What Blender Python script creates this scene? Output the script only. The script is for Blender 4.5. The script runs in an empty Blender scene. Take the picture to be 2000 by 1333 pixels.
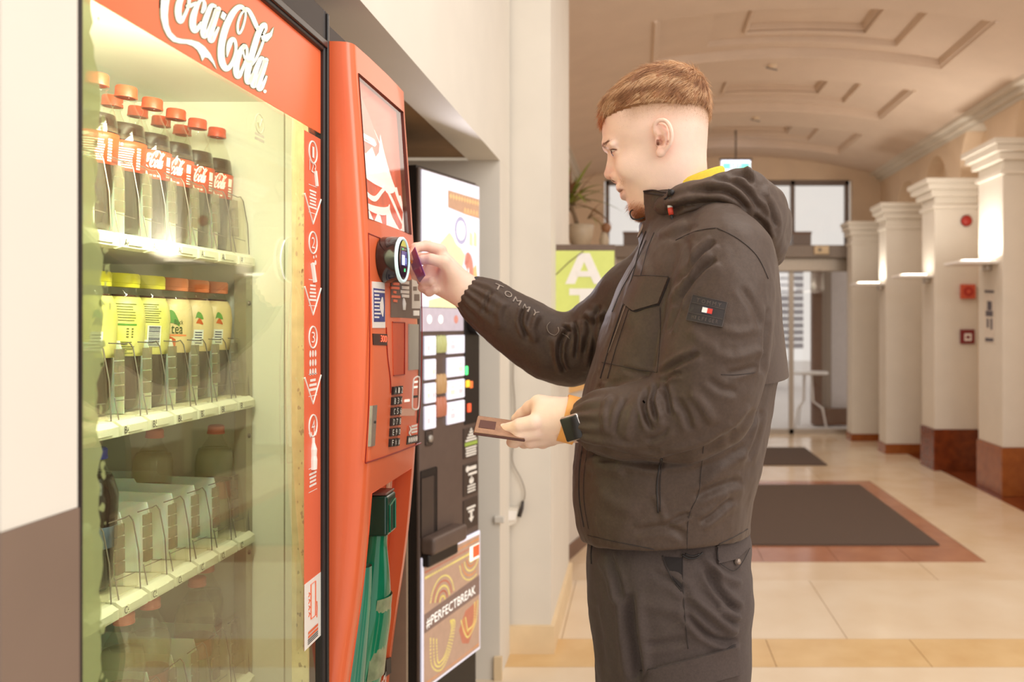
import bpy, bmesh, math, random
import numpy as np
from mathutils import Vector, Matrix, noise
from mathutils.geometry import tessellate_polygon
from mathutils.bvhtree import BVHTree

SC = bpy.context.scene
COL = SC.collection
random.seed(7); np.random.seed(7)

# ---------------------------------------------------------------- camera, world, lights, exposure
FPX, CX, CY, EYE = 1650.0, 1250.0, 628.0, 1.38      # focal length and principal point in photograph pixels, eye height
cd = bpy.data.cameras.new('camera'); cam = bpy.data.objects.new('camera', cd); COL.objects.link(cam)
cam.location = (0, 0, EYE); cam.rotation_euler = (math.pi/2, 0, 0)
cd.sensor_width = 36.0; cd.lens = FPX/2000*36.0
cd.shift_x = (1000-CX)/2000; cd.shift_y = (CY-666.5)/2000
cd.clip_start = 0.05; cd.clip_end = 200
cd.dof.use_dof = True; cd.dof.focus_distance = 1.32; cd.dof.aperture_fstop = 4.5
SC.camera = cam

w = bpy.data.worlds.new('daylight'); SC.world = w; w.use_nodes = True
wb = w.node_tree.nodes['Background']
wb.inputs['Color'].default_value = (1.0, 0.93, 0.86, 1); wb.inputs['Strength'].default_value = 0.68
def area(name, loc, target, sx, sy, power, col=(1, 1, 1)):
    l = bpy.data.lights.new(name, 'AREA'); l.shape = 'RECTANGLE'; l.size = sx; l.size_y = sy
    l.energy = power; l.color = col
    o = bpy.data.objects.new(name, l); COL.objects.link(o); o.location = loc
    o.rotation_euler = (Vector(target)-Vector(loc)).to_track_quat('-Z', 'Y').to_euler()
    return o
area('hall_daylight', (2.9, -0.7, 2.9), (-0.1, 1.8, 1.2), 2.2, 1.8, 45, (1.0, 0.95, 0.90))
area('hall_fill', (0.9, 1.2, 3.3), (0.6, 2.0, 0.0), 1.6, 1.6, 22, (1.0, 0.92, 0.84))  # unseen fill light added over the hall, no fixture
area('corridor_fill', (1.3, 6.4, 3.2), (1.3, 6.4, 0.0), 1.6, 4.5, 29, (1.0, 0.90, 0.80))  # fill light added under the vault, no lamp hangs there
vs = SC.view_settings
SC.display_settings.display_device = 'sRGB'
vs.view_transform = 'Standard'; vs.look = 'None'; vs.exposure = 0.5; vs.gamma = 1.0; vs.use_curve_mapping = False
SC.cycles.max_bounces = 10; SC.cycles.transparent_max_bounces = 24; SC.cycles.use_denoising = True
SC.cycles.diffuse_bounces = 4; SC.cycles.glossy_bounces = 5

# ---------------------------------------------------------------- geometry from the photograph's measurements
def P(px, py, Y):
    """world point seen at photograph pixel (px,py) at depth Y"""
    return Vector(((px-CX)*Y/FPX, Y, EYE-(py-CY)*Y/FPX))
def ray(px, py):
    return Vector(((px-CX)/FPX, 1.0, -(py-CY)/FPX))
def on_plane(P0, N):
    P0 = Vector(P0); N = Vector(N).normalized(); O = Vector((0, 0, EYE))
    def f(px, py):
        d = ray(px, py); t = (P0-O).dot(N)/d.dot(N)
        return O+d*t
    return f, N

# ---------------------------------------------------------------- materials
def lin(c):
    c = np.asarray(c, float)/255.0
    return tuple(np.where(c <= .04045, c/12.92, ((c+.055)/1.055)**2.4))
MATS = {}
def mat(name, col, rough=.5, metal=0., var=.06, scale=30., bump=0., bscale=200., emit=None, estr=0., spec=.5, coat=0., sheen=0., attr=None, stretch=None, col2=None):
    if name in MATS: return MATS[name]
    m = bpy.data.materials.new(name); m.use_nodes = True; MATS[name] = m
    nt = m.node_tree; N = nt.nodes; L = nt.links; b = N['Principled BSDF']
    c = lin(col)
    b.inputs['Roughness'].default_value = rough; b.inputs['Metallic'].default_value = metal
    b.inputs['Specular IOR Level'].default_value = spec; b.inputs['Coat Weight'].default_value = coat
    b.inputs['Sheen Weight'].default_value = sheen
    tc = N.new('ShaderNodeTexCoord'); vec = tc.outputs['Object']
    if stretch:
        mp = N.new('ShaderNodeMapping'); mp.inputs['Scale'].default_value = stretch; L.new(vec, mp.inputs['Vector']); vec = mp.outputs['Vector']
    if attr:
        a = N.new('ShaderNodeAttribute'); a.attribute_name = attr; src = a.outputs['Color']
    nz = N.new('ShaderNodeTexNoise'); nz.inputs['Scale'].default_value = scale; nz.inputs['Detail'].default_value = 4
    L.new(vec, nz.inputs['Vector'])
    mx = N.new('ShaderNodeMix'); mx.data_type = 'RGBA'
    if attr:
        mx.blend_type = 'MULTIPLY'; mx.inputs['Factor'].default_value = 1.0
        L.new(src, mx.inputs[6])
        r = N.new('ShaderNodeMapRange'); r.inputs[3].default_value = 1-var; r.inputs[4].default_value = 1+var
        L.new(nz.outputs['Fac'], r.inputs[0]); L.new(r.outputs[0], mx.inputs[7])
    else:
        c2 = lin(col2) if col2 is not None else tuple(min(1, x*(1+var)) for x in c)
        c1 = c if col2 is not None else tuple(x*(1-var) for x in c)
        mx.inputs[6].default_value = (*c1, 1); mx.inputs[7].default_value = (*c2, 1)
        r = N.new('ShaderNodeMapRange'); r.inputs[1].default_value = .3; r.inputs[2].default_value = .7
        L.new(nz.outputs['Fac'], r.inputs[0]); L.new(r.outputs[0], mx.inputs['Factor'])
    L.new(mx.outputs[2], b.inputs['Base Color'])
    if bump:
        n2 = N.new('ShaderNodeTexNoise'); n2.inputs['Scale'].default_value = bscale; n2.inputs['Detail'].default_value = 3
        L.new(vec, n2.inputs['Vector'])
        bp = N.new('ShaderNodeBump'); bp.inputs['Strength'].default_value = bump; bp.inputs['Distance'].default_value = .002
        L.new(n2.outputs['Fac'], bp.inputs['Height']); L.new(bp.outputs['Normal'], b.inputs['Normal'])
    if emit is not None:
        b.inputs['Emission Color'].default_value = (*lin(emit), 1); b.inputs['Emission Strength'].default_value = estr
        if estr and col is emit: L.new(mx.outputs[2], b.inputs['Emission Color'])
    return m
def clear(name, tint=(255, 255, 255), ior=1.45, rough=.02, body=0., bodycol=(255, 255, 255)):
    """thin clear glass or plastic: transparent with a Fresnel reflection, body = share of milky plastic"""
    if name in MATS: return MATS[name]
    m = bpy.data.materials.new(name); m.use_nodes = True; MATS[name] = m
    nt = m.node_tree; N = nt.nodes; L = nt.links; N.remove(N['Principled BSDF'])
    out = N['Material Output']
    t = N.new('ShaderNodeBsdfTransparent'); t.inputs[0].default_value = (*lin(tint), 1)
    g = N.new('ShaderNodeBsdfGlossy'); g.inputs['Roughness'].default_value = rough; g.inputs[0].default_value = (1, 1, 1, 1)
    fr = N.new('ShaderNodeFresnel')
    ge = N.new('ShaderNodeNewGeometry'); mr = N.new('ShaderNodeMapRange'); mr.inputs[3].default_value = ior; mr.inputs[4].default_value = 1/ior   # a thin sheet reflects the same from both sides
    L.new(ge.outputs['Backfacing'], mr.inputs[0]); L.new(mr.outputs[0], fr.inputs[0])
    s = N.new('ShaderNodeMixShader'); L.new(fr.outputs[0], s.inputs[0]); L.new(t.outputs[0], s.inputs[1]); L.new(g.outputs[0], s.inputs[2])
    last = s
    if body:
        d = N.new('ShaderNodeBsdfDiffuse'); d.inputs[0].default_value = (*lin(bodycol), 1)
        s2 = N.new('ShaderNodeMixShader'); s2.inputs[0].default_value = body
        L.new(s.outputs[0], s2.inputs[1]); L.new(d.outputs[0], s2.inputs[2]); last = s2
    L.new(last.outputs[0], out.inputs[0])
    return m

# ---------------------------------------------------------------- mesh builder
class MB:
    def __init__(s): s.v = []; s.f = []
    def add(s, vs, fs):
        o = len(s.v); s.v += [tuple(v) for v in vs]; s.f += [tuple(i+o for i in f) for f in fs]; return s
    def box(s, lo, hi, bev=0.):
        (x0, y0, z0), (x1, y1, z1) = lo, hi
        if bev <= 0:
            v = [(x0,y0,z0),(x1,y0,z0),(x1,y1,z0),(x0,y1,z0),(x0,y0,z1),(x1,y0,z1),(x1,y1,z1),(x0,y1,z1)]
            return s.add(v, [(0,3,2,1),(4,5,6,7),(0,1,5,4),(1,2,6,5),(2,3,7,6),(3,0,4,7)])
        bm = bmesh.new(); bmesh.ops.create_cube(bm, size=1)
        for q in bm.verts: q.co = Vector(((x0+x1)/2+q.co.x*(x1-x0), (y0+y1)/2+q.co.y*(y1-y0), (z0+z1)/2+q.co.z*(z1-z0)))
        bmesh.ops.bevel(bm, geom=bm.edges[:], offset=bev, segments=3, affect='EDGES', profile=.5)
        bm.verts.index_update(); s.add([q.co[:] for q in bm.verts], [[q.index for q in f.verts] for f in bm.faces]); bm.free(); return s
    def obox(s, c, ax, ay, az, hx, hy, hz, bev=0.):
        """oriented box: centre, unit axes, half sizes"""
        t = MB().box((-hx,-hy,-hz), (hx,hy,hz), bev); c = Vector(c)
        return s.add([c+ax*v[0]+ay*v[1]+az*v[2] for v in t.v], t.f)
    def lathe(s, prof, c=(0,0,0), n=32, axis=None, a0=0., a1=2*math.pi, ux=None):
        c = Vector(c); ax = Vector(axis).normalized() if axis is not None else Vector((0,0,1))
        u = Vector(ux) if ux is not None else ax.orthogonal().normalized() if axis is not None else Vector((1,0,0)); w_ = ax.cross(u)
        full = abs(a1-a0-2*math.pi) < 1e-6; m = n if full else n+1
        vs = []; fs = []
        for r, z in prof:
            for k in range(m):
                a = a0+(a1-a0)*k/n; vs.append(c+ax*z+(u*math.cos(a)+w_*math.sin(a))*r)
        for i in range(len(prof)-1):
            for k in range(n):
                k2 = (k+1) % m; fs.append((i*m+k, i*m+k2, (i+1)*m+k2, (i+1)*m+k))
        return s.add(vs, fs)
    def cyl(s, p0, p1, r, n=16, r1=None):
        p0 = Vector(p0); p1 = Vector(p1); h = (p1-p0).length; r1 = r if r1 is None else r1
        return s.lathe([(1e-5,0),(r,0),(r1,h),(1e-5,h)], p0, n, (p1-p0))
    def tube(s, pts, r, n=8, closed=False):
        pts = [Vector(p) for p in pts]; N = len(pts); vs = []; fs = []
        rr = r if hasattr(r, '__len__') else [r]*N
        prev = None
        for i, p in enumerate(pts):
            t = (pts[(i+1) % N]-pts[i-1]) if closed else (pts[min(i+1, N-1)]-pts[max(i-1, 0)])
            t.normalize()
            u = t.orthogonal().normalized() if prev is None else (prev-t*prev.dot(t)).normalized()
            prev = u; q = t.cross(u)
            for k in range(n):
                a = 2*math.pi*k/n; vs.append(p+(u*math.cos(a)+q*math.sin(a))*rr[i])
        for i in range(N if closed else N-1):
            j = (i+1) % N
            for k in range(n):
                k2 = (k+1) % n; fs.append((i*n+k, i*n+k2, j*n+k2, j*n+k))
        if not closed:
            fs.append(tuple(range(n-1, -1, -1))); fs.append(tuple((N-1)*n+k for k in range(n)))
        return s.add(vs, fs)
    def prism(s, poly, frame, d0=0., d1=.001):
        """polygon in 2-D, frame(x,y,d) -> world; extruded between depths d0 and d1 (d1 is the seen side)"""
        n = len(poly); tri = tessellate_polygon([[Vector((p[0], p[1], 0)) for p in poly]])
        A = sum(poly[i][0]*poly[(i+1) % n][1]-poly[(i+1) % n][0]*poly[i][1] for i in range(n))
        vs = [frame(p[0], p[1], d1) for p in poly]+[frame(p[0], p[1], d0) for p in poly]
        fs = [tuple(t) for t in tri]+[tuple(n+i for i in reversed(t)) for t in tri]
        fs += [(i, n+i, n+(i+1) % n, (i+1) % n) for i in range(n)]
        return s.add(vs, fs)
    def build(s, name, m, parent=None, smooth=False, bevel=0., auto=None):
        me = bpy.data.meshes.new(name); me.from_pydata([tuple(v) for v in s.v], [], s.f); me.validate()
        bm = bmesh.new(); bm.from_mesh(me); bmesh.ops.recalc_face_normals(bm, faces=bm.faces[:])
        if smooth:
            for f in bm.faces: f.smooth = True
            if auto:
                for e in bm.edges:
                    if len(e.link_faces) == 2 and e.calc_face_angle(0) > auto: e.smooth = False
        bm.to_mesh(me); bm.free()
        return link(name, me, m, parent)
def link(name, me, m, parent=None):
    if m is not None and not me.materials: me.materials.append(m)
    o = bpy.data.objects.new(name, me); COL.objects.link(o)
    if parent is not None: adopt(o, parent)
    return o
def adopt(o, parent):
    """meshes are given in world coordinates; only a top-level parent has a location of its own"""
    o.parent = parent
    o.matrix_parent_inverse = Matrix.Translation(-Vector(parent.location)) if parent.parent is None else Matrix.Identity(4)
def tag(o, label, cat, group=None, kind=None):
    o['label'] = label; o['category'] = cat
    if group: o['group'] = group
    if kind: o['kind'] = kind
    return o
def thing(name, loc, label, cat, group=None):
    o = bpy.data.objects.new(name, None); o.empty_display_size = .05; COL.objects.link(o); o.location = loc
    return tag(o, label, cat, group)
def struct(o, label=None, cat=None):
    o['kind'] = 'structure'
    if label: o['label'] = label
    o['category'] = cat or 'structure'
    return o
def dup(root, loc, label, group=None):
    r = root.copy(); COL.objects.link(r); r.location = loc; r['label'] = label
    if group: r['group'] = group
    for ch in root.children:
        c = ch.copy(); COL.objects.link(c); c.parent = r
        for g in ch.children:
            d = g.copy(); COL.objects.link(d); d.parent = c
    return r
def crom(pts, n=8, closed=False):
    """Catmull-Rom through points (any dimension)"""
    a = np.asarray(pts, float); N = len(a); out = []
    idx = (lambda i: i % N) if closed else (lambda i: min(max(i, 0), N-1))
    for i in range(N if closed else N-1):
        p0, p1, p2, p3 = a[idx(i-1)], a[idx(i)], a[idx(i+1)], a[idx(i+2)]
        for k in range(n):
            t = k/n
            out.append(.5*((2*p1)+(-p0+p2)*t+(2*p0-5*p1+4*p2-p3)*t*t+(-p0+3*p1-3*p2+p3)*t**3))
    if not closed: out.append(a[-1])
    return np.array(out)
_TXT = {}
def text2d(s, size=1.0, align='LEFT'):
    """flat letter polygons of a string: (verts 2-D, faces), built from the bundled font"""
    if s not in _TXT:
        c = bpy.data.curves.new('t', 'FONT'); c.body = s; c.size = 1.0; c.resolution_u = 3
        o = bpy.data.objects.new('t', c); COL.objects.link(o)
        dg = bpy.context.evaluated_depsgraph_get(); me = bpy.data.meshes.new_from_object(o.evaluated_get(dg))
        _TXT[s] = (np.array([v.co[:2] for v in me.vertices]).reshape(-1, 2), [tuple(p.vertices) for p in me.polygons])
        bpy.data.objects.remove(o); bpy.data.curves.remove(c); bpy.data.meshes.remove(me)
    return _TXT[s]
def text_on(mb, s, quadmap, off=.0006, fit=True):
    """lay a string over the unit square of quadmap(u,v,off); v up"""
    v, f = text2d(s)
    if len(v) == 0: return mb
    lo = v.min(0); hi = v.max(0); q = (v-lo)/np.maximum(hi-lo, 1e-6)
    return mb.add([quadmap(a, b, off) for a, b in q], f)
def bilin(q, mapper, N):
    """quad of pixels (TL,TR,BR,BL) -> map(u,v,off) on a surface mapper, v up"""
    a = np.array(q, float)
    def f(u, v, off):
        p = (a[3]*(1-u)+a[2]*u)*(1-v)+(a[0]*(1-u)+a[1]*u)*v
        w_ = mapper(p[0], p[1]); n = N(w_) if callable(N) else N
        return w_+n*off
    return f
def patch(mb, qm, off=.001, nu=1, nv=1, d0=-.0005, u0=0., u1=1., v0=0., v1=1.):
    vs = []; fs = []
    for j in range(nv+1):
        for i in range(nu+1):
            u = u0+(u1-u0)*i/nu; v = v0+(v1-v0)*j/nv
            vs.append(qm(u, v, off)); vs.append(qm(u, v, d0))
    W = nu+1
    for j in range(nv):
        for i in range(nu):
            a = j*W+i; b = a+1; c = a+W+1; d = a+W
            fs.append((2*a, 2*b, 2*c, 2*d)); fs.append((2*d+1, 2*c+1, 2*b+1, 2*a+1))
    for i in range(nu):
        fs.append((2*i, 2*i+1, 2*i+3, 2*i+2)); a = nv*W+i; fs.append((2*a+2, 2*a+3, 2*a+1, 2*a))
    for j in range(nv):
        a = j*W; b = a+W; fs.append((2*b, 2*b+1, 2*a+1, 2*a)); a += nu; b += nu; fs.append((2*a, 2*a+1, 2*b+1, 2*b))
    return mb.add(vs, fs)
def ribbon(mb, pts, widths, fr, off=.0006, n=6):
    """a brush stroke: centre line and width in 2-D, fr(x,y,off) -> world"""
    c = crom([(p[0], p[1], w_) for p, w_ in zip(pts, widths)], n); vs = []; fs = []
    for i in range(len(c)):
        t = c[min(i+1, len(c)-1)][:2]-c[max(i-1, 0)][:2]; l = np.hypot(*t) or 1
        nx, ny = -t[1]/l, t[0]/l; h = max(c[i][2], 0)/2
        vs += [fr(c[i][0]+nx*h, c[i][1]+ny*h, off), fr(c[i][0]-nx*h, c[i][1]-ny*h, off)]
    fs = [(2*i, 2*i+1, 2*i+3, 2*i+2) for i in range(len(c)-1)]
    mb.add(vs, fs)
    for e in (0, len(c)-1):                                # round ends
        h = c[e][2]/2
        if h > 1e-6:
            mb.add([fr(c[e][0]+h*math.cos(a*math.pi/5), c[e][1]+h*math.sin(a*math.pi/5), off) for a in range(10)], [tuple(range(10))])
    return mb
def flat(mb, poly, fr, off=.0006):
    tri = tessellate_polygon([[Vector((p[0], p[1], 0)) for p in poly]])
    return mb.add([fr(p[0], p[1], off) for p in poly], [tuple(t) for t in tri])
# ================================================================ materials of the place
M_WALL = mat('wall_paint', (225, 218, 206), .75, var=.02, scale=6, bump=.05, bscale=120)
M_WALL2 = mat('wall_paint_warm', (228, 205, 178), .75, var=.03, scale=5)
M_CEIL = mat('ceiling_paint', (224, 204, 186), .85, var=.03, scale=4)
M_SOFF = mat('soffit_paint', (222, 204, 178), .7, var=.03, scale=8)
M_RSHADE = mat('recess_shade_brown', (150, 120, 88), .8, var=.06, scale=12)  # brown that paints the shade onto the recess ceiling
M_DADO = mat('dado_oil_paint', (130, 109, 94), .45, var=.07, scale=5)
M_SKIRT = mat('brown_skirting', (120, 92, 76), .5, var=.08, scale=9)
M_SKIRTP = mat('cream_skirting', (232, 208, 170), .45, var=.05, scale=9)
M_MARB = mat('polished_limestone', (220, 194, 160), .16, var=.07, scale=3.5, spec=.55, col2=(230, 208, 180))
M_MARB2 = mat('polished_limestone_pale', (226, 204, 174), .16, var=.06, scale=3, spec=.55, col2=(234, 216, 190))
M_MARBO = mat('honey_stone', (214, 176, 122), .2, var=.08, scale=5, spec=.5, col2=(226, 192, 140))
M_MARBR = mat('red_marble', (180, 120, 88), .16, scale=6, spec=.55, col2=(162, 104, 76))
M_MARBD = mat('dark_brown_marble', (98, 46, 26), .18, scale=14, spec=.5, col2=(134, 66, 34))
M_MARBC = mat('orange_brown_marble', (160, 92, 44), .18, scale=14, spec=.5, col2=(140, 76, 36))
M_GROUT = mat('grout', (168, 140, 108), .8)
M_MAT = mat('mat_fibre', (92, 76, 66), .95, var=.1, scale=180, bump=.6, bscale=500)
M_ALU = mat('brushed_metal', (176, 164, 150), .4, metal=.6, var=.05, scale=40)
M_GREY = mat('grey_metal', (150, 138, 128), .5, var=.05)
M_DKFR = mat('dark_frame', (124, 110, 102), .5, var=.05)

# ================================================================ floor
bx = MB().box((-1.6, .2, -.08), (3.4, 10.6, -.004)).build('floor', M_GROUT)
struct(bx, 'polished pale limestone floor of the hall with a red marble border', 'floor')
def tile(x0, x1, y0, y1, m, name='tile'):
    g = .0016; MB().box((x0+g, y0+g, -.02), (x1-g, y1-g, random.uniform(-.0003, .0003))).build(name, m, bx)
def row(y0, y1, x0, x1, pitch, ph, ms, skip=None):
    x = x0-((x0-ph) % pitch)
    while x < x1-1e-6:
        a, b = max(x, x0), min(x+pitch, x1)
        if b-a > .01: tile(a, b, y0, y1, random.choice(ms))
        x += pitch
XL, XR = -.82, 2.78
row(.6, 1.35, XL, XR, .62, .545, [M_MARB, M_MARB2]); row(1.35, 2.05, XL, XR, 1.24, .2, [M_MARB, M_MARB2]); row(2.05, 2.7, XL, XR, 1.24, .8, [M_MARB, M_MARB2])
row(2.7, 3.37, XL, XR, 1.24, .3, [M_MARB2]); row(3.37, 3.67, XL, XR, .622, .545, [M_MARBO])
row(3.67, 4.5, XL, XR, 1.24, .9, [M_MARB2]); row(4.5, 4.84, XL, XR, 1.24, .35, [M_MARB])
BX0, BX1, BY0, BY1 = .28, 1.985, 4.84, 7.3
for (y0, y1) in ((4.84, 5.19), (5.19, 6.0), (6.0, 6.7), (6.7, 7.3)):
    row(y0, y1, XL, BX0, 1.24, .1, [M_MARB]); row(y0, y1, BX1, XR, .9, 1.985, [M_MARB])
row(4.84, 5.19, BX0, BX1, .43, .28, [M_MARBR]); row(5.19, 7.1, BX0, .42, 1, 0, [M_MARBR])
for k in range(4): tile(1.845, BX1, 5.19+k*.4775, 5.19+(k+1)*.4775, M_MARBR)
row(7.1, 7.3, BX0, BX1, .57, .28, [M_MARBR]); row(5.19, 7.1, .42, 1.845, 1.5, .42, [M_MARB])
for (y0, y1) in ((7.3, 8.05), (8.05, 8.85), (8.85, 9.6), (9.6, 10.38)): row(y0, y1, XL, XR, .98, .3+y0*.31, [M_MARB, M_MARB2])
for k in range(6): tile(XR, 3.3, 4.4+k, 5.4+k, M_MARBD)
for k in range(4): tile(-1.5, XL, .6+k*.7, 1.3+k*.7, M_MARB)

# ================================================================ walls
AX = -.54                                                  # face of the wall over the machine recess
def wall(name, lo, hi, m, label, bev=0.):
    return struct(MB().box(lo, hi, bev).build(name, m), label, 'wall')
wall('wall_lintel', (-.66, .68, 2.0), (AX, 3.50, 4.6), M_WALL, 'cream wall above the recess that holds the vending machines')
wall('ceiling_recess', (-1.6, .68, 2.012), (-.66, 3.26, 2.06), M_RSHADE, 'ceiling inside the vending recess, its shade painted on in brown')
wall('wall_recess_back', (-1.62, .68, 0), (-1.56, 3.5, 2.1), M_WALL2, 'back wall of the recess behind the machines')
wall('wall_recess_end', (-1.56, 3.254, 0), (AX, 3.50, 1.9995), M_WALL, 'cream end wall of the recess beside the coffee machine')
wp = wall('wall_pier_left', (-1.6, .632, 1.222), (-.478, .718, 4.6), M_WALL, 'cream pier left of the glass fronted machine')
d = MB().box((-1.6, .630, 0), (-.4765, .7185, 1.2215)).build('dado_panel', M_DADO, wp); d['label'] = 'brown painted lower part of the left pier'
wc = wall('wall_corner', (-1.2, 3.52, 0), (-.372, 4.42, 4.6), M_WALL, 'white wall corner past the coffee machine')
MB().box((-.548, 3.500, 0), (-.355, 3.522, .115)).box((-.374, 3.522, 0), (-.355, 4.43, .115)).build('skirting', M_SKIRTP, wc)
MB().box((-.56, 3.238, 0), (-.53, 3.256, .09)).build('skirting', M_SKIRTP, bpy.data.objects['wall_recess_end'])
wall('wall_left', (-1.2, 4.42, 0), (-.80, 10.4, 4.2), M_WALL2, 'beige left wall of the corridor behind the potted plant')
wr = wall('wall_right', (3.12, 4.6, 0), (3.3, 10.5, 4.2), M_WALL2, 'beige right wall of the corridor between the pilasters')
# ---- pilasters on the right wall, each with plinth, capital
def pilaster(x0, x1, y0, y1, zc, hp, mplinth, label, cap=.10, mp2=None):
    p = struct(MB().box((x0, y0, hp), (x1, y1, zc+.02), .006).build('pilaster', M_WALL), label, 'pilaster')
    MB().box((x0-.012, y0-.012, 0), (x1, y1+.012, hp), .004).build('plinth', mplinth, p)
    for j, (e, za, zb) in enumerate(((.02, -.24, -.20), (.045, -.13, -.07), (.085, -.07, -.015), (.11, -.015, .03))):
        MB().box((x0-e*cap*10, y0-e*cap*10, zc+za), (x1, y1+e*cap*10, zc+zb), .006).build('capital_moulding', M_WALL, p)
    return p
pilaster(2.86, 3.3, 6.66, 7.14, 2.78, .383, M_MARBC, 'nearest cream pilaster with an orange brown marble plinth')
pilaster(2.72, 3.2, 7.80, 8.15, 2.66, .38, M_MARBD, 'cream pilaster with the fire alarm points and a dark brown marble plinth')
pilaster(2.56, 3.15, 8.79, 9.05, 2.58, .10, M_MARBC, 'narrow cream pilaster with a low orange skirting, third along the right wall', .07)
pilaster(2.44, 3.15, 9.73, 9.95, 2.50, .08, M_MARBC, 'cream pilaster next to the glass entrance doors', .06)
pilaster(3.02, 3.3, 5.2, 5.9, 2.86, .383, M_MARBC, 'cream pilaster nearest the viewer on the right wall')
# ---- arches springing between the pilasters
def arch(x0, x1, y0, y1, zs, rise, label):
    mb = MB(); n = 14; top = 3.34
    for i in range(n):
        a0, a1 = math.pi*i/n, math.pi*(i+1)/n
        ya, yb = (y0+y1)/2-math.cos(a0)*(y1-y0)/2, (y0+y1)/2-math.cos(a1)*(y1-y0)/2
        za, zb = zs+math.sin(a0)*rise, zs+math.sin(a1)*rise
        v = []
        for x in (x0, x1): v += [(x, ya, za), (x, yb, zb), (x, yb, top), (x, ya, top)]
        mb.add(v, [(0,1,2,3),(7,6,5,4),(0,4,5,1),(3,2,6,7)])
    return struct(mb.build('wall_arch', M_WALL2), label, 'wall')
arch(2.96, 3.2, 7.14, 7.80, 2.80, .36, 'beige arch between the two nearest pilasters')
arch(2.96, 3.2, 8.15, 8.79, 2.68, .36, 'beige arch between the second and third pilasters')
arch(2.96, 3.2, 9.05, 9.73, 2.60, .34, 'beige arch nearest the entrance doors')
arch(2.96, 3.2, 5.9, 6.66, 2.86, .36, 'beige arch nearest the viewer')
for (x0, y0, y1, z0, lb) in ((2.961, 5.2, 5.9, 2.88, 'wall over the pilaster nearest the viewer'), (2.961, 6.66, 7.14, 2.80, 'wall over the pilaster with the poster'), (2.961, 7.80, 8.15, 2.68, 'wall over the pilaster with the fire bell'), (2.961, 8.79, 9.05, 2.60, 'wall over the third pilaster'), (2.961, 9.73, 10.4, 2.52, 'wall over the pilaster by the doors')):
    wall('wall_spandrel', (x0, y0, z0), (3.2, y1, 3.36), M_WALL2, 'beige '+lb)
# ================================================================ vaulted ceiling with stepped coffers
VX0, VX1, ZC = -.82, 3.14, 3.41
def vault(x): return ZC-(x-1.2)**2/13.0
STEPS = [(1.07, 0., .95, .050), (.70, .145, .80, .042), (.41, .31, .60, .042)]
FARS = [6.42, 8.05, 9.70]
def levels(x, y):
    h = 0.
    for F in FARS:
        for hw, f0, dep, st in STEPS:
            if abs(x-1.2) < hw and F-f0-(.95-f0-(.95-dep)*.5) < y < F-f0: h += st
    return h
xs = set(np.linspace(VX0, VX1, 34)); ys = set(np.linspace(3.3, 10.5, 10))
for hw, f0, dep, st in STEPS:
    for s_ in (-1, 1):
        for e in (-.004, .004): xs.add(1.2+s_*hw+e)
    for F in FARS:
        for e in (-.004, .004): ys.add(F-f0+e); ys.add(F-f0-(.95-f0-(.95-dep)*.5)+e)
xs, ys = sorted(xs), sorted(ys); mb = MB()
for y in ys:
    for x in xs: mb.v.append((x, y, vault(x)+levels(x, y)))
W = len(xs)
mb.f = [(j*W+i, (j+1)*W+i, (j+1)*W+i+1, j*W+i+1) for j in range(len(ys)-1) for i in range(W-1)]
ceil = mb.build('ceiling', M_CEIL, smooth=False)
struct(ceil, 'shallow vaulted plaster ceiling with stepped coffers', 'ceiling')
for F in FARS:                                             # beading along the coffers' edges
    for hw, f0, dep, st in STEPS[:1]+STEPS[2:]:
        y1 = F-f0+.03; y0 = F-f0-(.95-f0-(.95-dep)*.5)-.03
        pts = [(1.2-hw-.03+(2*hw+.06)*k/20, y1) for k in range(21)]
        MB().tube([(x, y, vault(x)-.004+(st*2 if f0 else 0)) for x, y in pts], .016, 6).build('ceiling_moulding', M_CEIL, ceil)
        for sx in (-1, 1):
            x = 1.2+sx*(hw+.03); MB().tube([(x, y0, vault(x)-.004+(st*2 if f0 else 0)), (x, y1, vault(x)-.004+(st*2 if f0 else 0))], .014, 6).build('ceiling_moulding', M_CEIL, ceil)
mb = MB()
for e, z0, z1 in ((.05, 3.10, 3.13), (.10, 3.13, 3.17), (.17, 3.17, 3.23), (.22, 3.23, 3.26)):
    mb.box((3.0-e, 4.6, z0), (3.14, 10.4, z1))
struct(mb.build('trim_cornice_right', M_WALL), 'stepped plaster cornice where the vault meets the right wall', 'cornice')
mb = MB()
for e, z0, z1 in ((.03, 3.02, 3.06), (.07, 3.06, 3.12), (.10, 3.12, 3.15)):
    mb.box((-.84, 4.42, z0), (-.80+e, 10.4, z1))
struct(mb.build('trim_cornice_left', M_WALL), 'plaster cornice along the left corridor wall', 'cornice')

# ================================================================ end wall with glazed entrance
YE = 10.40
def EX(px): return (px-CX)*YE/FPX
def EZ(py): return EYE-(py-CY)*YE/FPX
ew = MB()
ew.box((-.9, YE, EZ(352)), (3.3, YE+.12, 4.0)).box((EX(1664), YE, 0), (3.3, YE+.12, EZ(352))).box((-.9, YE, 0), (EX(1180), YE+.12, EZ(352)))
struct(ew.build('wall_end', M_WALL2), 'end wall around the glazed entrance', 'wall')
sk = MB().box((EX(1664), YE-.015, 0), (3.2, YE, .07)).build('baseboard_end', M_MARBC); struct(sk, 'orange stone skirting beside the entrance', 'baseboard')
M_PANE = clear('entrance_glass', (246, 246, 246), 1.45, .02)
w1 = thing('window_1', (EX(1420), YE, EZ(420)), 'dark framed transom window above the entrance doors', 'window'); w1['kind'] = 'structure'
fr = MB()
for px in (1186, 1548, 1654): fr.box((EX(px)-.024, YE-.02, EZ(482)), (EX(px)+.024, YE+.06, EZ(354)))
fr.box((EX(1184), YE-.02, EZ(362)), (EX(1658), YE+.06, EZ(354))).build('window_frame', M_DKFR, w1)
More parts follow.
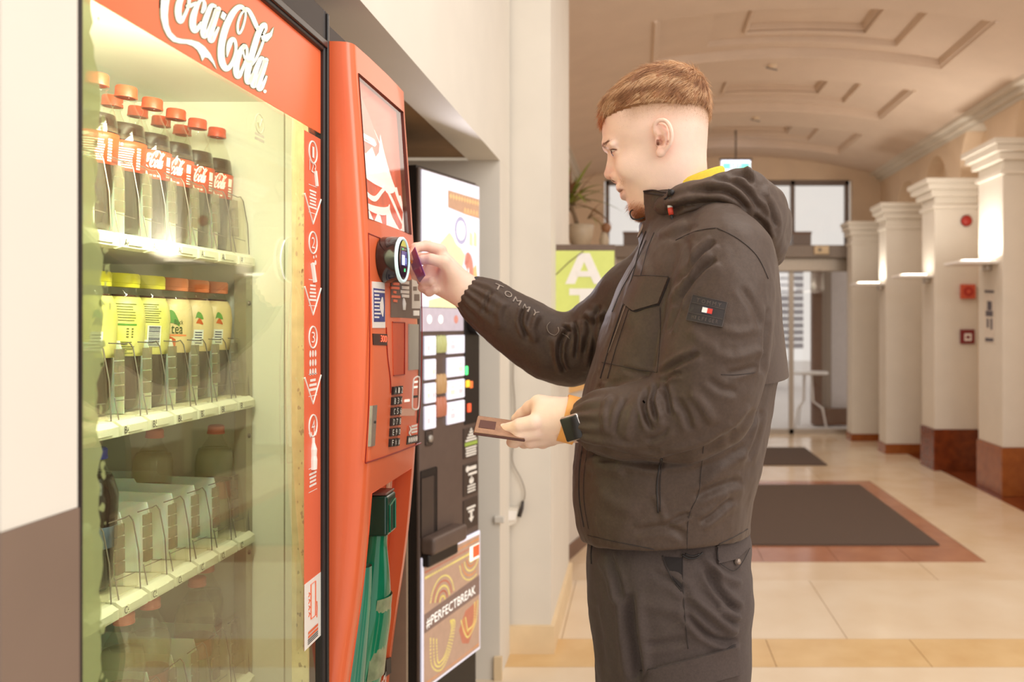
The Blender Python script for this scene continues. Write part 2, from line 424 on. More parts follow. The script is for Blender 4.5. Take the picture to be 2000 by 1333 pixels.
for a, b in ((1190, 1543), (1553, 1650)): MB().box((EX(a), YE+.015, EZ(482)), (EX(b), YE+.021, EZ(362))).build('pane', M_PANE, w1)
bm_ = struct(MB().box((EX(1184), YE-.22, EZ(506)), (EX(1700), YE+.08, EZ(482)), .01).build('trim_beam', M_GREY), 'grey metal beam over the automatic doors', 'beam')
dr = thing('door_1', (EX(1600), YE, 0), 'metal framed automatic glass entrance door', 'door'); dr['kind'] = 'structure'
MB().box((EX(1184), YE-.10, EZ(531)), (EX(1664), YE+.05, EZ(506)), .008).build('door_header', M_ALU, dr)
for px, hw in ((1545, .028), (1660, .03), (1430, .03), (1205, .03)):
    MB().box((EX(px)-hw, YE-.03, 0), (EX(px)+hw, YE+.03, EZ(531))).build('door_stile', M_ALU, dr)
MB().box((EX(1205), YE-.03, 0), (EX(1660), YE+.03, .055)).build('door_rail', M_ALU, dr)
for a, b in ((1210, 1425), (1435, 1540), (1550, 1655)): MB().box((EX(a), YE-.004, .055), (EX(b), YE+.004, EZ(531))).build('pane', M_PANE, dr)
# outside
M_PAVE = mat('pavement', (214, 208, 204), .9, var=.06, scale=8)
M_FAR = mat('facade_render', (208, 204, 206), .9, var=.05)
M_SHUT = mat('grey_shutter', (150, 146, 152), .7, var=.05)
M_BRN = mat('brown_door_wood', (112, 82, 64), .6, var=.1, scale=20, stretch=(8, 8, .5))
M_WHITE = mat('white_lacquer', (244, 240, 236), .4, var=.02)
struct(MB().box((-8, YE+.12, -.3), (12, 30, -.02)).build('ground', M_PAVE), 'pale pavement outside the entrance', 'ground')
fac = struct(MB().box((-8, 24, 0), (1.6, 24.4, 2.4)).build('wall_facade', M_FAR), 'grey facade across the street', 'wall')
for k in range(16): MB().box((1.6, 15.0, .9+k*.12), (2.9, 15.04, .99+k*.12)).build('slat', M_SHUT, fac)
pv = MB().box((EX(1588)*1.08, 11.25, 0), (EX(1606)*1.08, 11.4, 2.15)).build('wall_porch', M_BRN); struct(pv, 'brown wooden reveal seen through the right door pane', 'wall')
MB().box((EX(1606)*1.08, 11.3, 0), (EX(1626)*1.08, 11.42, 2.15)).build('fluting', M_GREY, pv)
MB().box((EX(1626)*1.08, 11.32, .08), (EX(1660)*1.08, 11.44, 2.15)).build('fluting', M_FAR, pv)
MB().box((EX(1590)*1.08, 11.2, 0), (EX(1662)*1.08, 11.3, .22)).build('skirting', M_BRN, pv)
t = thing('cafe_table', (EX(1575)*1.05, 10.9, 0), 'white round cafe table outside the right door pane', 'table')
c = Vector(t.location)
MB().lathe([(1e-4, .70), (.27, .70), (.275, .715), (.27, .73), (1e-4, .73)], (c.x, c.y, 0), 28).build('tabletop', M_WHITE, t, True)
for a in (-.3, 1.8, 3.9):
    MB().tube([(c.x+.06*math.cos(a), c.y+.06*math.sin(a), .70), (c.x+.08*math.cos(a), c.y+.08*math.sin(a), .35), (c.x+.2*math.cos(a), c.y+.2*math.sin(a), .26), (c.x+.25*math.cos(a), c.y+.25*math.sin(a), 0)], .014).build('leg', M_WHITE, t, True)
M_CAR = mat('parked_car_paint', (150, 152, 176), .3, var=.05)
t = thing('parked_car', (1.05, 17.0, 0), 'grey blue car parked outside, seen low through the left door pane', 'car')
prof = [(-2, .25), (-2, .75), (-1.6, .95), (-.9, 1.05), (-.4, 1.42), (.8, 1.45), (1.4, 1.02), (2, .9), (2.05, .3)]
MB().prism(prof, lambda x, z, d: Vector((1.05+x*.8, 17+d, z)), 0, 1.7).build('body', M_CAR, t)
for s_ in (-1.2, 1.2): MB().cyl((1.05+s_*.8, 16.96, .3), (1.05+s_*.8, 17.2, .3), .3, 20).build('wheel', M_DKFR, t)

# ================================================================ mats, lamps, signs in the corridor
tag(MB().box((.424, 5.19, 0), (1.842, 7.09, .012), .004).build('entrance_mat', M_MAT), 'large brown grey doormat framed by the red marble border', 'mat')
tag(MB().box((.35, 8.07, 0), (1.79, 9.18, .012), .004).build('entrance_mat', M_MAT), 'smaller doormat right before the glass doors', 'mat')
M_SHADE = mat('opal_lamp_glass', (255, 246, 232), .3, emit=(255, 240, 220), estr=4)
def uplight(c, w_, label, e):
    t = thing('wall_uplight', c, label, 'lamp', 'shelf uplights on the pilasters')
    x, y, z = c
    MB().obox((x-.16, y, z), Vector((1,0,0)), Vector((0,1,0)), Vector((0,0,1)), .16, w_, .012, .006).build('shelf_dish', M_WHITE, t, True)
    MB().obox((x-.02, y, z-.03), Vector((1,0,0)), Vector((0,1,0)), Vector((0,0,1)), .03, .04, .03, .006).build('bracket', M_ALU, t, True)
    MB().obox((x-.15, y, z+.018), Vector((1,0,0)), Vector((0,1,0)), Vector((0,0,1)), .10, w_*.7, .006).build('lamp_tube', M_SHADE, t)
    l = bpy.data.lights.new('uplight', 'AREA'); l.shape = 'RECTANGLE'; l.size = .2; l.size_y = .3; l.energy = e; l.color = (1, .93, .82)
    o = bpy.data.objects.new('uplight', l); COL.objects.link(o); o.location = (x-.14, y, z+.04); o.rotation_euler = (math.pi, 0, 0)
uplight((2.86, 6.90, EYE+(628-515)*6.90/FPX), .17, 'white shelf uplight on the nearest pilaster', 6)
uplight((2.72, 7.95, EYE+(628-541)*7.95/FPX), .12, 'white shelf uplight in front of the second pilaster', .3)
uplight((2.56, 8.92, EYE+(628-556)*8.92/FPX), .10, 'white shelf uplight on the third pilaster, smallest of the row', 1.6)
M_RED = mat('signal_red', (176, 50, 40), .45, var=.03); M_ORG = mat('fire_call_orange', (206, 92, 66), .45, var=.03)
M_DRED = mat('dark_red', (128, 40, 44), .5, var=.03)
f, n = on_plane((2.9, 7.79, 1), (0, -1, 0))
def onp(px, py, d): return f(px, py)+n*d
c = f(1887, 432); t = thing('fire_bell', c, 'round red fire alarm bell high on the second pilaster', 'alarm')
MB().lathe([(1e-4, .045), (.03, .043), (.045, .03), (.05, .0), (1e-4, 0)], c, 24, (0, -1, 0)).build('dome', M_RED, t, True)
MB().cyl(c, c+n*.012, .052, 24).build('base', M_DRED, t)
q = [(1875, 556), (1903, 556), (1903, 584), (1875, 584)]; c = f(1889, 570)
t = thing('fire_call_point', c, 'orange fire call button with a red disc on the second pilaster', 'alarm')
patch(MB(), bilin(q, f, n), .03).build('housing', M_ORG, t); MB().cyl(c+n*.03, c+n*.036, .045, 20).build('button', M_RED, t); MB().cyl(c+n*.036, c+n*.038, .018, 16).build('button_centre', M_ORG, t)
q = [(1875, 644), (1903, 644), (1903, 672), (1875, 672)]; c = f(1889, 658)
t = thing('fire_sign', c, 'dark red square sign with a white symbol under the fire call button', 'sign')
patch(MB(), bilin(q, f, n), .008).build('plate', M_DRED, t)
patch(MB(), bilin([(1883, 652), (1897, 652), (1897, 666), (1883, 666)], f, n), .0095, d0=.007).build('symbol', M_WHITE, t)
patch(MB(), bilin([(1886, 656), (1894, 656), (1894, 662), (1886, 662)], f, n), .0105, d0=.008).build('symbol', M_DRED, t)
f2, n2 = on_plane((2.858, 7, 1), (-1, 0, 0))
t = thing('wall_poster', f2(1932, 618), 'narrow grey poster on the side of the nearest pilaster', 'poster')
M_POST = mat('poster_paper', (222, 212, 200), .8); M_INKG = mat('grey_ink', (96, 92, 100), .8)
patch(MB(), bilin([(1923, 565), (1943, 567), (1943, 672), (1923, 668)], f2, n2), .003).build('sheet', M_POST, t)
mb = MB()
for (a, b, c_, d_) in ((1924, 567, 1942, 572), (1929, 588, 1938, 606), (1926, 607, 1940, 618), (1928, 622, 1932, 640), (1935, 622, 1939, 644), (1925, 660, 1941, 667)):
    patch(mb, bilin([(a, b), (c_, b+1), (c_, d_+1), (a, d_)], f2, n2), .004, d0=.002)
mb.build('print', M_INKG, t)
# exit sign, smoke detectors
ex = P(1437, 323, 9.4); t = thing('exit_sign', ex, 'small lit green and white exit sign hanging below the vault', 'sign')
M_EXG = mat('exit_green', (120, 226, 190), .5, emit=(120, 230, 190), estr=1.0); M_EXW = mat('exit_white', (236, 240, 255), .5, emit=(230, 238, 255), estr=1.6)
MB().box((ex.x-.16, ex.y-.03, ex.z-.07), (ex.x+.16, ex.y+.03, ex.z+.05), .006).build('sign_body', M_EXW, t)
MB().box((ex.x-.15, ex.y-.032, ex.z-.05), (ex.x+.15, ex.y-.028, ex.z+.02)).build('sign_face', M_EXG, t)
text_on(MB(), 'EXIT', lambda u, v, o: Vector((ex.x-.06+u*.12, ex.y-.034-o, ex.z-.04+v*.05)), .0005).build('lettering', M_EXW, t)
MB().box((ex.x-.18, ex.y-.035, ex.z+.05), (ex.x+.18, ex.y+.035, ex.z+.075)).build('sign_mount', M_DKFR, t)
MB().tube([(ex.x, ex.y, ex.z+.07), (ex.x, ex.y, vault(ex.x)+levels(ex.x, ex.y)+.01)], .01).build('hanger', M_DKFR, t)
for px, py, Y, lb in ((1508, 123, 6.68, 'white smoke detector between the first two coffers'), (1476, 230, 8.4, 'small smoke detector between the farther coffers')):
    c = P(px, py, Y); c.z = vault(c.x)+levels(c.x, Y)+.004
    t = thing('smoke_detector', c, lb, 'detector')
    MB().lathe([(1e-4, -.032), (.02, -.030), (.034, -.016), (.04, 0)], c, 20).build('body', M_WALL2, t, True)
    MB().tube([c+Vector((-.05, 0, -.024)), c+Vector((.04, 0, -.044))], .005).build('sensor_ring', M_INKG, t)
# dark boxes on the beam over the door
for a, b, lb in ((1218, 1262, 'brown box standing on the grey beam left of the man'), (1543, 1578, 'brown box standing on the grey beam right of the man')):
    z0 = EZ(482)
    t = thing('storage_box', (EX((a+b)/2), YE-.12, z0), lb, 'box')
    MB().box((EX(a), YE-.20, z0), (EX(b), YE-.05, EZ(457)), .004).build('carton', M_DKFR, t)
    MB().box((EX(a)-.006, YE-.206, EZ(461)), (EX(b)+.006, YE-.044, EZ(456)), .003).build('carton_lid', M_SKIRT, t)
sp = thing('door_sensor', (EX(1588), YE-.23, EZ(494)), 'beige motion sensor on the grey beam', 'sensor')
MB().box((EX(1582), YE-.27, EZ(500)), (EX(1610), YE-.22, EZ(484)), .006).build('housing', M_SKIRTP, sp)
MB().cyl((EX(1592), YE-.27, EZ(492)), (EX(1592), YE-.28, EZ(492)), .02).build('lens', M_DKFR, sp)

# ================================================================ left side of the corridor: cash machine, sign, plant, cable
K0, K1 = Vector((-.427, 4.83, 0)), Vector((-.17, 5.92, 0))
kx = (K1-K0).normalized(); ky = Vector((-kx.y, kx.x, 0)); L_ = (K1-K0).length
t = thing('cash_machine', (K0+K1)/2, 'tall light grey cash machine with an orange panel, behind the green sign', 'machine')
def kbox(a, b, z0, z1, out=0., dep=.24, bev=0.):
    c = K0+kx*(a+b)/2+ky*(dep/2-out/2)+Vector((0, 0, (z0+z1)/2))
    return MB().obox(c, kx, ky, Vector((0, 0, 1)), (b-a)/2, dep/2+out/2, (z1-z0)/2, bev)
M_KG = mat('kiosk_grey', (214, 206, 196), .5, var=.02); M_KO = mat('kiosk_orange', (232, 184, 118), .5, var=.04)
kbox(0, L_, .085, 1.83).build('housing', M_KG, t); kbox(-.005, L_+.005, 0, .085, .01, .25).build('base', M_SKIRT, t)
kbox(.0, L_, .965, 1.2, .012, .1).build('orange_panel', M_KO, t); kbox(.25, .75, 1.25, 1.6, .01, .05).build('screen', M_DKFR, t); kbox(.3, .7, 1.02, 1.12, .03, .05).build('keypad', M_ALU, t)
# ATM sign
f3, n3 = on_plane((0, 3.74, 0), (0, -1, 0)); c = f3(1140, 560)
t = thing('cash_sign', c, 'lime green projecting sign with the white letters ATM down it', 'sign')
M_LIME = mat('lime_sheet', (204, 212, 118), .45, var=.02, emit=(204, 212, 118), estr=.12); M_SGN = mat('sign_edge', (112, 92, 80), .5)
q = [(1081, 478), (1201, 478), (1201, 725), (1081, 725)]
patch(MB(), bilin(q, f3, n3), 0., d0=-.06).build('sign_case', M_SGN, t)
patch(MB(), bilin([(1082.5, 490), (1200, 490), (1200, 722), (1082.5, 722)], f3, n3), .003).build('sign_face', M_LIME, t)
M_BLK = mat('black_edge', (34, 30, 30), .5)
patch(MB(), bilin([(1079.5, 478), (1083, 478), (1083, 725), (1079.5, 725)], f3, n3), .006, d0=-.06).build('sign_edge', M_BLK, t)
mb = MB()
qa = lambda x0, y0, x1, y1: bilin([(x0, y0), (x1, y0), (x1, y1), (x0, y1)], f3, n3)
# letters cut as broad strokes
F3 = lambda x, y, d: f3(x, y)+n3*d
for poly in ([(1104, 555), (1131, 495), (1152, 495), (1179, 555), (1160, 555), (1155, 543), (1128, 543), (1123, 555)],):
    mb.prism([(x, y) for x, y in poly[:4]][::-1]+[], F3, .003, .0042) if False else None
for poly in ([(1104, 555), (1131, 495), (1141, 495), (1141, 512), (1123, 555)], [(1141, 495), (1152, 495), (1179, 555), (1160, 555), (1141, 512)], [(1127, 541), (1129, 530), (1154, 530), (1156, 541)],
             [(1112, 564), (1171, 564), (1171, 577), (1112, 577)], [(1132, 577), (1152, 577), (1152, 632), (1132, 632)],
             [(1106, 645), (1122, 645), (1122, 705), (1106, 705)], [(1162, 645), (1178, 645), (1178, 705), (1162, 705)], [(1122, 645), (1142, 676), (1142, 698), (1122, 668)], [(1162, 645), (1142, 676), (1142, 698), (1162, 668)]):
    mb.prism(poly, F3, .002, .0045+.0004*(len(mb.v) % 7))
mb.build('lettering', M_WHITE, t)
MB().tube([f3(1085, 538)+n3*.006, f3(1112, 512)+n3*.008, f3(1140, 491)+n3*.006], .0018, 6).build('scratch_line', M_SGN, t)
MB().box((-.43, 3.76, 1.50), (-.36, 3.79, 1.56)).build('bracket', M_SGN, t)
# plant in a pale pot on top of the housing
pc = P(1134, 476, 5.1); pc.z = 1.83
t = thing('potted_palm', pc, 'spiky green and brown potted palm standing on the cash machine', 'plant')
M_POT = mat('pale_pot', (176, 158, 134), .5, var=.06); M_SOIL = mat('soil', (84, 66, 52), .9, var=.2)
M_LEAF = mat('palm_leaf', (104, 112, 40), .55, scale=12, col2=(142, 146, 52)); M_LEAFB = mat('dry_leaf', (128, 84, 52), .6, scale=12, col2=(148, 104, 72)); M_STEM = mat('palm_stem', (124, 100, 74), .8, var=.15)
MB().lathe([(1e-4, 0), (.055, 0), (.075, .07), (.08, .13), (.07, .133), (.066, .12), (1e-4, .115)], pc, 24).build('pot', M_POT, t, True)
MB().lathe([(1e-4, .119), (.066, .121)], pc, 20).build('soil', M_SOIL, t)
top = pc+Vector((-.075, 0, .27))
MB().tube([pc+Vector((-.01, 0, .1)), pc+Vector((-.04, 0, .2)), top], [.014, .012, .015], 8).build('stem', M_STEM, t, True)
def leaf(base, az, el, L, wd, droop, m):
    mb = MB(); n = 9; vs = []; d = Vector((math.cos(az)*math.cos(el), math.sin(az)*math.cos(el), math.sin(el))); side = Vector((-math.sin(az), math.cos(az), 0))
    for i in range(n+1):
        s_ = i/n; p = base+d*L*s_+Vector((0, 0, -droop*s_*s_*L)); w_ = wd*math.sin(math.pi*min(1, .12+s_*.88))**.7*(1-s_*.45)
        up = Vector((0, 0, .25*w_))
        vs += [p-side*w_+up, p, p+side*w_+up]
    fs = []
    for i in range(n): a = 3*i; fs += [(a, a+1, a+4, a+3), (a+1, a+2, a+5, a+4)]
    mb.add(vs, fs).build('leaf', m, t, True)
for k in range(80):
    leaf(top+Vector((0, 0, random.uniform(-.06, .02))), random.uniform(0, 6.28), random.uniform(.15, 1.45), random.uniform(.22, .40), random.uniform(.010, .018), random.uniform(.1, .7), M_LEAF if random.random() < .62 else M_LEAFB)
b2 = pc+Vector((.10, .02, 0))
for k in range(14): leaf(b2+Vector((-.06, 0, .17)), random.uniform(-1.2, 1.2), random.uniform(.1, .9), random.uniform(.12, .24), .005, random.uniform(.3, .9), M_LEAFB if k % 3 else M_LEAF)
vz = P(1180, 476, 5.2); vz.z = 1.83
t = thing('dried_flower_vase', vz, 'slim pale vase with one round dried flower head beside the palm', 'vase')
MB().lathe([(1e-4, 0), (.026, 0), (.03, .05), (.02, .09), (.018, .10), (.014, .095), (1e-4, .02)], vz, 20).build('vase', M_POT, t, True)
MB().tube([vz+Vector((0, 0, .03)), vz+Vector((.006, 0, .09)), vz+Vector((.012, 0, .115))], .003).build('stem', M_STEM, t)
MB().lathe([(1e-4, -.035), (.022, -.026), (.033, 0), (.028, .02), (1e-4, .034)], vz+Vector((.012, 0, .125)), 16).build('flower_head', M_LEAFB, t, True)
# cable, plug and socket on the wall past the coffee machine
M_CAB = mat('grey_cable', (150, 140, 128), .5); M_PLUG = mat('dark_plug', (58, 50, 48), .5)
f4, n4 = on_plane((0, 3.515, 0), (0, -1, 0))
t = thing('power_cable', f4(1010, 900), 'thin grey cable hanging down the wall beside the coffee machine with a dark plug', 'cable')
pts = [(1004, 700), (1003, 740), (1006, 780), (1007, 815), (1009, 838), (1003, 870), (1001, 895), (1006, 912), (1016, 930), (1024, 950), (1026, 968), (1021, 985)]
MB().tube([f4(a, b)+n4*.012 for a, b in crom(pts, 4)], .0028, 6).build('flex', M_CAB, t, True)
MB().tube([f4(1022, 978)+n4*.012, f4(1020, 992)+n4*.014, f4(1015, 1008)+n4*.02], [.006, .008, .009], 10).build('plug', M_PLUG, t, True)
t = thing('wall_socket', f4(1000, 1012), 'cream wall socket block low on the pillar edge', 'socket')
a = f4(978, 1012)
patch(MB(), bilin([(982, 990), (1014, 990), (1010, 1018), (984, 1030)], f4, n4), .035).build('socket_box', M_WALL, t)
patch(MB(), bilin([(990, 995), (1012, 995), (1009, 1012), (990, 1014)], f4, n4), .040, d0=.03).build('socket_face', M_WHITE, t)
MB().box((-.56, 3.238, .605), (-.52, 3.262, .63), .004).build('conduit', M_WALL, t)
# ================================================================ glass-fronted bottle vending machine
M_BLACK = mat('black_cabinet', (40, 33, 31), .45, var=.1, scale=40)
M_SHINE = mat('black_gasket', (30, 26, 25), .25, var=.1)
M_REDP = mat('red_lacquer', (236, 112, 68), .28, var=.02, scale=8, spec=.5, coat=.25)
M_REDD = mat('dark_red_trim', (150, 30, 22), .35)
M_REDB = mat('banner_red', (234, 106, 62), .3, var=.02, emit=(234, 106, 62), estr=.12)
M_STRIP = mat('strip_coral', (232, 112, 78), .4, var=.02)
M_LOGO = mat('print_white', (246, 244, 232), .4, var=.01, emit=(246, 244, 232), estr=.18)
M_LOGOB = mat('print_shadow', (150, 140, 100), .5)
M_PRW = mat('white_print', (244, 240, 232), .5, var=.01)
M_INT = mat('cabinet_liner', (240, 238, 222), .5, var=.02, scale=5)
M_TRAY = mat('tray_plastic', (240, 238, 214), .4, var=.02)
M_DIV = mat('divider_plastic', (250, 250, 242), .45, var=.01); M_DIV.node_tree.nodes['Principled BSDF'].inputs['Subsurface Weight'].default_value = .6; M_DIV.node_tree.nodes['Principled BSDF'].inputs['Subsurface Scale'].default_value = .02
M_WIRE = mat('guide_wire', (132, 122, 112), .35, metal=.5)
M_RAIL = mat('metal_rail', (168, 160, 138), .4, metal=.5)
M_INK = mat('black_ink', (52, 46, 42), .6)
M_STOP = clear('clear_stop', (250, 248, 240), 1.3, .06, .025, (255, 255, 240))
M_COMB = clear('comb_plastic', (206, 196, 182), 1.5, .08, .16, (200, 190, 170))
M_GLASS = clear('door_glass', (246, 250, 238), 1.62, .003, .004, (250, 235, 205))
M_FILM = clear('glass_edge_film', (210, 214, 190), 1.2, .3, .80, (196, 194, 160))
GX = -.505
VM = thing('vending_machine', (-.9, 1.2, 0), 'tall red drinks vending machine with bottles behind its glass door', 'vending machine')
mb = MB()
mb.box((-1.36, .7185, .04), (-1.33, 1.70, 1.86)).box((-1.36, .7185, .04), (GX-.012, .745, 1.86)).box((-1.36, 1.672, .04), (-.60, 1.70, 1.86)).box((-1.36, .7185, 1.845), (GX-.012, 1.70, 1.872)).box((-1.36, .7185, .04), (GX-.012, 1.70, .12))
mb.build('cabinet', M_BLACK, VM)
ln = MB(); ln.box((-1.33, .7455, .12), (-1.32, 1.672, 1.82)).box((-1.33, .745, 1.812), (GX-.02, 1.672, 1.82)).box((-1.33, 1.662, .12), (-.535, 1.672, 1.82)).box((-.534, 1.36, .12), (-.530, 1.672, 1.82)).box((-1.33, .745, .12), (-.53, .7545, 1.82))
lo = ln.build('liner', M_INT, VM)
MB().box((-.70, 1.6600, .12), (-.698, 1.6625, 1.82)).box((-.62, 1.6600, .12), (-.618, 1.6625, 1.82)).build('liner_seam', M_RAIL, lo)
rl = MB().box((-.785, 1.634, .2), (-.762, 1.66, 1.472)).build('support_rail', M_RAIL, VM)
for z in (1.415, 1.157, .93): MB().lathe([(1e-4, .004), (.004, .003), (.005, 0)], (-.762, 1.646, z), 10, (1, 0, 0)).build('rivet', M_WIRE, rl, True)
for s_, z_ in ((1, 1.70),):
    l = bpy.data.lights.new('cabinet_light', 'AREA'); l.shape = 'RECTANGLE'; l.size = .06; l.size_y = .5; l.energy = 6.5; l.color = (1, .985, .90); l.spread = math.radians(165)
    o = bpy.data.objects.new('cabinet_light', l); COL.objects.link(o); o.location = (-.535, 1.03, 1.745); o.rotation_euler = Vector((-1, 0, -.22)).to_track_quat('-Z', 'Y').to_euler()
    o.rotation_euler = (Vector((-1, 0, -.22)).to_track_quat('-Z', 'Y') @ __import__('mathutils').Quaternion((0, 0, 1), math.pi/2)).to_euler()
lt = MB().box((-.528, .80, 1.72), (-.518, 1.29, 1.78), .003).build('light_tube', M_INT, VM)   # lamp housing behind the banner
# door frame
def stile(y0, y1, z0, z1, x0, x1, m, nm, b=.003): return MB().box((x0, y0, z0), (x1, y1, z1), b).build(nm, m, VM)
stile(.7195, .7555, .05, 1.872, -.53, -.497, M_BLACK, 'door_frame'); stile(1.331, 1.352, .05, 1.872, -.53, -.497, M_BLACK, 'door_frame')
stile(.7555, 1.331, 1.806, 1.872, -.53, -.497, M_BLACK, 'door_frame'); stile(.7555, 1.331, .05, .16, -.53, -.497, M_BLACK, 'door_frame')
stile(1.337, 1.344, .06, 1.868, -.50, -.4935, M_SHINE, 'door_gasket', .002); stile(1.3525, 1.3595, .05, 1.832, -.53, -.499, M_REDD, 'edge_trim')
stile(.767, 1.337, 1.812, 1.824, -.50, -.4935, M_SHINE, 'door_gasket', .002)
gl = stile(.754, 1.333, .16, 1.808, -.509, -.504, M_GLASS, 'glass_door', 0)
gf, gn = on_plane((GX+.0012, 1, 1), (1, 0, 0))
F = lambda x, y, d: gf(x, y)+gn*d
# etched, ragged film along the left edge of the glass
mb = MB(); zz = np.linspace(.18, 1.80, 150); pv_ = None; wd = []
for i, z in enumerate(zz):
    a = noise.noise((z*9, 2.1, 0))*.012+noise.noise((z*60, .3, 5))*.009+noise.noise((z*160, 1.3, 5))*.004
    wd.append(max(.012, .040+a-(.010 if z > 1.62 else 0)))
for i, z in enumerate(zz): mb.v += [(-.5097, .756, z), (-.5097, .756+wd[i], z)]
mb.f = [(2*i, 2*i+1, 2*i+3, 2*i+2) for i in range(len(zz)-1)]
for k in range(40):
    z = random.uniform(.3, 1.7); y = .756+wd[int((z-.18)/1.62*149)]+random.uniform(.001, .010); r = random.uniform(.0012, .005)
    mb.add([(-.5097, y+r*math.cos(a)*random.uniform(.5, 1.2), z+r*math.sin(a)*random.uniform(.5, 1.6)) for a in np.linspace(0, 5.6, 9)], [tuple(range(9))])
fm = mb.build('etched_film', M_FILM, VM)
sd = MB(); sd.box((-.5345, 1.2965, .16), (-.5095, 1.3015, 1.806)).build('worn_seal', mat('worn_seal', (216, 204, 166), .6, var=.12, scale=60), VM)
mb = MB()
for k in range(90):
    z = random.uniform(.7, 1.6); x = random.uniform(-.527, -.512); r = random.uniform(.0008, .0030)
    mb.add([(x+r*.7*math.cos(a), 1.2962, z+r*random.uniform(.6, 2)*math.sin(a)) for a in np.linspace(0, 5.5, 7)], [tuple(range(7))])
mb.build('seal_wear', M_RAIL, VM)
# ---- banner with the script lettering
bn = MB().box((GX+.0002, .7555, 1.676), (GX+.0018, 1.331, 1.806)).build('banner', M_REDB, VM)
LOGO_POLY = [[(150,-50),(140,100),(145,230),(180,370),(230,470),(300,540),(390,565),(480,570),(560,600),(620,650),(660,720),(685,795),(715,745),(760,755),(820,820),(872,905),(840,800),(790,700),(720,610),(640,550),(540,520),(430,510),(350,490),(280,420),(245,330),(235,200),(245,80),(265,-50)],
  [(950,145),(1003,188),(972,265),(922,225)], [(1448,470),(1510,448),(1570,425),(1617,350),(1594,470),(1532,542),(1468,535)]]
LOGO_STROKE = [
  ([(205,-40),(225,-180),(290,-300),(370,-360),(430,-330),(440,-240),(410,-170)], [108,104,90,60,40,46,60]),
  ([(430,-60),(385,40),(370,150),(385,250),(412,275),(455,200),(500,90),(515,-20),(490,-80),(440,-70)], [60,84,88,80,60,46,40,44,40,40]),
  ([(690,150),(712,90),(708,20),(672,0),(625,60),(575,190),(560,310),(585,390),(625,370),(670,300)], [50,60,40,34,56,84,88,84,60,40]),
  ([(500,80),(540,70),(600,40)], [60,50,40]),
  ([(850,80),(800,80),(745,210),(705,340),(698,440),(722,472),(765,390),(820,250),(860,130)], [46,60,74,80,74,60,44,40,40]),
  ([(895,120),(850,250),(805,400),(790,490),(810,525),(850,460),(895,365)], [70,76,78,78,70,50,34]),
  ([(1255,150),(1225,110),(1180,90),(1125,120),(1060,210),(995,350),(948,520),(930,680),(945,810),(990,890),(1045,870),(1092,780),(1122,670),(1122,570),(1097,510),(1060,530),(1030,610),(1010,735)], [30,50,64,72,84,90,90,90,88,78,60,44,38,40,46,66,62,14]),
  ([(1240,130),(1190,190),(1152,300),(1150,400),(1170,435),(1208,375),(1240,270),(1252,185),(1243,130)], [26,28,30,30,30,30,28,26,26]),
  ([(1225,115),(1285,130),(1335,210),(1375,300),(1408,375)], [50,50,56,58,50]),
  ([(1228,600),(1172,690),(1130,840),(1135,965),(1165,990),(1215,890),(1258,770),(1272,660),(1250,600),(1228,600)], [60,76,82,80,64,44,36,36,40,50]),
  ([(1215,640),(1235,740),(1275,800),(1320,800)], [24,26,30,36]),
  ([(1490,440),(1518,380),(1505,322),(1470,340),(1420,430),(1365,600),(1310,800),(1275,950),(1280,1060),(1310,1050),(1345,960)], [30,34,50,66,78,82,84,84,78,54,36]),
  ([(1485,530),(1440,650),(1390,760),(1330,850)], [34,38,38,30]),
  ([(1475,760),(1445,770),(1395,890),(1352,1020),(1345,1100),(1368,1115),(1412,1020),(1462,890),(1495,790)], [46,58,72,78,72,56,42,40,40]),
  ([(1518,785),(1480,910),(1435,1050),(1425,1140),(1452,1150),(1490,1080),(1522,1000)], [66,72,76,74,60,44,30])]
def script(fr, off, grow=0., tail=True, dot=True, n=6):
    mb = MB()
    for i, p in enumerate(LOGO_POLY):
        if grow: continue
        flat(mb, p, fr, off)
    for p, wv in LOGO_STROKE: ribbon(mb, p, [x+grow for x in wv], fr, off, n)
    if grow:
        for p in LOGO_POLY: ribbon(mb, p+[p[0], p[1]], [grow]*(len(p)+2), fr, off, 2)
    if dot: flat(mb, [(1503+22*math.cos(a), 1190+24*math.sin(a)) for a in np.linspace(0, 6.0, 14)], fr, off)
    return mb
LP = lambda x, y: (290+x/6.665, y/6.665)
frL = lambda x, y, d: F(*LP(x, y), d)
script(frL, .0009, 26).build('lettering_outline', M_LOGOB, bn)
script(frL, .0014).build('lettering', M_LOGO, bn)
# ---- instruction strip
sq = [(597, 243), (628, 262), (624, 1090), (588, 1101)]
Ys0, Ys1 = 1.266, 1.3305
strip = MB().box((-.5036, Ys0, .885), (-.5030, Ys1, 1.667)).build('instruction_strip', M_STRIP, VM)
MB().box((-.5034, Ys0, .885), (-.5027, Ys1, .985)).build('strip_foot', M_PRW, strip)
def S(u, z, d=0): return Vector((-.5026+d, Ys0+(Ys1-Ys0)*u, z))
def sz(py, px=606): Y = 1.304; return EYE+(CY-py)*Y/FPX
ink = MB(); txt = MB()
for k, yc in enumerate((299, 475, 659, 831)):
    z = sz(yc); R = .0165
    pts = [S(.5, z)+Vector((0, R*math.cos(a)*.95, R*1.0*math.sin(a))) for a in np.linspace(0, 2*math.pi, 33)[:-1]]
    ink.tube(pts, .0013, 6, True)
    text_on(txt, str(k+1), lambda u, v, o, z=z: S(.5+(u-.5)*(.12 if k == 0 else .2), z-.0085+v*.017, o))
for yc in (435, 612, 785):
    z = sz(yc-12)
    ink.tube([S(.0, z+.030), S(.5, z-.012), S(1., z+.030)], .0014, 6)
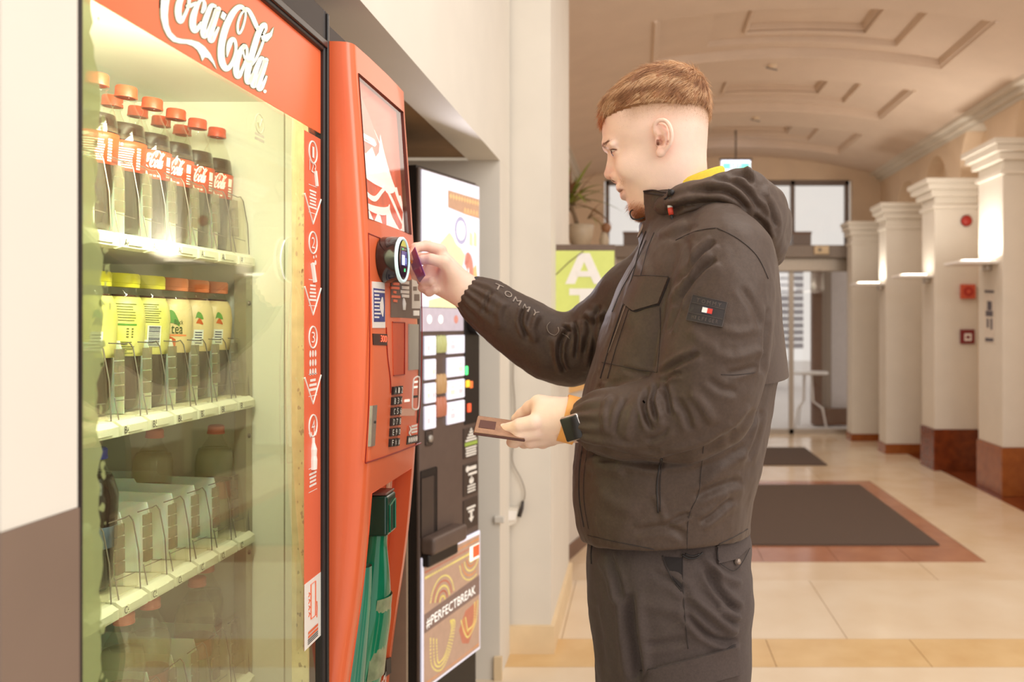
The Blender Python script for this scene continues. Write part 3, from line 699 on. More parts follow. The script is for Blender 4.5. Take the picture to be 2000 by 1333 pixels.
for ya, yb, n in ((372, 410, 6), (555, 590, 5), (738, 765, 3), (920, 950, 4)):
    za, zb = sz(ya), sz(yb)
    for i in range(n):
        z = za+(zb-za)*(i+.5)/n; h = (za-zb)/n*.28; hw = random.uniform(.17, .24)
        ink.add([S(.5-hw, z-h), S(.5+hw, z-h), S(.5+hw, z+h), S(.5-hw, z+h)], [(0, 1, 2, 3)])
    for z in (za+.006, zb-.006): ink.add([S(.24, z-.0005), S(.76, z-.0005), S(.76, z+.0005), S(.24, z+.0005)], [(0, 1, 2, 3)])
z = sz(329); text_on(txt, '123', lambda u, v, o: S(.27+u*.4, z-.006+v*.017-u*.004, o)); ink.tube([S(.62, z-.004), S(.72, z-.026)], .0035, 8)     # pointing hand over 123
z = sz(523); ink.tube([S(.42, z+.006), S(.58, z-.022)], .0045, 8)
for (u, dz, r) in ((.66, .008, .004), (.55, .016, .0025), (.70, .018, .0025)): ink.add([S(u, z+dz)+Vector((0, r*math.cos(a), r*math.sin(a))) for a in np.linspace(0, 5.6, 9)], [tuple(range(9))])
z = sz(706)
for i in range(3):
    for j in range(3): ink.add([S(.34+.16*i, z+.012-.014*j)+Vector((0, .0038*math.cos(a), .0055*math.sin(a))) for a in np.linspace(0, 5.6, 9)], [tuple(range(9))])
z = sz(882)
ink.lathe([(.001, -.028), (.006, -.027), (.0065, -.012), (.0055, -.006), (.0062, .004), (.003, .014), (.0028, .022), (.001, .022)], S(.5, z), 10, (0, 0, 1))
for a in (-.8, -.3, .3, .8): ink.tube([S(.5+.22*math.sin(a), z+.024), S(.5+.34*math.sin(a), z+.031)], .0008, 5)
ink.build('strip_print', M_PRW, strip); txt.build('lettering', M_PRW, strip)
ph = MB(); z0, z1 = .925, .978
ph.tube([S(.36, z0, .0006), S(.36, z1, .0006), S(.64, z1, .0006), S(.64, z0, .0006)], .0009, 6, True)
ph.tube([S(.72, .945, .0006), S(.74, .935, .0006), S(.72, .92, .0006)], .0007, 5)
for i in range(4): ph.tube([S(.24, z1-.01-i*.01, .0006), S(.30, z1-.013-i*.01, .0006), S(.22, z1-.016-i*.01, .0006)], .0007, 5)
for i in range(2): ph.add([S(.2, .905-i*.006, .0006), S(.8, .905-i*.006, .0006), S(.8, .909-i*.006, .0006), S(.2, .909-i*.006, .0006)], [(0, 1, 2, 3)])
ph.build('phone_drawing', M_REDP, strip)
mb = MB()
for i in range(3): mb.add([S(.18, .896-i*.003, .0006), S(.8, .896-i*.003, .0006), S(.8, .8975-i*.003, .0006), S(.18, .8975-i*.003, .0006)], [(0, 1, 2, 3)])
mb.build('small_print', M_INK, strip)
# quality mark sticker on the glass: ring, tick and base bar
mb = MB(); c = gf(507, 242)
mb.tube([c+Vector((0, .0125*math.cos(a), .0125*math.sin(a))) for a in np.linspace(0, 6.283, 25)[:-1]], .0007, 5, True)
mb.tube([c+Vector((0, -.006, .001)), c+Vector((0, -.001, -.006)), c+Vector((0, .008, .008))], .0011, 5)
for i in range(2): mb.add([c+Vector((0, a, b-i*.006)) for a, b in ((-.014, -.017), (.014, -.017), (.014, -.0135), (-.014, -.0135))], [(0, 1, 2, 3)])
mb.build('quality_mark', mat('mark_beige', (206, 200, 164), .5), VM)
MB().tube([gf(a, b) for a, b in crom([(556, 470), (550, 490), (548, 510), (551, 532), (556, 545)], 4)], .0009, 5).build('chalk_mark', M_PRW, VM)

# ---- shelves with lanes
SX, L0, LP_ = -.772, 1.222, .0715
ZT = [1.512, 1.238, .975, .700]
def lane_meshes():
    d = {}
    m = MB(); m.prism([(-1.22, 0), (SX-.019, 0), (SX-.019, .085), (SX-.026, .112), (-.90, .116), (-.905, .124), (-1.22, .128)], lambda x, z, q: Vector((x, q, z)), 0, .0028); d['lane_divider'] = (m, M_DIV)
    m = MB(); m.box((SX-.45, .004, -.012), (SX+.0, LP_-.002, -.001)); d['lane_floor'] = (m, M_TRAY)
    m = MB(); m.prism([(SX-.03, .0), (SX+.012, -.003), (SX+.022, -.010), (SX+.022, -.024), (SX+.012, -.027), (SX-.03, -.014)], lambda x, z, q: Vector((x, q, z)), .002, LP_-.006)
    m.prism([(SX+.008, -.004), (SX+.024, -.010), (SX+.024, -.020), (SX+.008, -.026)], lambda x, z, q: Vector((x, q, z)), .016, LP_-.022); d['lane_tray'] = (m, M_TRAY)
    m = MB(); y0, y1 = .010, LP_-.006
    prof = [(SX+.008, .0), (SX+.004, .06), (SX-.002, .108)]
    for (xa, za), (xb, zb) in zip(prof[:-1], prof[1:]): m.add([(xa, y0, za), (xa, y1, za), (xb, y1, zb), (xb, y0, zb)], [(0, 1, 2, 3)])
    m.add([(SX-.03, y1, .0), (SX+.008, y1, .0), (SX+.004, y1, .06), (SX-.002, y1, .108), (SX-.02, y1, .108)], [(0, 1, 2, 3, 4)]); d['front_stop'] = (m, M_STOP)
    m = MB(); m.tube([(SX+.012, LP_-.008, -.002), (SX+.008, LP_-.006, .055), (SX+.000, LP_-.007, .102), (SX-.004, LP_-.010, .110), (SX-.006, LP_-.018, .108), (SX-.004, .012, .110)], .0010, 6)
    m.tube([(SX+.012, .010, -.002), (SX+.006, .010, .03)], .0009, 6); m.tube([(SX+.006, .012, .026), (SX+.006, LP_-.012, .024)], .0007, 5); d['wire_guide'] = (m, M_WIRE)
    m = MB()
    for i in range(4): m.box((SX-.002-.0024*i, .022+.0035*i, .030+.018*i), (SX+.003-.0024*i, .040+.0035*i, .0465+.018*i))
    d['pusher_comb'] = (m, M_COMB)
    return d
LM = {}
for nm, (m, mt) in lane_meshes().items():
    me = bpy.data.meshes.new(nm); me.from_pydata(m.v, [], m.f); me.materials.append(mt); LM[nm] = me
for r, zt in enumerate(ZT):
    sh = MB().box((-1.3, L0-.36, zt-.020), (SX-.03, 1.66, zt-.013)).build('shelf', M_TRAY, VM)
    tm = MB()
    for k in range(-1, 6):
        for nm, me in LM.items():
            o = bpy.data.objects.new(nm, me); COL.objects.link(o); adopt(o, sh); o.location = (0, L0+LP_*k, zt)
        if k >= 0 and r < 3:
            text_on(tm, 'ABC'[r]+str(k+4), lambda u, v, o, k=k: Vector((SX+.0225+o+(.0015 if False else 0), L0+LP_*k+.006+u*.0125, zt-.0215+v*.0105)), .0006)
    if tm.v: tm.build('lane_lettering', M_INK, sh)

# ---- curved red control panel
zk = [.05, .3, .5, .66, .80, .92, 1.02, 1.10, 1.2, 1.30, 1.42, 1.55, 1.70, 1.80, 1.832]
xk = [-.488, -.490, -.499, -.497, -.480, -.461, -.4505, -.4445, -.4385, -.436, -.4395, -.447, -.457, -.4645, -.467]
def xf(z): return float(np.interp(z, zk, xk))
def xfs(z):                                               # smoothed
    return float(np.mean([xf(z+d) for d in (-.06, -.03, 0, .03, .06)]))
WIN = (1.388, 1.648, 1.549, 1.788); BAY = (1.398, 1.640, .30, 1.095)
# (1.361, None, -.62), (1.361, None, -.506), (1.3625, -.018, 0), (1.366, -.008, 0), (1.372, -.0025, 0), (1.380, 0, 0)]
zs = sorted(set(list(np.linspace(.05, 1.832, 60))+[WIN[2], WIN[3], BAY[2], BAY[3]]))
yfront = [1.380, 1.388, 1.398, 1.45, 1.55, 1.62, 1.640, 1.648, 1.664]
ytail = [(1.672, -.003), (1.676, -.010), (1.678, -.02)]
def rowv(z):
    x = xfs(z); v = [(-.512, 1.361, z), (-.506, 1.361, z), (x-.018, 1.3625, z), (x-.008, 1.366, z), (x-.0025, 1.372, z)]
    v += [(x+.003*math.sin(math.pi*(y-1.38)/.284), y, z) for y in yfront]
    v += [(x+d, y, z) for y, d in ytail]+[(-.512, 1.678, z)]
    return v
mb = MB(); n = len(rowv(1)); i0 = 5
for z in zs: mb.v += rowv(z)
for j in range(len(zs)-1):
    zc_ = (zs[j]+zs[j+1])/2
    for i in range(n-1):
        if i0 <= i < i0+len(yfront)-1:
            yc = (yfront[i-i0]+yfront[i-i0+1])/2
            if any(q[0] < yc < q[1] and q[2] < zc_ < q[3] for q in (WIN, BAY)): continue
        mb.f.append((j*n+i, j*n+i+1, (j+1)*n+i+1, (j+1)*n+i))
mb.f.append(tuple((len(zs)-1)*n+i for i in range(n)))
PAN = mb.build('control_panel', M_REDP, VM, True, auto=.6)
def pocket(q, dep, m, nm):
    mb = MB(); zz_ = np.linspace(q[2], q[3], 14)
    for y in (q[0], q[1]):
        o = len(mb.v)
        for z in zz_: mb.v += [(xfs(z)+.002, y, z), (xfs(z)-dep, y, z)]
        mb.f += [(o+2*i, o+2*i+1, o+2*i+3, o+2*i+2) for i in range(13)]
    for z in (q[2], q[3]): mb.add([(xfs(z)+.002, q[0], z), (xfs(z)+.003, q[1], z), (xfs(z)-dep, q[1], z), (xfs(z)-dep, q[0], z)], [(0, 1, 2, 3)])
    mb.build(nm+'_surround', mat('recess_edge', (92, 44, 34), .5) if dep < .02 else M_REDP, PAN)  # display window walls are coloured dark to paint in the recess shade
    mb = MB()
    for z in zz_: mb.v += [(xfs(z)-dep, q[0], z), (xfs(z)-dep, q[1], z)]
    mb.f = [(2*i, 2*i+1, 2*i+3, 2*i+2) for i in range(13)]
    return mb.build(nm, m, PAN)
M_POSTR = mat('poster_red', (206, 92, 66), .35, var=.25, scale=14, stretch=(1, 3, 1), emit=(224, 104, 72), estr=.28)
pocket(WIN, .012, M_POSTR, 'display_poster'); pocket(BAY, .028, mat('bay_red', (216, 84, 46), .35, var=.03), 'delivery_bay')
def PW(y, z, d=0, dep=0.): return Vector((xfs(z)+.003*math.sin(math.pi*min(1, max(0, (y-1.38)/.284)))-dep+d, y, z))
# poster picture: white splash, curls, smoke-pale upper left
M_PW = mat('poster_white', (248, 238, 226), .35, var=.03, emit=(248, 238, 226), estr=.42); M_PP = mat('poster_pink', (214, 150, 130), .35, var=.12, scale=40)
WQ = lambda a, b, d=.001: PW(WIN[0]+(WIN[1]-WIN[0])*a, WIN[2]+(WIN[3]-WIN[2])*b, d, .012)
ff = lambda x, y, d: WQ(x, y, d)
mb = MB()
flat(mb, [(0, .96), (.12, .92), (.3, .78), (.42, .66), (.40, .60), (.2, .58), (.0, .6)], ff, .0005); mb.build('poster_haze', M_PP, PAN)
mb = MB()
flat(mb, [(.04, .44), (.10, .52), (.16, .48), (.3, .56), (.36, .50), (.44, .55), (.50, .70), (.55, .60), (.62, .50), (.72, .40), (.80, .34), (.74, .30), (.66, .28), (.56, .27), (.5, .29), (.3, .29), (.16, .30), (.08, .34)], ff)
flat(mb, [(.04, .62), (.36, .63), (.4, .60), (.36, .575), (.04, .57)], ff)
ribbon(mb, [(.03, .30), (.12, .20), (.28, .18), (.44, .26), (.52, .30)], [.03, .035, .04, .035, .03], ff, .001)
ribbon(mb, [(.02, .12), (.2, .10), (.42, .11), (.56, .14), (.6, .18)], [.03, .05, .06, .05, .02], ff, .001)
ribbon(mb, [(.55, .30), (.70, .22), (.86, .12), (.97, .06)], [.03, .045, .04, .02], ff, .001)
ribbon(mb, [(.36, .70), (.46, .62), (.56, .50), (.66, .40)], [.004, .012, .016, .008], ff, .0015)
flat(mb, [(.03, .0), (.03, .09), (.10, .05), (.16, .08), (.24, .01), (.32, .08), (.38, .07), (.42, .0)], ff); flat(mb, [(.5, .0), (.52, .14), (.6, .16), (.66, .10), (.76, .05), (.84, .02), (.97, .06), (.985, .0)], ff)
flat(mb, [(.74, .34), (.84, .36), (.88, .30), (.94, .31), (.97, .26), (.97, .18), (.9, .22), (.82, .27)], ff); flat(mb, [(.985, .2), (.93, .10), (.9, .02), (.985, .02)], ff)
mb.build('poster_splash', M_PW, PAN)
mb = MB(); mb.v = [WQ(a, b, .0105) for a, b in ((0, 0), (1, 0), (1, 1), (0, 1))]; mb.f = [(0, 1, 2, 3)]
mb.build('display_pane', clear('display_glass', (250, 250, 250), 1.5, .02), PAN)
# decals placed by where they sit on the panel
def on_panel(px, py):
    d = ray(px, py); z = EYE+(CY-py)*1.5/FPX; t = 1.5
    for _ in range(12):
        y = t; x = xfs(z)+.003*math.sin(math.pi*min(1, max(0, (y-1.38)/.284))); t = x/d.x; z = EYE+d.z*t
    return Vector((0, 0, EYE))+d*t
NX = Vector((1, 0, 0))
def dec(nm, q, m, off=.0012, parent=None, nv=3): return patch(MB(), bilin(q, on_panel, NX), off, 1, nv, d0=-.003).build(nm, m, parent or PAN)
M_INFO = mat('info_grey', (112, 92, 82), .5, var=.05); M_STK = mat('sticker_paper', (236, 228, 220), .5, var=.02); M_BLU = mat('sticker_blue', (66, 72, 128), .5, var=.2, scale=120)
M_CHR = mat('chrome', (196, 190, 182), .25, metal=.8); M_SIL = mat('silver_plate', (182, 176, 168), .4, metal=.4, var=.04)
def seam(pts, r=.0011, m=None): return MB().tube([on_panel(a, b)+NX*.0002 for a, b in crom(pts, 6)], r, 5).build('panel_seam', m or M_REDD, PAN)
seam([(719, 456), (760, 472), (822, 492)]); seam([(714, 905), (765, 888), (822, 866)], .0015); seam([(719, 456), (722, 600), (720, 780), (713, 905)], .001); seam([(821, 492), (824, 640), (821, 780), (813, 868)], .001)
seam([(754, 640), (756, 690), (762, 740), (763, 768)], .0012)
dec('info_panel', [(763, 552), (820, 545), (818.5, 623), (762.5, 620)], M_INFO)
dec('info_panel', [(781, 486), (792, 488), (792, 552), (779, 552)], M_STRIP); dec('notice', [(785, 483), (802, 486), (802, 533), (784, 532)], M_STK, .0016)
dec('notice', [(803, 488), (821, 490), (819.5, 603), (803, 603)], mat('notice_grey', (206, 196, 184), .5), .0018)
mb = MB()
for i, (a, b, c_, d_) in enumerate([(784, 486, 792, 500), (794, 488, 801, 498), (786, 506, 800, 509), (786, 512, 800, 515), (786, 518, 800, 521), (787, 524, 800, 527), (805, 560, 812, 568), (807, 575, 817, 588)]):
    patch(mb, bilin([(a, b), (c_, b), (c_, d_), (a, d_)], on_panel, NX), .0024, d0=.0005)
mb.build('notice_lettering', M_INFO, PAN)
mb = MB()
for (xa, y0) in ((782, 549), (784, 559), (782, 567), (784, 575)): patch(mb, bilin([(xa, y0), (797, y0+1), (797, y0+7), (xa, y0+6)], on_panel, NX), .0022, d0=.0005)
patch(mb, bilin([(806, 607), (817, 607), (817, 617), (806, 617)], on_panel, NX), .0022, d0=.0005)
MB().lathe([(.0005, 0), (.004, 0), (.005, .012), (.002, .022), (.0005, .022)], on_panel(788, 606), 10, (0, 0, 1)).build('info_emblem', M_PRW, PAN, True)
mb.build('info_lettering', M_PRW, PAN)
mb = MB()
for (xa, y0, xb) in ((766, 552, 778), (762, 560, 778), (767, 568, 772), (763, 577, 780), (767, 585, 774)): patch(mb, bilin([(xa, y0), (xb, y0+1), (xb, y0+6), (xa, y0+5)], on_panel, NX), .0022, d0=.0005)
mb.build('info_lettering', M_STRIP, PAN)
st = dec('price_sticker', [(726, 550), (750, 552), (751, 641), (727, 641)], M_STK, .0014)
dec('sticker_print', [(727.5, 563), (749.5, 566), (750, 629), (728.5, 629)], M_BLU, .0019)
mb = MB()
for i in range(7): patch(mb, bilin([(729, 575+i*7.2), (738+(i % 3)*1.6, 575.4+i*7.2), (738+(i % 3)*1.6, 578.6+i*7.2), (729, 578.2+i*7.2)], on_panel, NX), .0024, d0=.0005)
patch(mb, bilin([(728, 567), (749, 569), (749, 573), (728, 571)], on_panel, NX), .0024, d0=.0005)
ribbon(mb, [(744, 582), (743, 600), (745, 618)], [3, 8, 2], lambda x, y, d: on_panel(x, y)+NX*(d+.0018)); mb.build('sticker_print', M_STK, PAN)
dec('price_display', [(727, 652), (755, 653), (755, 675), (728, 674)], mat('display_black', (60, 26, 22), .25), .0014)
text_on(MB(), '300', bilin([(741.5, 655), (753, 656), (753, 669), (741.5, 668)], on_panel, NX), .0022).build('digits', mat('red_led', (255, 110, 80), .5, emit=(255, 90, 60), estr=1.6), PAN)
dec('coin_recess', [(766, 630), (789, 631), (788, 731), (768, 733)], mat('recess_red', (206, 80, 44), .4), .0006)
for q in (((766, 629.5), (789.5, 630.5)), ((789.5, 630.5), (789, 732)), ((768, 734), (789, 732))): MB().tube([on_panel(*q[0])+NX*.001, on_panel(*q[1])+NX*.001], .0011, 5).build('recess_edge', M_REDD, PAN)
dec('silver_plate', [(797, 633), (816, 634), (815.5, 722), (797, 723.5)], M_SIL, .002)
lk = dec('lock_bar', [(724.5, 793), (733.5, 791.5), (729, 871), (721, 873)], M_CHR, .003); MB().cyl(on_panel(728.5, 825)+NX*.003, on_panel(728.5, 825)+NX*.0045, .0022, 12).build('keyhole', M_INK, PAN)
# keypad 6 x 3
M_KEY = mat('key_black', (40, 34, 32), .3); M_KEYM = mat('key_face', (200, 196, 188), .35)
rows_ = ['A12', 'B34', 'C56', 'D78', 'E90', 'F*#']; kl = MB()
for r, s in enumerate(rows_):
    for c_ in range(3):
        xa = 765.5-r*1.18+c_*6.2; ya = 756+r*20.6-c_*.8-r*.2; wk = 5.0
        ke = dec('key', [(xa, ya), (xa+wk, ya-.5), (xa+wk-.9, ya+14.6), (xa-.9, ya+15.6)], M_KEY, .004, nv=1)
        text_on(kl, s[c_], bilin([(xa+1.6, ya+2), (xa+4.4, ya+2), (xa+3.8, ya+13), (xa+1.0, ya+13)], on_panel, NX), .0046)
kl.build('key_lettering', M_PRW, PAN)
# coin insert: white outlined oval, black slot
oc = [(809, 739), (816, 736.5), (818.4, 745), (817, 790), (813.5, 800), (806, 799), (804, 791), (806, 748)]
MB().tube([on_panel(a, b)+NX*.001 for a, b in crom(oc, 4, True)], .0018, 6, True).build('coin_outline', M_PRW, PAN, True)
dec('coin_slot', [(807, 773.5), (814.5, 772.5), (814, 777), (806.5, 777.8)], M_INK, .0016, nv=1)
dec('coin_print', [(808.5, 745), (815, 744), (814.6, 748), (808.3, 749)], M_PW, .0014, nv=1); dec('coin_print', [(808, 755), (814.6, 754), (814.4, 758), (807.8, 759)], M_PW, .0014, nv=1)
dec('tape_strip', [(781, 799), (810, 798), (809, 812.5), (780, 813)], mat('clear_tape', (232, 176, 150), .25, var=.05), .0009); dec('printed_note', [(790, 781), (799, 780), (799, 785), (790, 786)], M_PW, .0013, nv=1)
dec('coin_sticker', [(796, 832), (815, 827.5), (814, 849), (795.5, 852)], M_STRIP, .0013, nv=1)
mb = MB()
for i in range(3): patch(mb, bilin([(802, 831.5+i*6), (813, 829+i*6), (812.8, 833+i*6), (802, 835.4+i*6)], on_panel, NX), .0022, d0=.0005)
ribbon(mb, [(798, 833), (800.5, 840), (797.5, 846), (800, 851)], [1.5, 3.5, 3, 2], lambda x, y, d: on_panel(x, y)+NX*(d+.0016)); mb.build('coin_sticker_print', M_PRW, PAN)
dec('coin_row', [(795, 852.5), (814, 849.5), (813, 865), (793.5, 869)], M_KEY, .0013, nv=1)
mb = MB()
for i in range(5): x = 797.2+i*3.7; mb.add([on_panel(x+1.5*math.cos(a)-.25*math.sin(a), 860.2-i*.75+5.6*math.sin(a))+NX*.002 for a in np.linspace(0, 5.7, 12)], [tuple(range(12))])
mb.build('coin_row_print', M_PRW, PAN)
# card reader: round black body with a glowing ring and a screen
rc = on_panel(748, 508); rx = rc+NX*.034
MB().lathe([(1e-4, .0), (.0385, .0), (.040, .004), (.0395, .030), (.037, .034), (1e-4, .034)], rc, 40, NX).build('card_reader', mat('reader_black', (34, 28, 26), .18, coat=.5), PAN, True, auto=.5)
MB().lathe([(.0345, .0), (.0345, .0015), (.038, .0022), (.0395, .0008), (.0395, -.003)], rx, 40, NX).build('reader_ring', mat('ring_glow', (214, 238, 240), .4, emit=(206, 240, 245), estr=.2), PAN, True)
RD = lambda y, z, d=.0: rx+Vector((.0012+d, y, z))
MB().add([RD(.026*math.cos(a), .033*math.sin(a)) for a in np.linspace(0, 6.283, 33)[:-1]], [tuple(range(32))]).build('reader_face', mat('face_black', (38, 34, 38), .15), PAN)
def rq(a, b, c_, d_, m, nm, o=.0006): MB().add([RD(a, b, o), RD(c_, b, o), RD(c_, d_, o), RD(a, d_, o)], [(0, 1, 2, 3)]).build(nm, m, PAN)
rq(-.013, -.010, .019, .015, mat('screen_blue', (70, 72, 120), .2, emit=(70, 74, 130), estr=.5), 'reader_screen')
rq(-.012, -.009, .004, .008, mat('screen_white', (226, 230, 250), .3, emit=(226, 232, 255), estr=.7), 'reader_icon', .0012); rq(.006, -.007, .017, .004, mat('screen_mid', (110, 120, 180), .3, emit=(110, 124, 190), estr=.5), 'reader_icon', .0012)
MB().add([RD(.024*math.cos(a), .0335*math.sin(a), .0004) for a in np.linspace(.75, 2.4, 12)], [tuple(range(12))]).build('reader_badge', mat('badge_yellow', (206, 206, 96), .4), PAN)
M_GRN = mat('led_green', (90, 230, 130), .4, emit=(70, 230, 120), estr=1.2)
rq(-.008, .017, -.002, .0195, M_GRN, 'reader_led'); rq(.004, -.020, .010, -.0145, M_GRN, 'reader_led')
for i in range(3): rq(.003+i*.005, .0175, .005+i*.005, .019, M_PRW, 'reader_led')
# delivery bay: printed glass bottles, green bottle-shaped flap handle
M_GBT = mat('green_translucent', (18, 112, 78), .12, var=.25, scale=18, stretch=(1, 1, .35), coat=.5, col2=(30, 140, 100)); M_GDK = mat('green_dark', (16, 62, 48), .15, coat=.5)
B = lambda y, z, d=.0: Vector((xfs(z)-.028+d, y, z))
fb = lambda y, z, d: B(y, z, d+.001)
M_PBT = mat('printed_bottle', (238, 190, 160), .4, var=.2, scale=30, stretch=(2, 2, .4)); M_PBW = mat('printed_bottle_pale', (246, 226, 206), .4, var=.06, scale=30)
for yc, zt in ((1.425, 1.085), (1.595, 1.085)):
    hw = [(0, .015), (.05, .016), (.052, .0185), (.065, .0185), (.067, .015), (.16, .018), (.24, .034), (.32, .037), (.44, .029), (.56, .036), (.74, .035)]
    poly = [(yc+w_, zt-z) for z, w_ in hw]+[(yc-w_, zt-z) for z, w_ in reversed(hw)]
    mb = MB()
    for (za, wa), (zb, wb_) in zip(hw[:-1], hw[1:]): mb.add([B(yc-wa, zt-za, .001), B(yc+wa, zt-za, .001), B(yc+wb_, zt-zb, .001), B(yc-wb_, zt-zb, .001)], [(0, 1, 2, 3)])
    mb.build('bottle_picture', M_PBT, PAN)
    mb = MB(); ribbon(mb, [(yc-.006, zt-.01), (yc-.007, zt-.15), (yc-.016, zt-.28), (yc-.012, zt-.44), (yc-.016, zt-.7)], [.004, .006, .010, .006, .008], fb, .0015)
    ribbon(mb, [(yc+.012, zt), (yc+.014, zt-.15), (yc+.03, zt-.26), (yc+.026, zt-.44), (yc+.033, zt-.7)], [.003]*5, fb, .0015)
    for z in (.0, .05, .075, .16): mb.add([B(yc-.015, zt-z-.002, .002), B(yc+.015, zt-z-.002, .002), B(yc+.015, zt-z, .002), B(yc-.015, zt-z, .002)], [(0, 1, 2, 3)])
    mb.build('bottle_picture_highlight', M_PBW, PAN)
gx = lambda z: xfs(z)+.004
prof = [(.32, .040), (.44, .046), (.56, .041), (.66, .036), (.74, .040), (.80, .043), (.86, .042), (.91, .034), (.95, .026), (.985, .019), (1.01, .018)]
mb = MB(); vs = []; nseg = 28; pr = crom(prof, 5)
for z, r in pr:
    for k in range(nseg): a = 2*math.pi*k/nseg; vs.append((gx(z)-.012+r*.95*math.cos(a), 1.482+r*(1+.02*math.cos(6*a))*math.sin(a), z))
mb.add(vs, [(i*nseg+k, i*nseg+(k+1) % nseg, (i+1)*nseg+(k+1) % nseg, (i+1)*nseg+k) for i in range(len(pr)-1) for k in range(nseg)])
hb = mb.build('bottle_flap', M_GBT, PAN, True)
zc_ = gx(1.04)-.012
MB().box((zc_-.02, 1.456, 1.008), (zc_+.022, 1.508, 1.078), .005).build('flap_top', M_GDK, PAN)
MB().box((zc_-.018, 1.458, 1.0785), (zc_+.02, 1.506, 1.083), .002).build('flap_cap', mat('flap_cap_brown', (112, 76, 66), .3), PAN)
MB().tube([(zc_+.0235, 1.466, 1.014), (zc_+.0235, 1.466, 1.06), (zc_+.0235, 1.498, 1.066), (zc_+.0235, 1.498, 1.014)], .0015, 6).build('flap_ridge', M_GBT, PAN)
mb = MB(); vs = []
for z, r in crom([(.30, .055), (.50, .052), (.68, .045), (.80, .038), (.90, .030), (.965, .022)], 5):
    for k in range(15): a = math.pi*(k/14-.5); vs.append((gx(z)-.020+r*.8*math.cos(a), 1.432+r*.75*math.sin(a), z))
mb.add(vs, [(i*15+k, i*15+k+1, (i+1)*15+k+1, (i+1)*15+k) for i in range(25) for k in range(14)])
fl = mb.build('flap_window', mat('green_window', (28, 150, 108), .1, var=.3, scale=16, stretch=(1, 1, .3), coat=.6, col2=(70, 128, 110)), PAN, True)
mb = MB()
for k in range(3): mb.tube([(gx(z)-.012+.046*.9, 1.47+.012*k+dy, z) for z, dy in ((.60, 0), (.68, .002), (.74, .006))], [.001, .003, .001], 6)
mb.build('flap_ribs', mat('olive_glass', (118, 124, 84), .2, coat=.4), PAN, True)
mb = MB(); lz = (.76, .90)
for i in range(13):
    a = -.95+1.9*i/12
    for z in lz: r = .0445 if z < .85 else .0385; mb.v.append((gx(z)-.012+r*.96*math.cos(a), 1.482+r*math.sin(a), z))
mb.f = [(2*i, 2*i+2, 2*i+3, 2*i+1) for i in range(12)]; mb.build('flap_label', mat('olive_label', (132, 142, 108), .3, var=.25, scale=60, coat=.3), PAN, True)
text_on(MB(), 'Classic', lambda u, v, o: PW(1.545+u*.095, .63+v*.075+u*.035, o-.001 if False else o), .002).build('lettering', M_PRW, PAN)
dec('dark_slot', [(752, 1290), (761, 1284), (761, 1315), (752, 1322)], M_INK, .003, nv=1)
MB().box((-.60, 1.705, .02), (-.472, 1.72, 1.25)).build('filler_board', mat('taupe_board', (150, 132, 112), .6, var=.04), VM)
MB().box((-1.3, .73, 0), (-.52, 1.68, .045)).build('plinth', M_BLACK, VM)

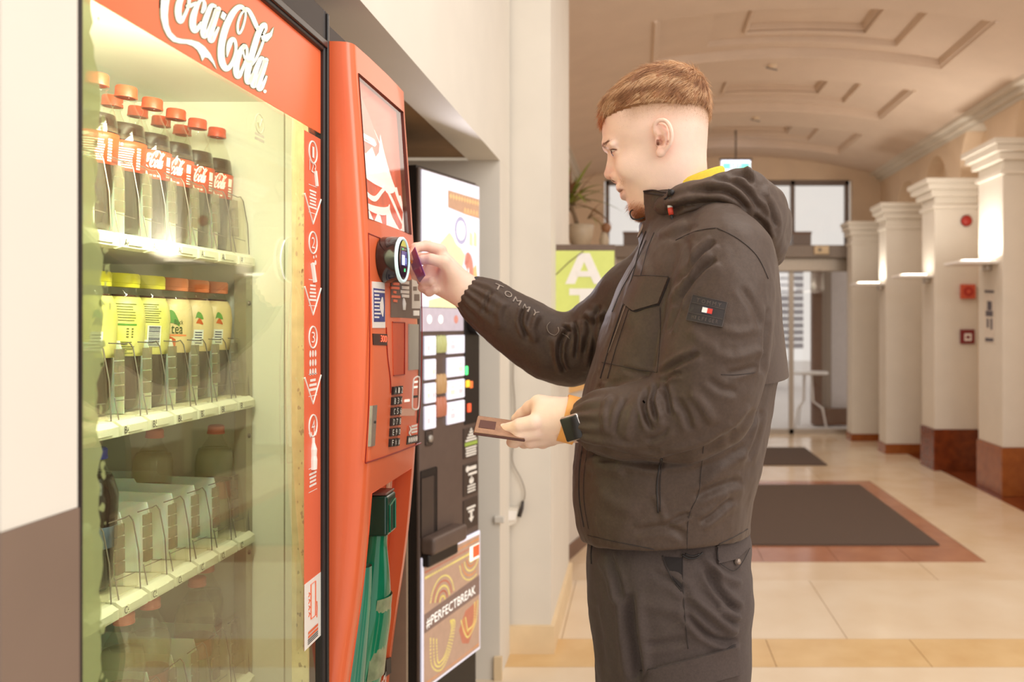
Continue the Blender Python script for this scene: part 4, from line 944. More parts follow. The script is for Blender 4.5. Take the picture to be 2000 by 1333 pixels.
# ================================================================ bottles in the machine
M_PET = clear('clear_bottle', (250, 250, 246), 1.34, .03, .006, (255, 255, 250)); M_COLA = mat('cola', (46, 28, 22), .08, var=.1, spec=.5)
M_CAPR = mat('red_cap', (218, 82, 52), .4, var=.03); M_LBR = mat('red_label', (214, 74, 40), .4, var=.02)
M_SUDS = mat('cola_suds', (84, 66, 54), .3, var=.2, scale=200)
def cylp(mb, r, t0, t1, z0, z1, c, n=8, taper=None):
    """patch wrapped on a bottle: angles from the side that faces the door (+X), positive towards +Y"""
    o = len(mb.v)
    for z in (z0, z1):
        for i in range(n+1): a = t0+(t1-t0)*i/n; mb.v.append((c[0]+r*math.cos(a), c[1]+r*math.sin(a), c[2]+z))
    mb.f += [(o+i, o+i+1, o+n+2+i, o+n+1+i) for i in range(n)]; return mb
def cola(c, kind, label, grp):
    t = thing('cola_bottle', c, label, 'bottle', grp)
    prof = [(1e-4, 0), (.022, 0), (.028, .004), (.0300, .016), (.0285, .05), (.0305, .085), (.0315, .10), (.0322, .14), (.0315, .150), (.0285, .170), (.0215, .190), (.0145, .205), (.0128, .209), (.0128, .214), (.0155, .2145), (.0155, .217), (.0128, .2175)]
    MB().lathe(prof, c, 28).build('shell', M_PET, t, True)
    MB().lathe([(1e-4, .003), (.027, .005), (.0288, .016), (.0273, .05), (.0292, .085), (.0304, .10), (.031, .14), (.0303, .150), (.0275, .168), (.026, .1755), (1e-4, .1755)], c, 24).build('drink', M_COLA, t, True)
    MB().lathe([(.0312, .149), (.030, .157), (.0305, .153)], c, 24).build('suds', M_SUDS, t, True)
    cp = MB().lathe([(.0152, .2175), (.0162, .218), (.0162, .2205), (.0156, .221), (.0154, .233), (.0140, .2355), (1e-4, .236)], c, 24); cpo = cp.build('cap', M_CAPR, t, True, auto=.6)
    lb = MB().lathe([(.0320, .1), (.0327, .10), (.0330, .14), (.0327, .147), (.0320, .147)], c, 32).build('label', M_LBR, t, True)
    pr = MB(); rr = .0333
    if kind == 0:
        cylp(pr, rr, -1.6, -1.15, .139, .143, c)
        for i in range(9): cylp(pr, rr, -1.62, -.55+random.uniform(-.06, .02), .1045+i*.0036, .1065+i*.0036, c)
        text_on(pr, 'Coke', lambda u, v, o: Vector(c)+Vector((rr*math.cos(-1.62+u*.62), rr*math.sin(-1.62+u*.62), .1375+v*.0075)), 0)
        for i in range(8): cylp(pr, rr, -.40, -.2, .104+i*.0044, .1068+i*.0044, c, 3)
    else:
        a0 = {1: -1.75, 2: -1.95, 3: -1.85}[kind]; W_ = 1.45
        fr = lambda x, y, d: Vector(c)+Vector((rr*math.cos(a0+(x-140)/1480*W_), rr*math.sin(a0+(x-140)/1480*W_), .150-(y+360)/1600*.047-(x-140)/1480*.0 + (x-140)/1480*.024 - .008))
        pr = script(fr, 0, dot=False, n=3)
        aq = a0+W_+.12
        cylp(pr, rr, aq, aq+.30, .124, .139, c, 4)
        for i in range(4): cylp(pr, rr, aq+.02, aq+.30, .105+i*.0045, .1075+i*.0045, c, 4)
        for i in range(6): cylp(pr, rr, a0+.25+i*.17, a0+.25+i*.17+.12, .1035, .1065, c, 2)
    pr.build('label_print', M_PRW, lb); t.rotation_euler = (0, TILT, 0)
    return t
BXF, BXB = -.8228, -.879; TILT = math.radians(3.4)   # the lanes slope, so the bottles lean towards the door
YL = [L0+.036+LP_*k for k in range(6)]
G1 = 'cola bottles on the top shelf'
nth = ['first', 'second', 'third', 'fourth', 'fifth', 'sixth']
ys_ = [1.268, 1.340, 1.408, 1.488, 1.553, 1.640]
ys_ = [L0+LP_*k+.0372 for k in range(6)]
kinds = [0, 0, 1, 2, 3, 3]
lab = ['cola bottle at the ragged glass edge, leftmost on the top shelf',
 'red capped cola bottle showing its small print, standing over shelf tag A5', 'red capped cola bottle with the whole white script label facing out on the top shelf',
 'cola bottle with a pale square on its label, fourth on the top shelf', 'cola bottle fifth in the front row of the top shelf',
 'rightmost cola bottle of the front row, next to the bright inner wall']
for k in range(6): cola((BXF, ys_[k], ZT[0]+.0025), kinds[k], lab[k], G1)
for k in range(2, 6): cola((BXF-.0665, ys_[k], ZT[0]+.007), 0, 'cola bottle standing behind the %s bottle of the front row on the top shelf' % nth[k], G1)
# ---- iced tea
M_CAPY = mat('yellow_cap', (222, 212, 56), .4, var=.03); M_CAPO = mat('orange_cap', (236, 136, 90), .4, var=.03)
M_TEA = mat('dark_tea', (74, 46, 36), .1, var=.1); M_SLY = mat('lemon_sleeve', (226, 219, 138), .4, scale=26, col2=(212, 206, 98)); M_SLO = mat('peach_sleeve', (228, 206, 158), .4, scale=26, col2=(222, 200, 140))
M_SLG = mat('sleeve_green', (96, 150, 62), .4, var=.1); M_SLT = mat('sleeve_text', (104, 108, 44), .5); M_SLP = mat('peach_fruit', (212, 106, 44), .4, scale=90, col2=(190, 80, 34)); M_SLB = mat('sleeve_orange_bar', (236, 146, 92), .4)
M_BAR = mat('barcode_ink', (66, 62, 92), .5); M_PANL = mat('sleeve_panel', (232, 234, 224), .4)
def tea(c, lemon, kind, label, grp):
    t = thing('iced_tea_bottle', c, label, 'bottle', grp); c = Vector(c)
    MB().lathe([(1e-4, 0), (.024, 0), (.0295, .005), (.0305, .03), (.0305, .092), (.0318, .11), (.0318, .145), (.0285, .165), (.0215, .183), (.0185, .188), (.0185, .194)], c, 28).build('shell', M_PET, t, True)
    MB().lathe([(1e-4, .003), (.023, .003), (.0285, .008), (.0295, .03), (.0295, .095), (.0305, .14), (.0272, .165), (.0205, .182), (1e-4, .182)], c, 24).build('drink', M_TEA, t, True)
    MB().lathe([(.0180, .193), (.0222, .194), (.0222, .199), (.0216, .1995), (.0216, .200), (.0222, .2005), (.0218, .212), (.0195, .2155), (1e-4, .216)], c, 28).build('cap', M_CAPY if lemon else M_CAPO, t, True, auto=.7)
    sl = MB().lathe([(.0310, .087), (.0314, .088), (.0325, .11), (.0326, .145), (.0294, .166), (.0235, .179), (.0225, .179)], c, 32).build('sleeve', M_SLY if lemon else M_SLO, t, True)
    R = .0331
    rz = lambda z: R if z < .146 else R-(z-.146)*.165
    def cp(mb, a0, a1, z0, z1):
        o = len(mb.v)
        for z in (z0, z1):
            for i in range(6): a = a0+(a1-a0)*i/5; mb.v.append(c+Vector((rz(z)*math.cos(a), rz(z)*math.sin(a), z)))
        mb.f += [(o+i, o+i+1, o+7+i, o+6+i) for i in range(5)]
    V = lambda a, z: c+Vector(((rz(z)+.0003)*math.cos(a), (rz(z)+.0003)*math.sin(a), z))
    if kind == 0:      # white text panel with leaf mark
        m = MB(); cp(m, -1.05, -.55, .097, .126); m.build('sleeve_panel', M_PANL, sl)
        m = MB()
        for i in range(5): cp(m, -.98, -.62, .1005+i*.0048, .1025+i*.0048)
        m2 = MB(); m2.v = []; 
        for q in m.v: m2.v.append(Vector(q)+(Vector(q)-c).normalized()*.0003)
        m2.f = m.f; m2.build('sleeve_lettering', M_BAR, sl)
        m = MB(); ribbon(m, [(-1.0, .146), (-.9, .153), (-.7, .150), (-.6, .146)], [.002, .010, .010, .002], lambda a, z, d: V(a, z)); (m if lemon else m).build('sleeve_leaf', M_SLG, sl)
        m = MB(); ribbon(m, [(-.95, .138), (-.8, .142), (-.6, .136)], [.002, .010, .002], lambda a, z, d: V(a, z)); m.build('sleeve_fruit', M_SLP if not lemon else M_SLT, sl)
    elif kind == 1:    # small print with a green bar
        m = MB(); cp(m, -1.75, -.35, .1345, .1375); m.build('sleeve_bar', M_SLG, sl)
        m = MB()
        for i in range(7): cp(m, -1.8+random.uniform(0, .1), -.4+random.uniform(-.15, .1), .142+i*.0042, .1432+i*.0042)
        for i in range(6): cp(m, -1.75+random.uniform(0, .1), -.45+random.uniform(-.35, .1), .091+i*.0034, .0925+i*.0034)
        for i in range(4): cp(m, -1.75, -1.35, .116+i*.0042, .1175+i*.0042); cp(m, -.8, -.7, .116+i*.0042, .118+i*.0042); cp(m, -.58, -.5, .116+i*.0042, .118+i*.0042)
        m.build('sleeve_lettering', M_SLT, sl)
    elif kind == 2:    # barcode
        m = MB(); cp(m, -1.85, -1.35, .1345, .1375); m.build('sleeve_bar', M_SLG, sl)
        m = MB(); cp(m, -1.05, -.42, .100, .134); m.build('sleeve_panel', M_PANL, sl)
        m = MB(); z = .1015
        while z < .132: h = random.choice((.0006, .001, .0015)); cp(m, -.98, -.48, z, z+h); z += h+random.choice((.0006, .0009, .0012))
        for q in range(len(m.v)): v = Vector(m.v[q]); d = v-c; d.z = 0; m.v[q] = v+d.normalized()*.0004
        m.build('barcode', M_BAR, sl)
        m = MB()
        for i in range(9): cp(m, -1.85+random.uniform(0, .1), -.5+random.uniform(-.15, .1), .139+i*.0036, .1402+i*.0036)
        for i in range(5): cp(m, -1.8, -1.3, .092+i*.008, .0935+i*.008)
        m.build('sleeve_lettering', M_SLT, sl)
    elif kind == 3:    # front with the name, leaf and fruit
        m = MB(); ribbon(m, [(-1.6, .128), (-1.3, .146), (-1.0, .148), (-.7, .135)], [.012, .022, .02, .006], lambda a, z, d: V(a, z)); m.build('sleeve_leaf', M_SLG, sl)
        m = MB(); cp(m, -1.7, -.3, .1155, .1185); m.build('sleeve_bar', M_SLB, sl)
        m = MB(); ribbon(m, [(-1.5, .106), (-1.15, .104), (-.85, .103)], [.012, .022, .014], lambda a, z, d: V(a, z)); m.build('sleeve_fruit', M_SLP, sl)
        m = MB(); text_on(m, 'ice', lambda u, v, o: V(-1.62+u*.5, .120+v*.013)+Vector((.0004, -.0004, 0)), 0); m.build('sleeve_lettering', M_PRW, sl)
        m = MB(); text_on(m, 'tea', lambda u, v, o: V(-1.08+u*.55, .120+v*.014)+Vector((.0004, -.0004, 0)), 0); text_on(m, 'Black', lambda u, v, o: V(-.95+u*.42, .136+v*.008)+Vector((.0004, -.0004, 0)), 0); m.build('sleeve_lettering', mat('sleeve_dark_green', (58, 76, 34), .5), sl)
    t.rotation_euler = (0, TILT, 0)
    return t
G2 = 'iced tea bottles on the second shelf'
yt = ys_
tl = [('yellow capped lemon tea bottle with a white text panel, leftmost on the second shelf', 1, 0), ('yellow capped lemon tea bottle covered in small green print, over tag B5', 1, 1), ('yellow capped lemon tea bottle with the barcode facing out', 1, 2),
      ('orange capped tea bottle with a peach picture and green leaf on its label', 0, 3), ('orange capped peach tea bottle with a white text panel, second from the right', 0, 0), ('orange capped peach tea bottle at the right end of the second shelf', 0, 0)]
for k in range(6): tea((BXF-.002, yt[k], ZT[1]+.0025), tl[k][1], tl[k][2], tl[k][0], G2)
# ---- water and other bottles
M_CAPP = mat('pink_cap', (222, 130, 112), .4, var=.03); M_CAPB = mat('blue_cap', (64, 72, 168), .4)
M_WAT = clear('still_water', (250, 250, 242), 1.33, .02, .20, (218, 216, 194)); M_WLBL = clear('water_label', (228, 190, 172), 1.3, .2, .35, (214, 160, 140))
def water(c, label, grp, dark=False, h=1.0):
    t = thing('water_bottle' if not dark else 'soda_bottle', c, label, 'bottle', grp); c = Vector(c)
    pf = [(1e-4, 0), (.026, 0), (.032, .006), (.033, .03), (.0315, .05), (.033, .065), (.0325, .10), (.034, .125), (.0335, .145), (.026, .170), (.016, .188), (.0125, .196), (.0125, .203)]
    MB().lathe([(r, z*h) for r, z in pf], c, 28).build('shell', M_PET, t, True)
    MB().lathe([(1e-4, .003), (.025, .003), (.0305, .008), (.0318, .03), (.0302, .05), (.0318, .065), (.0315, .10), (.0327, .125), (.0322, .145), (.028, .160), (1e-4, .160)] if not dark else [(1e-4, .003), (.025, .003), (.031, .02), (.0302, .05), (.0318, .09), (.0327, .125), (.0322, .145), (.022, .175), (1e-4, .175)], c, 24).build('drink', M_WAT if not dark else M_COLA, t, True)
    MB().lathe([(.0125, .202*h), (.0155, .2025*h), (.0155, .206*h), (.0148, .207*h), (.0146, .217*h), (.012, .2195*h), (1e-4, .22*h)], c, 20).build('cap', M_CAPB if dark else M_CAPP, t, True, auto=.6)
    MB().lathe([(.0335, .068), (.0338, .07), (.0332, .098), (.0328, .1)], c, 28).build('label', M_WLBL if not dark else mat('blue_label', (96, 110, 130), .4, var=.15, scale=40), t, True); t.rotation_euler = (0, TILT, 0)
G3 = 'bottles on the third shelf'; G4 = 'water bottles on the bottom shelf'
water((BXF, ys_[0], ZT[2]+.0025), 'dark cola bottle with a blue cap at the left end of the third shelf', G3, True, .98)
water((BXF, ys_[5], ZT[2]+.0025), 'pink capped water bottle standing alone at the right end of the third shelf', G3, h=.93)
water((BXB-.02, ys_[4], ZT[2]+.0045), 'water bottle deeper in the third shelf, half hidden behind the right one', G3, h=.93)
water((BXF-.002, ys_[1], ZT[3]+.0025), 'pink capped water bottle in the lower left corner of the glass door', G4)
water((BXF-.002, ys_[2], ZT[3]+.0025), 'pink capped water bottle on the bottom shelf, second from the left', G4)
water((BXF+.001, ys_[4], ZT[3]+.0025), 'pink capped water bottle on the bottom shelf, large in front right', G4, h=.96)
water((BXF-.02, ys_[5], ZT[3]+.0035), 'pink capped water bottle at the right end of the bottom shelf', G4, h=.98)
# ================================================================ coffee machine, turned a little towards the hall
D2 = Vector((.306, .952, 0)).normalized(); N2 = Vector((.952, -.306, 0)).normalized(); O2 = Vector((-.563, 2.95, 0))
f5, _n = on_plane(O2, N2)
def uz(px, py): v = f5(px, py); return (v-O2).dot(D2), v.z
def C2(u, z, d=0.): return O2+D2*u+Vector((0, 0, z))+N2*d
U0 = uz(819, 600)[0]; U1 = 0.
CM = thing('coffee_machine', O2+D2*U0/2-N2*.3, 'black coffee machine with bright picture screens at the end of the recess', 'vending machine')
M_CMB = mat('coffee_black', (30, 25, 24), .4, var=.1); M_CMG = mat('coffee_brown_grey', (98, 82, 74), .4, var=.05); M_CMD = mat('coffee_dark', (70, 58, 52), .4, var=.06)
def cb(u0, u1, z0, z1, d0, d1, m, nm, bev=0.):
    c = C2((u0+u1)/2, (z0+z1)/2, (d0+d1)/2); return MB().obox(c, D2, N2, Vector((0, 0, 1)), abs(u1-u0)/2, abs(d1-d0)/2, abs(z1-z0)/2, bev).build(nm, m, CM)
cb(U0, 0, .05, 1.862, -.56, -.012, M_CMB, 'cabinet'); cb(U0+.02, -.02, 0, .05, -.5, -.05, M_CMB, 'foot')
cb(U0, 0, .26, 1.855, -.012, 0, M_CMG, 'front_panel', .004)
M_LILAC = mat('screen_glow', (236, 236, 252), .4, emit=(232, 234, 255), estr=.26)
M_SC = {}
def glow(nm, col, s=.36): return mat(nm, col, .35, var=.05, scale=40, emit=col, estr=s)
zt = uz(819, 320)[1]; zr = uz(935, 366)[1]; zb1 = uz(826, 600)[1]; zb2 = uz(826, 648)[1]
T = min(zt, zr)
sc = cb(U0+.006, -.006, zb1, T, 0, .006, M_LILAC, 'picture_screen', .002)
US = -.006-(U0+.006)
def sq2(a, b): return (U0+.006+US*a, zb1+(T-zb1)*b)
fs = lambda a, b, d: C2(*sq2(a, b), .006+d)
def sp(nm, poly, m, o=.0008): return flat(MB(), poly, fs, o).build(nm, m, sc)
G_BR = glow('screen_brown', (182, 144, 118), .4); G_OR = glow('screen_amber', (216, 176, 124), .45); G_YG = glow('screen_lime', (220, 216, 164), .5); G_RD = glow('screen_chili', (190, 126, 112), .45); G_BL = glow('screen_ice', (206, 222, 238), .6); G_W = glow('screen_cream', (250, 248, 240), .5); G_PU = glow('screen_ring', (170, 166, 196), .4); G_GY = glow('screen_grey', (176, 160, 150), .35)
sp('picture_band', [(.42, .90), (.99, .895), (.99, .74), (.75, .745), (.42, .77)], G_BR)
mb = MB()
for i in range(11): a = .44+i*.05; flat(mb, [(a, .86), (a+.025, .885), (a+.045, .86), (a+.022, .835)], fs, .0014)
for i in range(5): a = .70+i*.056; ribbon(mb, [(a, .75), (a+.02, .79), (a+.035, .75)], [.01, .02, .01], fs, .0014)
mb.build('picture_pattern', G_OR, sc)
sp('picture_ice', [(.42, .76), (.75, .74), (.99, .73), (.99, .60), (.7, .55), (.45, .58)], G_BL, .0006)
mb = MB(); flat(mb, [(.28, .48), (.44, .58), (.60, .50), (.72, .42), (.66, .30), (.5, .34), (.36, .40)], fs, .001); flat(mb, [(.10, .50), (.2, .47), (.34, .36), (.28, .33), (.12, .44)], fs, .001)
flat(mb, [(.80, .62), (.86, .60), (.86, .50), (.80, .51)], fs, .0012); flat(mb, [(.88, .63), (.94, .61), (.94, .50), (.88, .51)], fs, .0012); flat(mb, [(.1, .05), (.6, .12), (.9, .04), (.9, 0), (.1, 0)], fs, .001); mb.build('picture_fruit', G_YG, sc)
mb = MB(); flat(mb, [(.05, .98), (.40, .93), (.41, .72), (.36, .60), (.28, .54), (.16, .55), (.08, .62)], fs, .0012); mb.build('picture_cup', G_W, sc)
mb = MB(); ribbon(mb, [(.73, .36), (.77, .40), (.80, .34), (.80, .22), (.76, .16), (.80, .10)], [.04, .10, .14, .12, .09, .03], fs, .0014); mb.build('picture_chili', G_RD, sc)
mb = MB(); flat(mb, [(.84, .30), (.93, .36), (.97, .2), (.9, .06), (.82, .10)], fs, .0008); flat(mb, [(.9, .16), (.97, .22), (.98, .02), (.86, .02)], fs, .001); mb.build('picture_spice', G_OR, sc)
def ell(cx, cy, rx, ry, n=26): return [(cx+rx*math.cos(a), cy+ry*math.sin(a)) for a in np.linspace(0, 6.283, n+1)[:-1]]
sp('picture_badge', ell(.64, .61, .145, .135), G_W, .0016); sp('picture_badge', ell(.64, .61, .115, .11), G_PU, .002); sp('picture_badge', ell(.64, .61, .078, .076), G_W, .0024); sp('picture_badge', ell(.64, .61, .052, .052), G_PU, .0027); sp('picture_badge', ell(.64, .61, .044, .044), G_W, .003)
text_on(MB(), 'COFFEE', lambda u, v, o: fs(.16+u*.20, .735+v*.03-u*.008, .002), 0).build('lettering', G_PU, sc); text_on(MB(), 'TO GO', lambda u, v, o: fs(.17+u*.18, .695+v*.025-u*.008, .002), 0).build('lettering', G_PU, sc)
text_on(MB(), 'CHILLING!', lambda u, v, o: fs(.10+u*.68, .10+v*.24-u*.02, .0022), 0).build('lettering_shadow', G_PU, sc); text_on(MB(), 'CHILLING!', lambda u, v, o: fs(.105+u*.68, .105+v*.24-u*.02, .003), 0).build('lettering', G_W, sc)
ub = uz(903, 640)[0]
bd = cb(U0+.006, ub, zb2, zb1-.002, 0, .005, glow('screen_mist', (176, 166, 176), .45), 'icon_band', .002)
for i, px in enumerate((836, 858, 888)):
    u = uz(px, 620)[0]; z = (zb1+zb2)/2
    MB().lathe([(1e-4, .006), (.011, .006), (.014, .0055)], C2(u, z), 14, N2).build('icon', [G_W, G_W, G_RD][i], bd)
# product tiles: two cups each
zrow = [(655, 693), (698, 738), (742, 781), (784, 829)]
for i, (ya, yb) in enumerate(zrow):
    za = uz(888, ya)[1]; zb = uz(888, yb-2)[1]
    for (pa, pb) in ((826, 848), (870, 904)):
        ua, ub_ = uz(pa, 700)[0], uz(pb, 700)[0]
        tl_ = cb(ua, ub_, zb, za, 0, .008, M_LILAC, 'product_tile', .003)
        for q in (.27, .73):
            u = ua+(ub_-ua)*q; h = (za-zb)
            mb = MB(); fp = lambda a, b, d: C2(u+(ub_-ua)*a, zb+h*b, .008+d)
            flat(mb, [(-.13, .08), (.13, .08), (.18, .86), (-.18, .86)], fp, .0008); mb.build('cup_picture', G_W, tl_)
            mb = MB(); flat(mb, [(-.12, .25), (.12, .25), (.14, .5), (-.14, .5)], fp, .0014); flat(mb, [(-.10, .6), (.10, .6), (.1, .7), (-.1, .7)], fp, .0014); mb.build('cup_print', glow('cup_print_%d' % ((i+int(q*2)) % 3), [(232, 190, 196), (214, 206, 232), (240, 214, 190)][(i+int(q*2)) % 3], .5), tl_)
for (ya, yb, c_) in ((655, 690, (176, 178, 120)), (730, 770, (176, 140, 96)), (775, 815, (176, 110, 84))):
    mb = MB(); z0, z1 = uz(859, yb)[1], uz(859, ya)[1]; u = uz(859, 700)[0]
    for k in range(4): mb.lathe([(.001, 0), (.008, .004), (.010, (z1-z0)*.5), (.007, (z1-z0)*.9), (.001, z1-z0)], C2(u-.018+.012*k, z0, .003+.002*(k % 2)), 8, (0, 0, 1))
    mb.build('ingredient_picture', glow('ingredient_%d' % ya, c_, .25), CM, True)
ur = uz(906, 700)[0]
cb(ur, -.002, uz(918, 828)[1], uz(918, 560)[1] if False else zb1-.01, 0, .004, M_CMB, 'payment_panel', .002)
for (px, py, w_, h_, m) in ((908, 724, .012, .030, M_GRN), (910, 750, .022, .024, mat('amber_light', (240, 190, 60), .4, emit=(255, 190, 50), estr=.6)), (913, 797, .020, .030, mat('red_light', (240, 96, 60), .4, emit=(250, 90, 50), estr=.5))):
    u, z = uz(px, py); cb(u-w_/2, u+w_/2, z-h_/2, z+h_/2, .003, .010, m, 'button_light', .003)
u, z = uz(915, 752); cb(u, u+.016, z-.012, z+.012, .003, .009, glow('orange_light', (240, 120, 60), .4), 'button_light', .002)
u, z = uz(922, 632); rc2 = C2(u, z, .004)
MB().lathe([(1e-4, 0), (.04, 0), (.042, .03), (.036, .036), (1e-4, .036)], rc2, 28, N2).build('card_reader', M_CMB, CM, True, auto=.5)
MB().lathe([(.034, .036), (.034, .038), (.041, .037), (.042, .031)], rc2, 28, N2).build('reader_ring', mat('ring_pale', (226, 232, 236), .4, emit=(220, 232, 240), estr=.2), CM, True)
MB().lathe([(1e-4, .039), (.008, .0388)], rc2+D2*.01-Vector((0, 0, .008)), 10, N2).build('reader_led', M_GRN, CM)
# dispensing part
u0, z0 = uz(836, 857); cb(u0-.018, u0+.020, z0-.022, z0+.024, 0, .004, M_CMD, 'lock_plate', .004); MB().cyl(C2(u0, z0, .004), C2(u0, z0, .012), .011, 16).build('lock', M_SIL, CM, True)
ua, ub_ = uz(822, 950)[0], uz(852, 950)[0]; za, zb = uz(838, 916)[1], uz(838, 1045)[1]
cb(U0+.004, ub_, zb, za, .0, .003, M_CMB, 'cup_niche_frame', .004); cb(U0+.004, ub_-.018, zb, za-.022, .002, .0045, M_CMD, 'cup_niche_door', .004)
cb(U0+.002, uz(888, 1050)[0], zb-.05, zb+.004, 0, .05, M_CMG, 'drip_tray', .012); cb(U0+.006, uz(880, 1050)[0], zb-.09, zb-.048, 0, .03, M_CMB, 'drip_tray_base', .008)
stk = [(835, 893, 'a'), (905, 966, 'b'), (974, 1031, 'c')]
us0, us1 = uz(904, 900)[0], uz(932, 900)[0]
for ya, yb, k in stk:
    za, zb = uz(918, ya)[1], uz(918, yb)[1]
    s_ = cb(us0, us1, zb, za, 0, .0035, M_CMD, 'sticker', .001)
    fq = lambda a, b, d: C2(us0+(us1-us0)*a, zb+(za-zb)*b, .0036+d); mb = MB()
    if k == 'a':
        for i in range(4): w_ = .12+.09*i; flat(mb, [(.5-w_, .82-i*.09), (.5+w_, .82-i*.09), (.5+w_, .88-i*.09), (.5-w_, .88-i*.09)], fq)
        flat(mb, [(.42, .9), (.58, .9), (.5, 1.0)], fq)
        for i in range(4): w_ = .38-.03*(i % 2); flat(mb, [(.5-w_, .30-i*.085), (.5+w_, .30-i*.085), (.5+w_, .355-i*.085), (.5-w_, .355-i*.085)], fq)
        flat(MB(), [(.06, .40), (.94, .40), (.94, .52), (.06, .52)], fq, .0008).build('sticker_bar', mat('bar_green', (164, 190, 84), .5), s_)
    elif k == 'b':
        flat(mb, ell(.25, .84, .12, .10), fq); flat(mb, [(.36, .78), (.86, .78), (.86, .9), (.36, .9)], fq); flat(mb, [(.3, .62), (.9, .62), (.9, .7), (.3, .7)], fq)
        flat(mb, ell(.52, .44, .16, .10), fq); flat(mb, [(.44, .46), (.60, .46), (.52, .62)], fq)
        for i in range(3): flat(mb, [(.25, .26-i*.09), (.8, .26-i*.09), (.8, .31-i*.09), (.25, .31-i*.09)], fq)
    else:
        flat(mb, [(.2, .66), (.8, .66), (.8, .74), (.2, .74)], fq); flat(mb, [(.3, .54), (.7, .54), (.7, .62), (.3, .62)], fq); flat(mb, [(.44, .36), (.58, .36), (.58, .54), (.44, .54)], fq); flat(mb, [(.32, .36), (.70, .36), (.51, .18)], fq)
    mb.build('sticker_print', M_PRW, s_)
# lower lit panel
zt2 = uz(826, 1088)[1]; zb3 = uz(933, 1268)[1]
M_LBG = glow('panel_brown', (172, 142, 122), .3)
fr_ = cb(U0+.004, -.003, zb3, zt2, 0, .008, M_LILAC, 'light_panel', .003); lp = cb(U0+.012, -.012, zb3+.01, zt2-.012, .006, .0095, M_LBG, 'light_panel_face')
ql = lambda a, b, d: C2(U0+.012+(-.024-U0)*a, zb3+.01+(zt2-zb3-.022)*b, .0096+d)
def dots(pts, n, r, m, nm):
    mb = MB()
    for a, b in crom(pts, n): mb.add([ql(a, b, .0006)+D2*r*math.cos(t_)+Vector((0, 0, r*math.sin(t_))) for t_ in np.linspace(0, 5.5, 8)], [tuple(range(8))])
    mb.build(nm, m, lp)
G_DY = glow('dot_yellow', (210, 194, 118), .36); G_DO = glow('dot_orange', (196, 136, 90), .36); G_DP = glow('dot_pink', (176, 110, 88), .34)
dots([(.02, .955), (.5, .96), (.98, .965)], 16, .0048, G_DO, 'panel_pattern'); dots([(.02, .91), (.5, .915), (.98, .92)], 16, .0042, G_DP, 'panel_pattern'); dots([(.02, .865), (.5, .87), (.80, .875)], 16, .0046, G_DY, 'panel_pattern')
for i in range(5):
    r = .05+.045*i
    dots([(.84+r*1.0*math.cos(a), .84-r*.85*math.sin(a)) for a in np.linspace(.05, 3.0, 9) if .84+r*math.cos(a) < .97], 4, .0034, (G_DY, G_DO)[i % 2], 'panel_pattern')
    dots([(.30+r*.9*math.cos(a), .60+r*.9*math.sin(a)) for a in np.linspace(.2, 2.9, 9)], 4, .0034, (G_DY, G_DP)[i % 2], 'panel_pattern')
for i in range(3):
    dots([(.10+.05*i, .36-.02*i), (.12+.05*i, .14), (.28, .05+.035*i), (.44-.04*i, .16), (.52-.03*i, .36-.02*i), (.44, .40)], 9, .0036, G_DY, 'panel_pattern')
    dots([(.64+.04*i, .34), (.70+.03*i, .22), (.78, .16+.03*i), (.92-.02*i, .25), (.96-.03*i, .42)], 9, .0036, (G_DY, G_DO)[i % 2], 'panel_pattern')
dots([(.03, .03), (.5, .025), (.97, .03)], 14, .004, G_DO, 'panel_pattern')
flat(MB(), [(.60, .27), (.72, .40), (.94, .42), (.90, .22), (.78, .10), (.66, .14)], ql, .0003).build('panel_red', G_DP, lp)
flat(MB(), [(.0, .43), (1, .47), (1, .64), (.0, .58)], ql, .0004).build('panel_sash', glow('panel_sash', (122, 100, 92), .3), lp)
text_on(MB(), '#PERFECTBREAK', lambda u, v, o: ql(.03+u*.88, .455+v*.085+u*.035, .0012), 0).build('lettering', G_W, lp)
flat(MB(), [(.80, .80), (.985, .80), (.985, .93), (.80, .93)], ql, .0010).build('panel_tag_border', G_W, lp); flat(MB(), [(.86, .82), (.985, .82), (.985, .92), (.86, .92)], ql, .0016).build('panel_tag', glow('tag_red', (226, 90, 50), .5), lp)
l = bpy.data.lights.new('screen_spill', 'AREA'); l.shape = 'RECTANGLE'; l.size = .36; l.size_y = .5; l.energy = 2.2; l.color = (.86, .86, 1)
o = bpy.data.objects.new('screen_spill', l); COL.objects.link(o); o.location = C2(U0/2, 1.65, .03); o.rotation_euler = N2.to_track_quat('-Z', 'Y').to_euler()
# ================================================================ signed-distance modelling (for the figure): smooth unions meshed by surface nets
def smin(a, b, k):
    h = np.clip(.5+.5*(b-a)/k, 0, 1); return b*(1-h)+a*h-k*h*(1-h)
def smax(a, b, k): return -smin(-a, -b, k)
def V3(*a): return np.array(a, float)
def far(p, lower):
    """a block of samples that lies wholly beyond the reach of a part needs no exact distance"""
    c = (p[0]+p[-1])/2; R = np.sqrt(((p[-1]-p[0])**2).sum())/2; d = lower(c)-R
    return np.full(len(p), d) if d > .05 else None
def seg(a, b, ra, rb):
    a = np.array(a); b = np.array(b); ab = b-a; L2 = ab.dot(ab)
    def low(c):
        t = min(1, max(0, (c-a)@ab/L2)); q = c-a-t*ab; return math.sqrt(q@q)-max(ra, rb)
    def f(p):
        o = far(p, low)
        if o is not None: return o
        q = p-a; t = np.clip((q@ab)/L2, 0, 1); q = q-t[:, None]*ab
        return np.sqrt(np.einsum('ij,ij->i', q, q))-(ra+(rb-ra)*t)
    return f
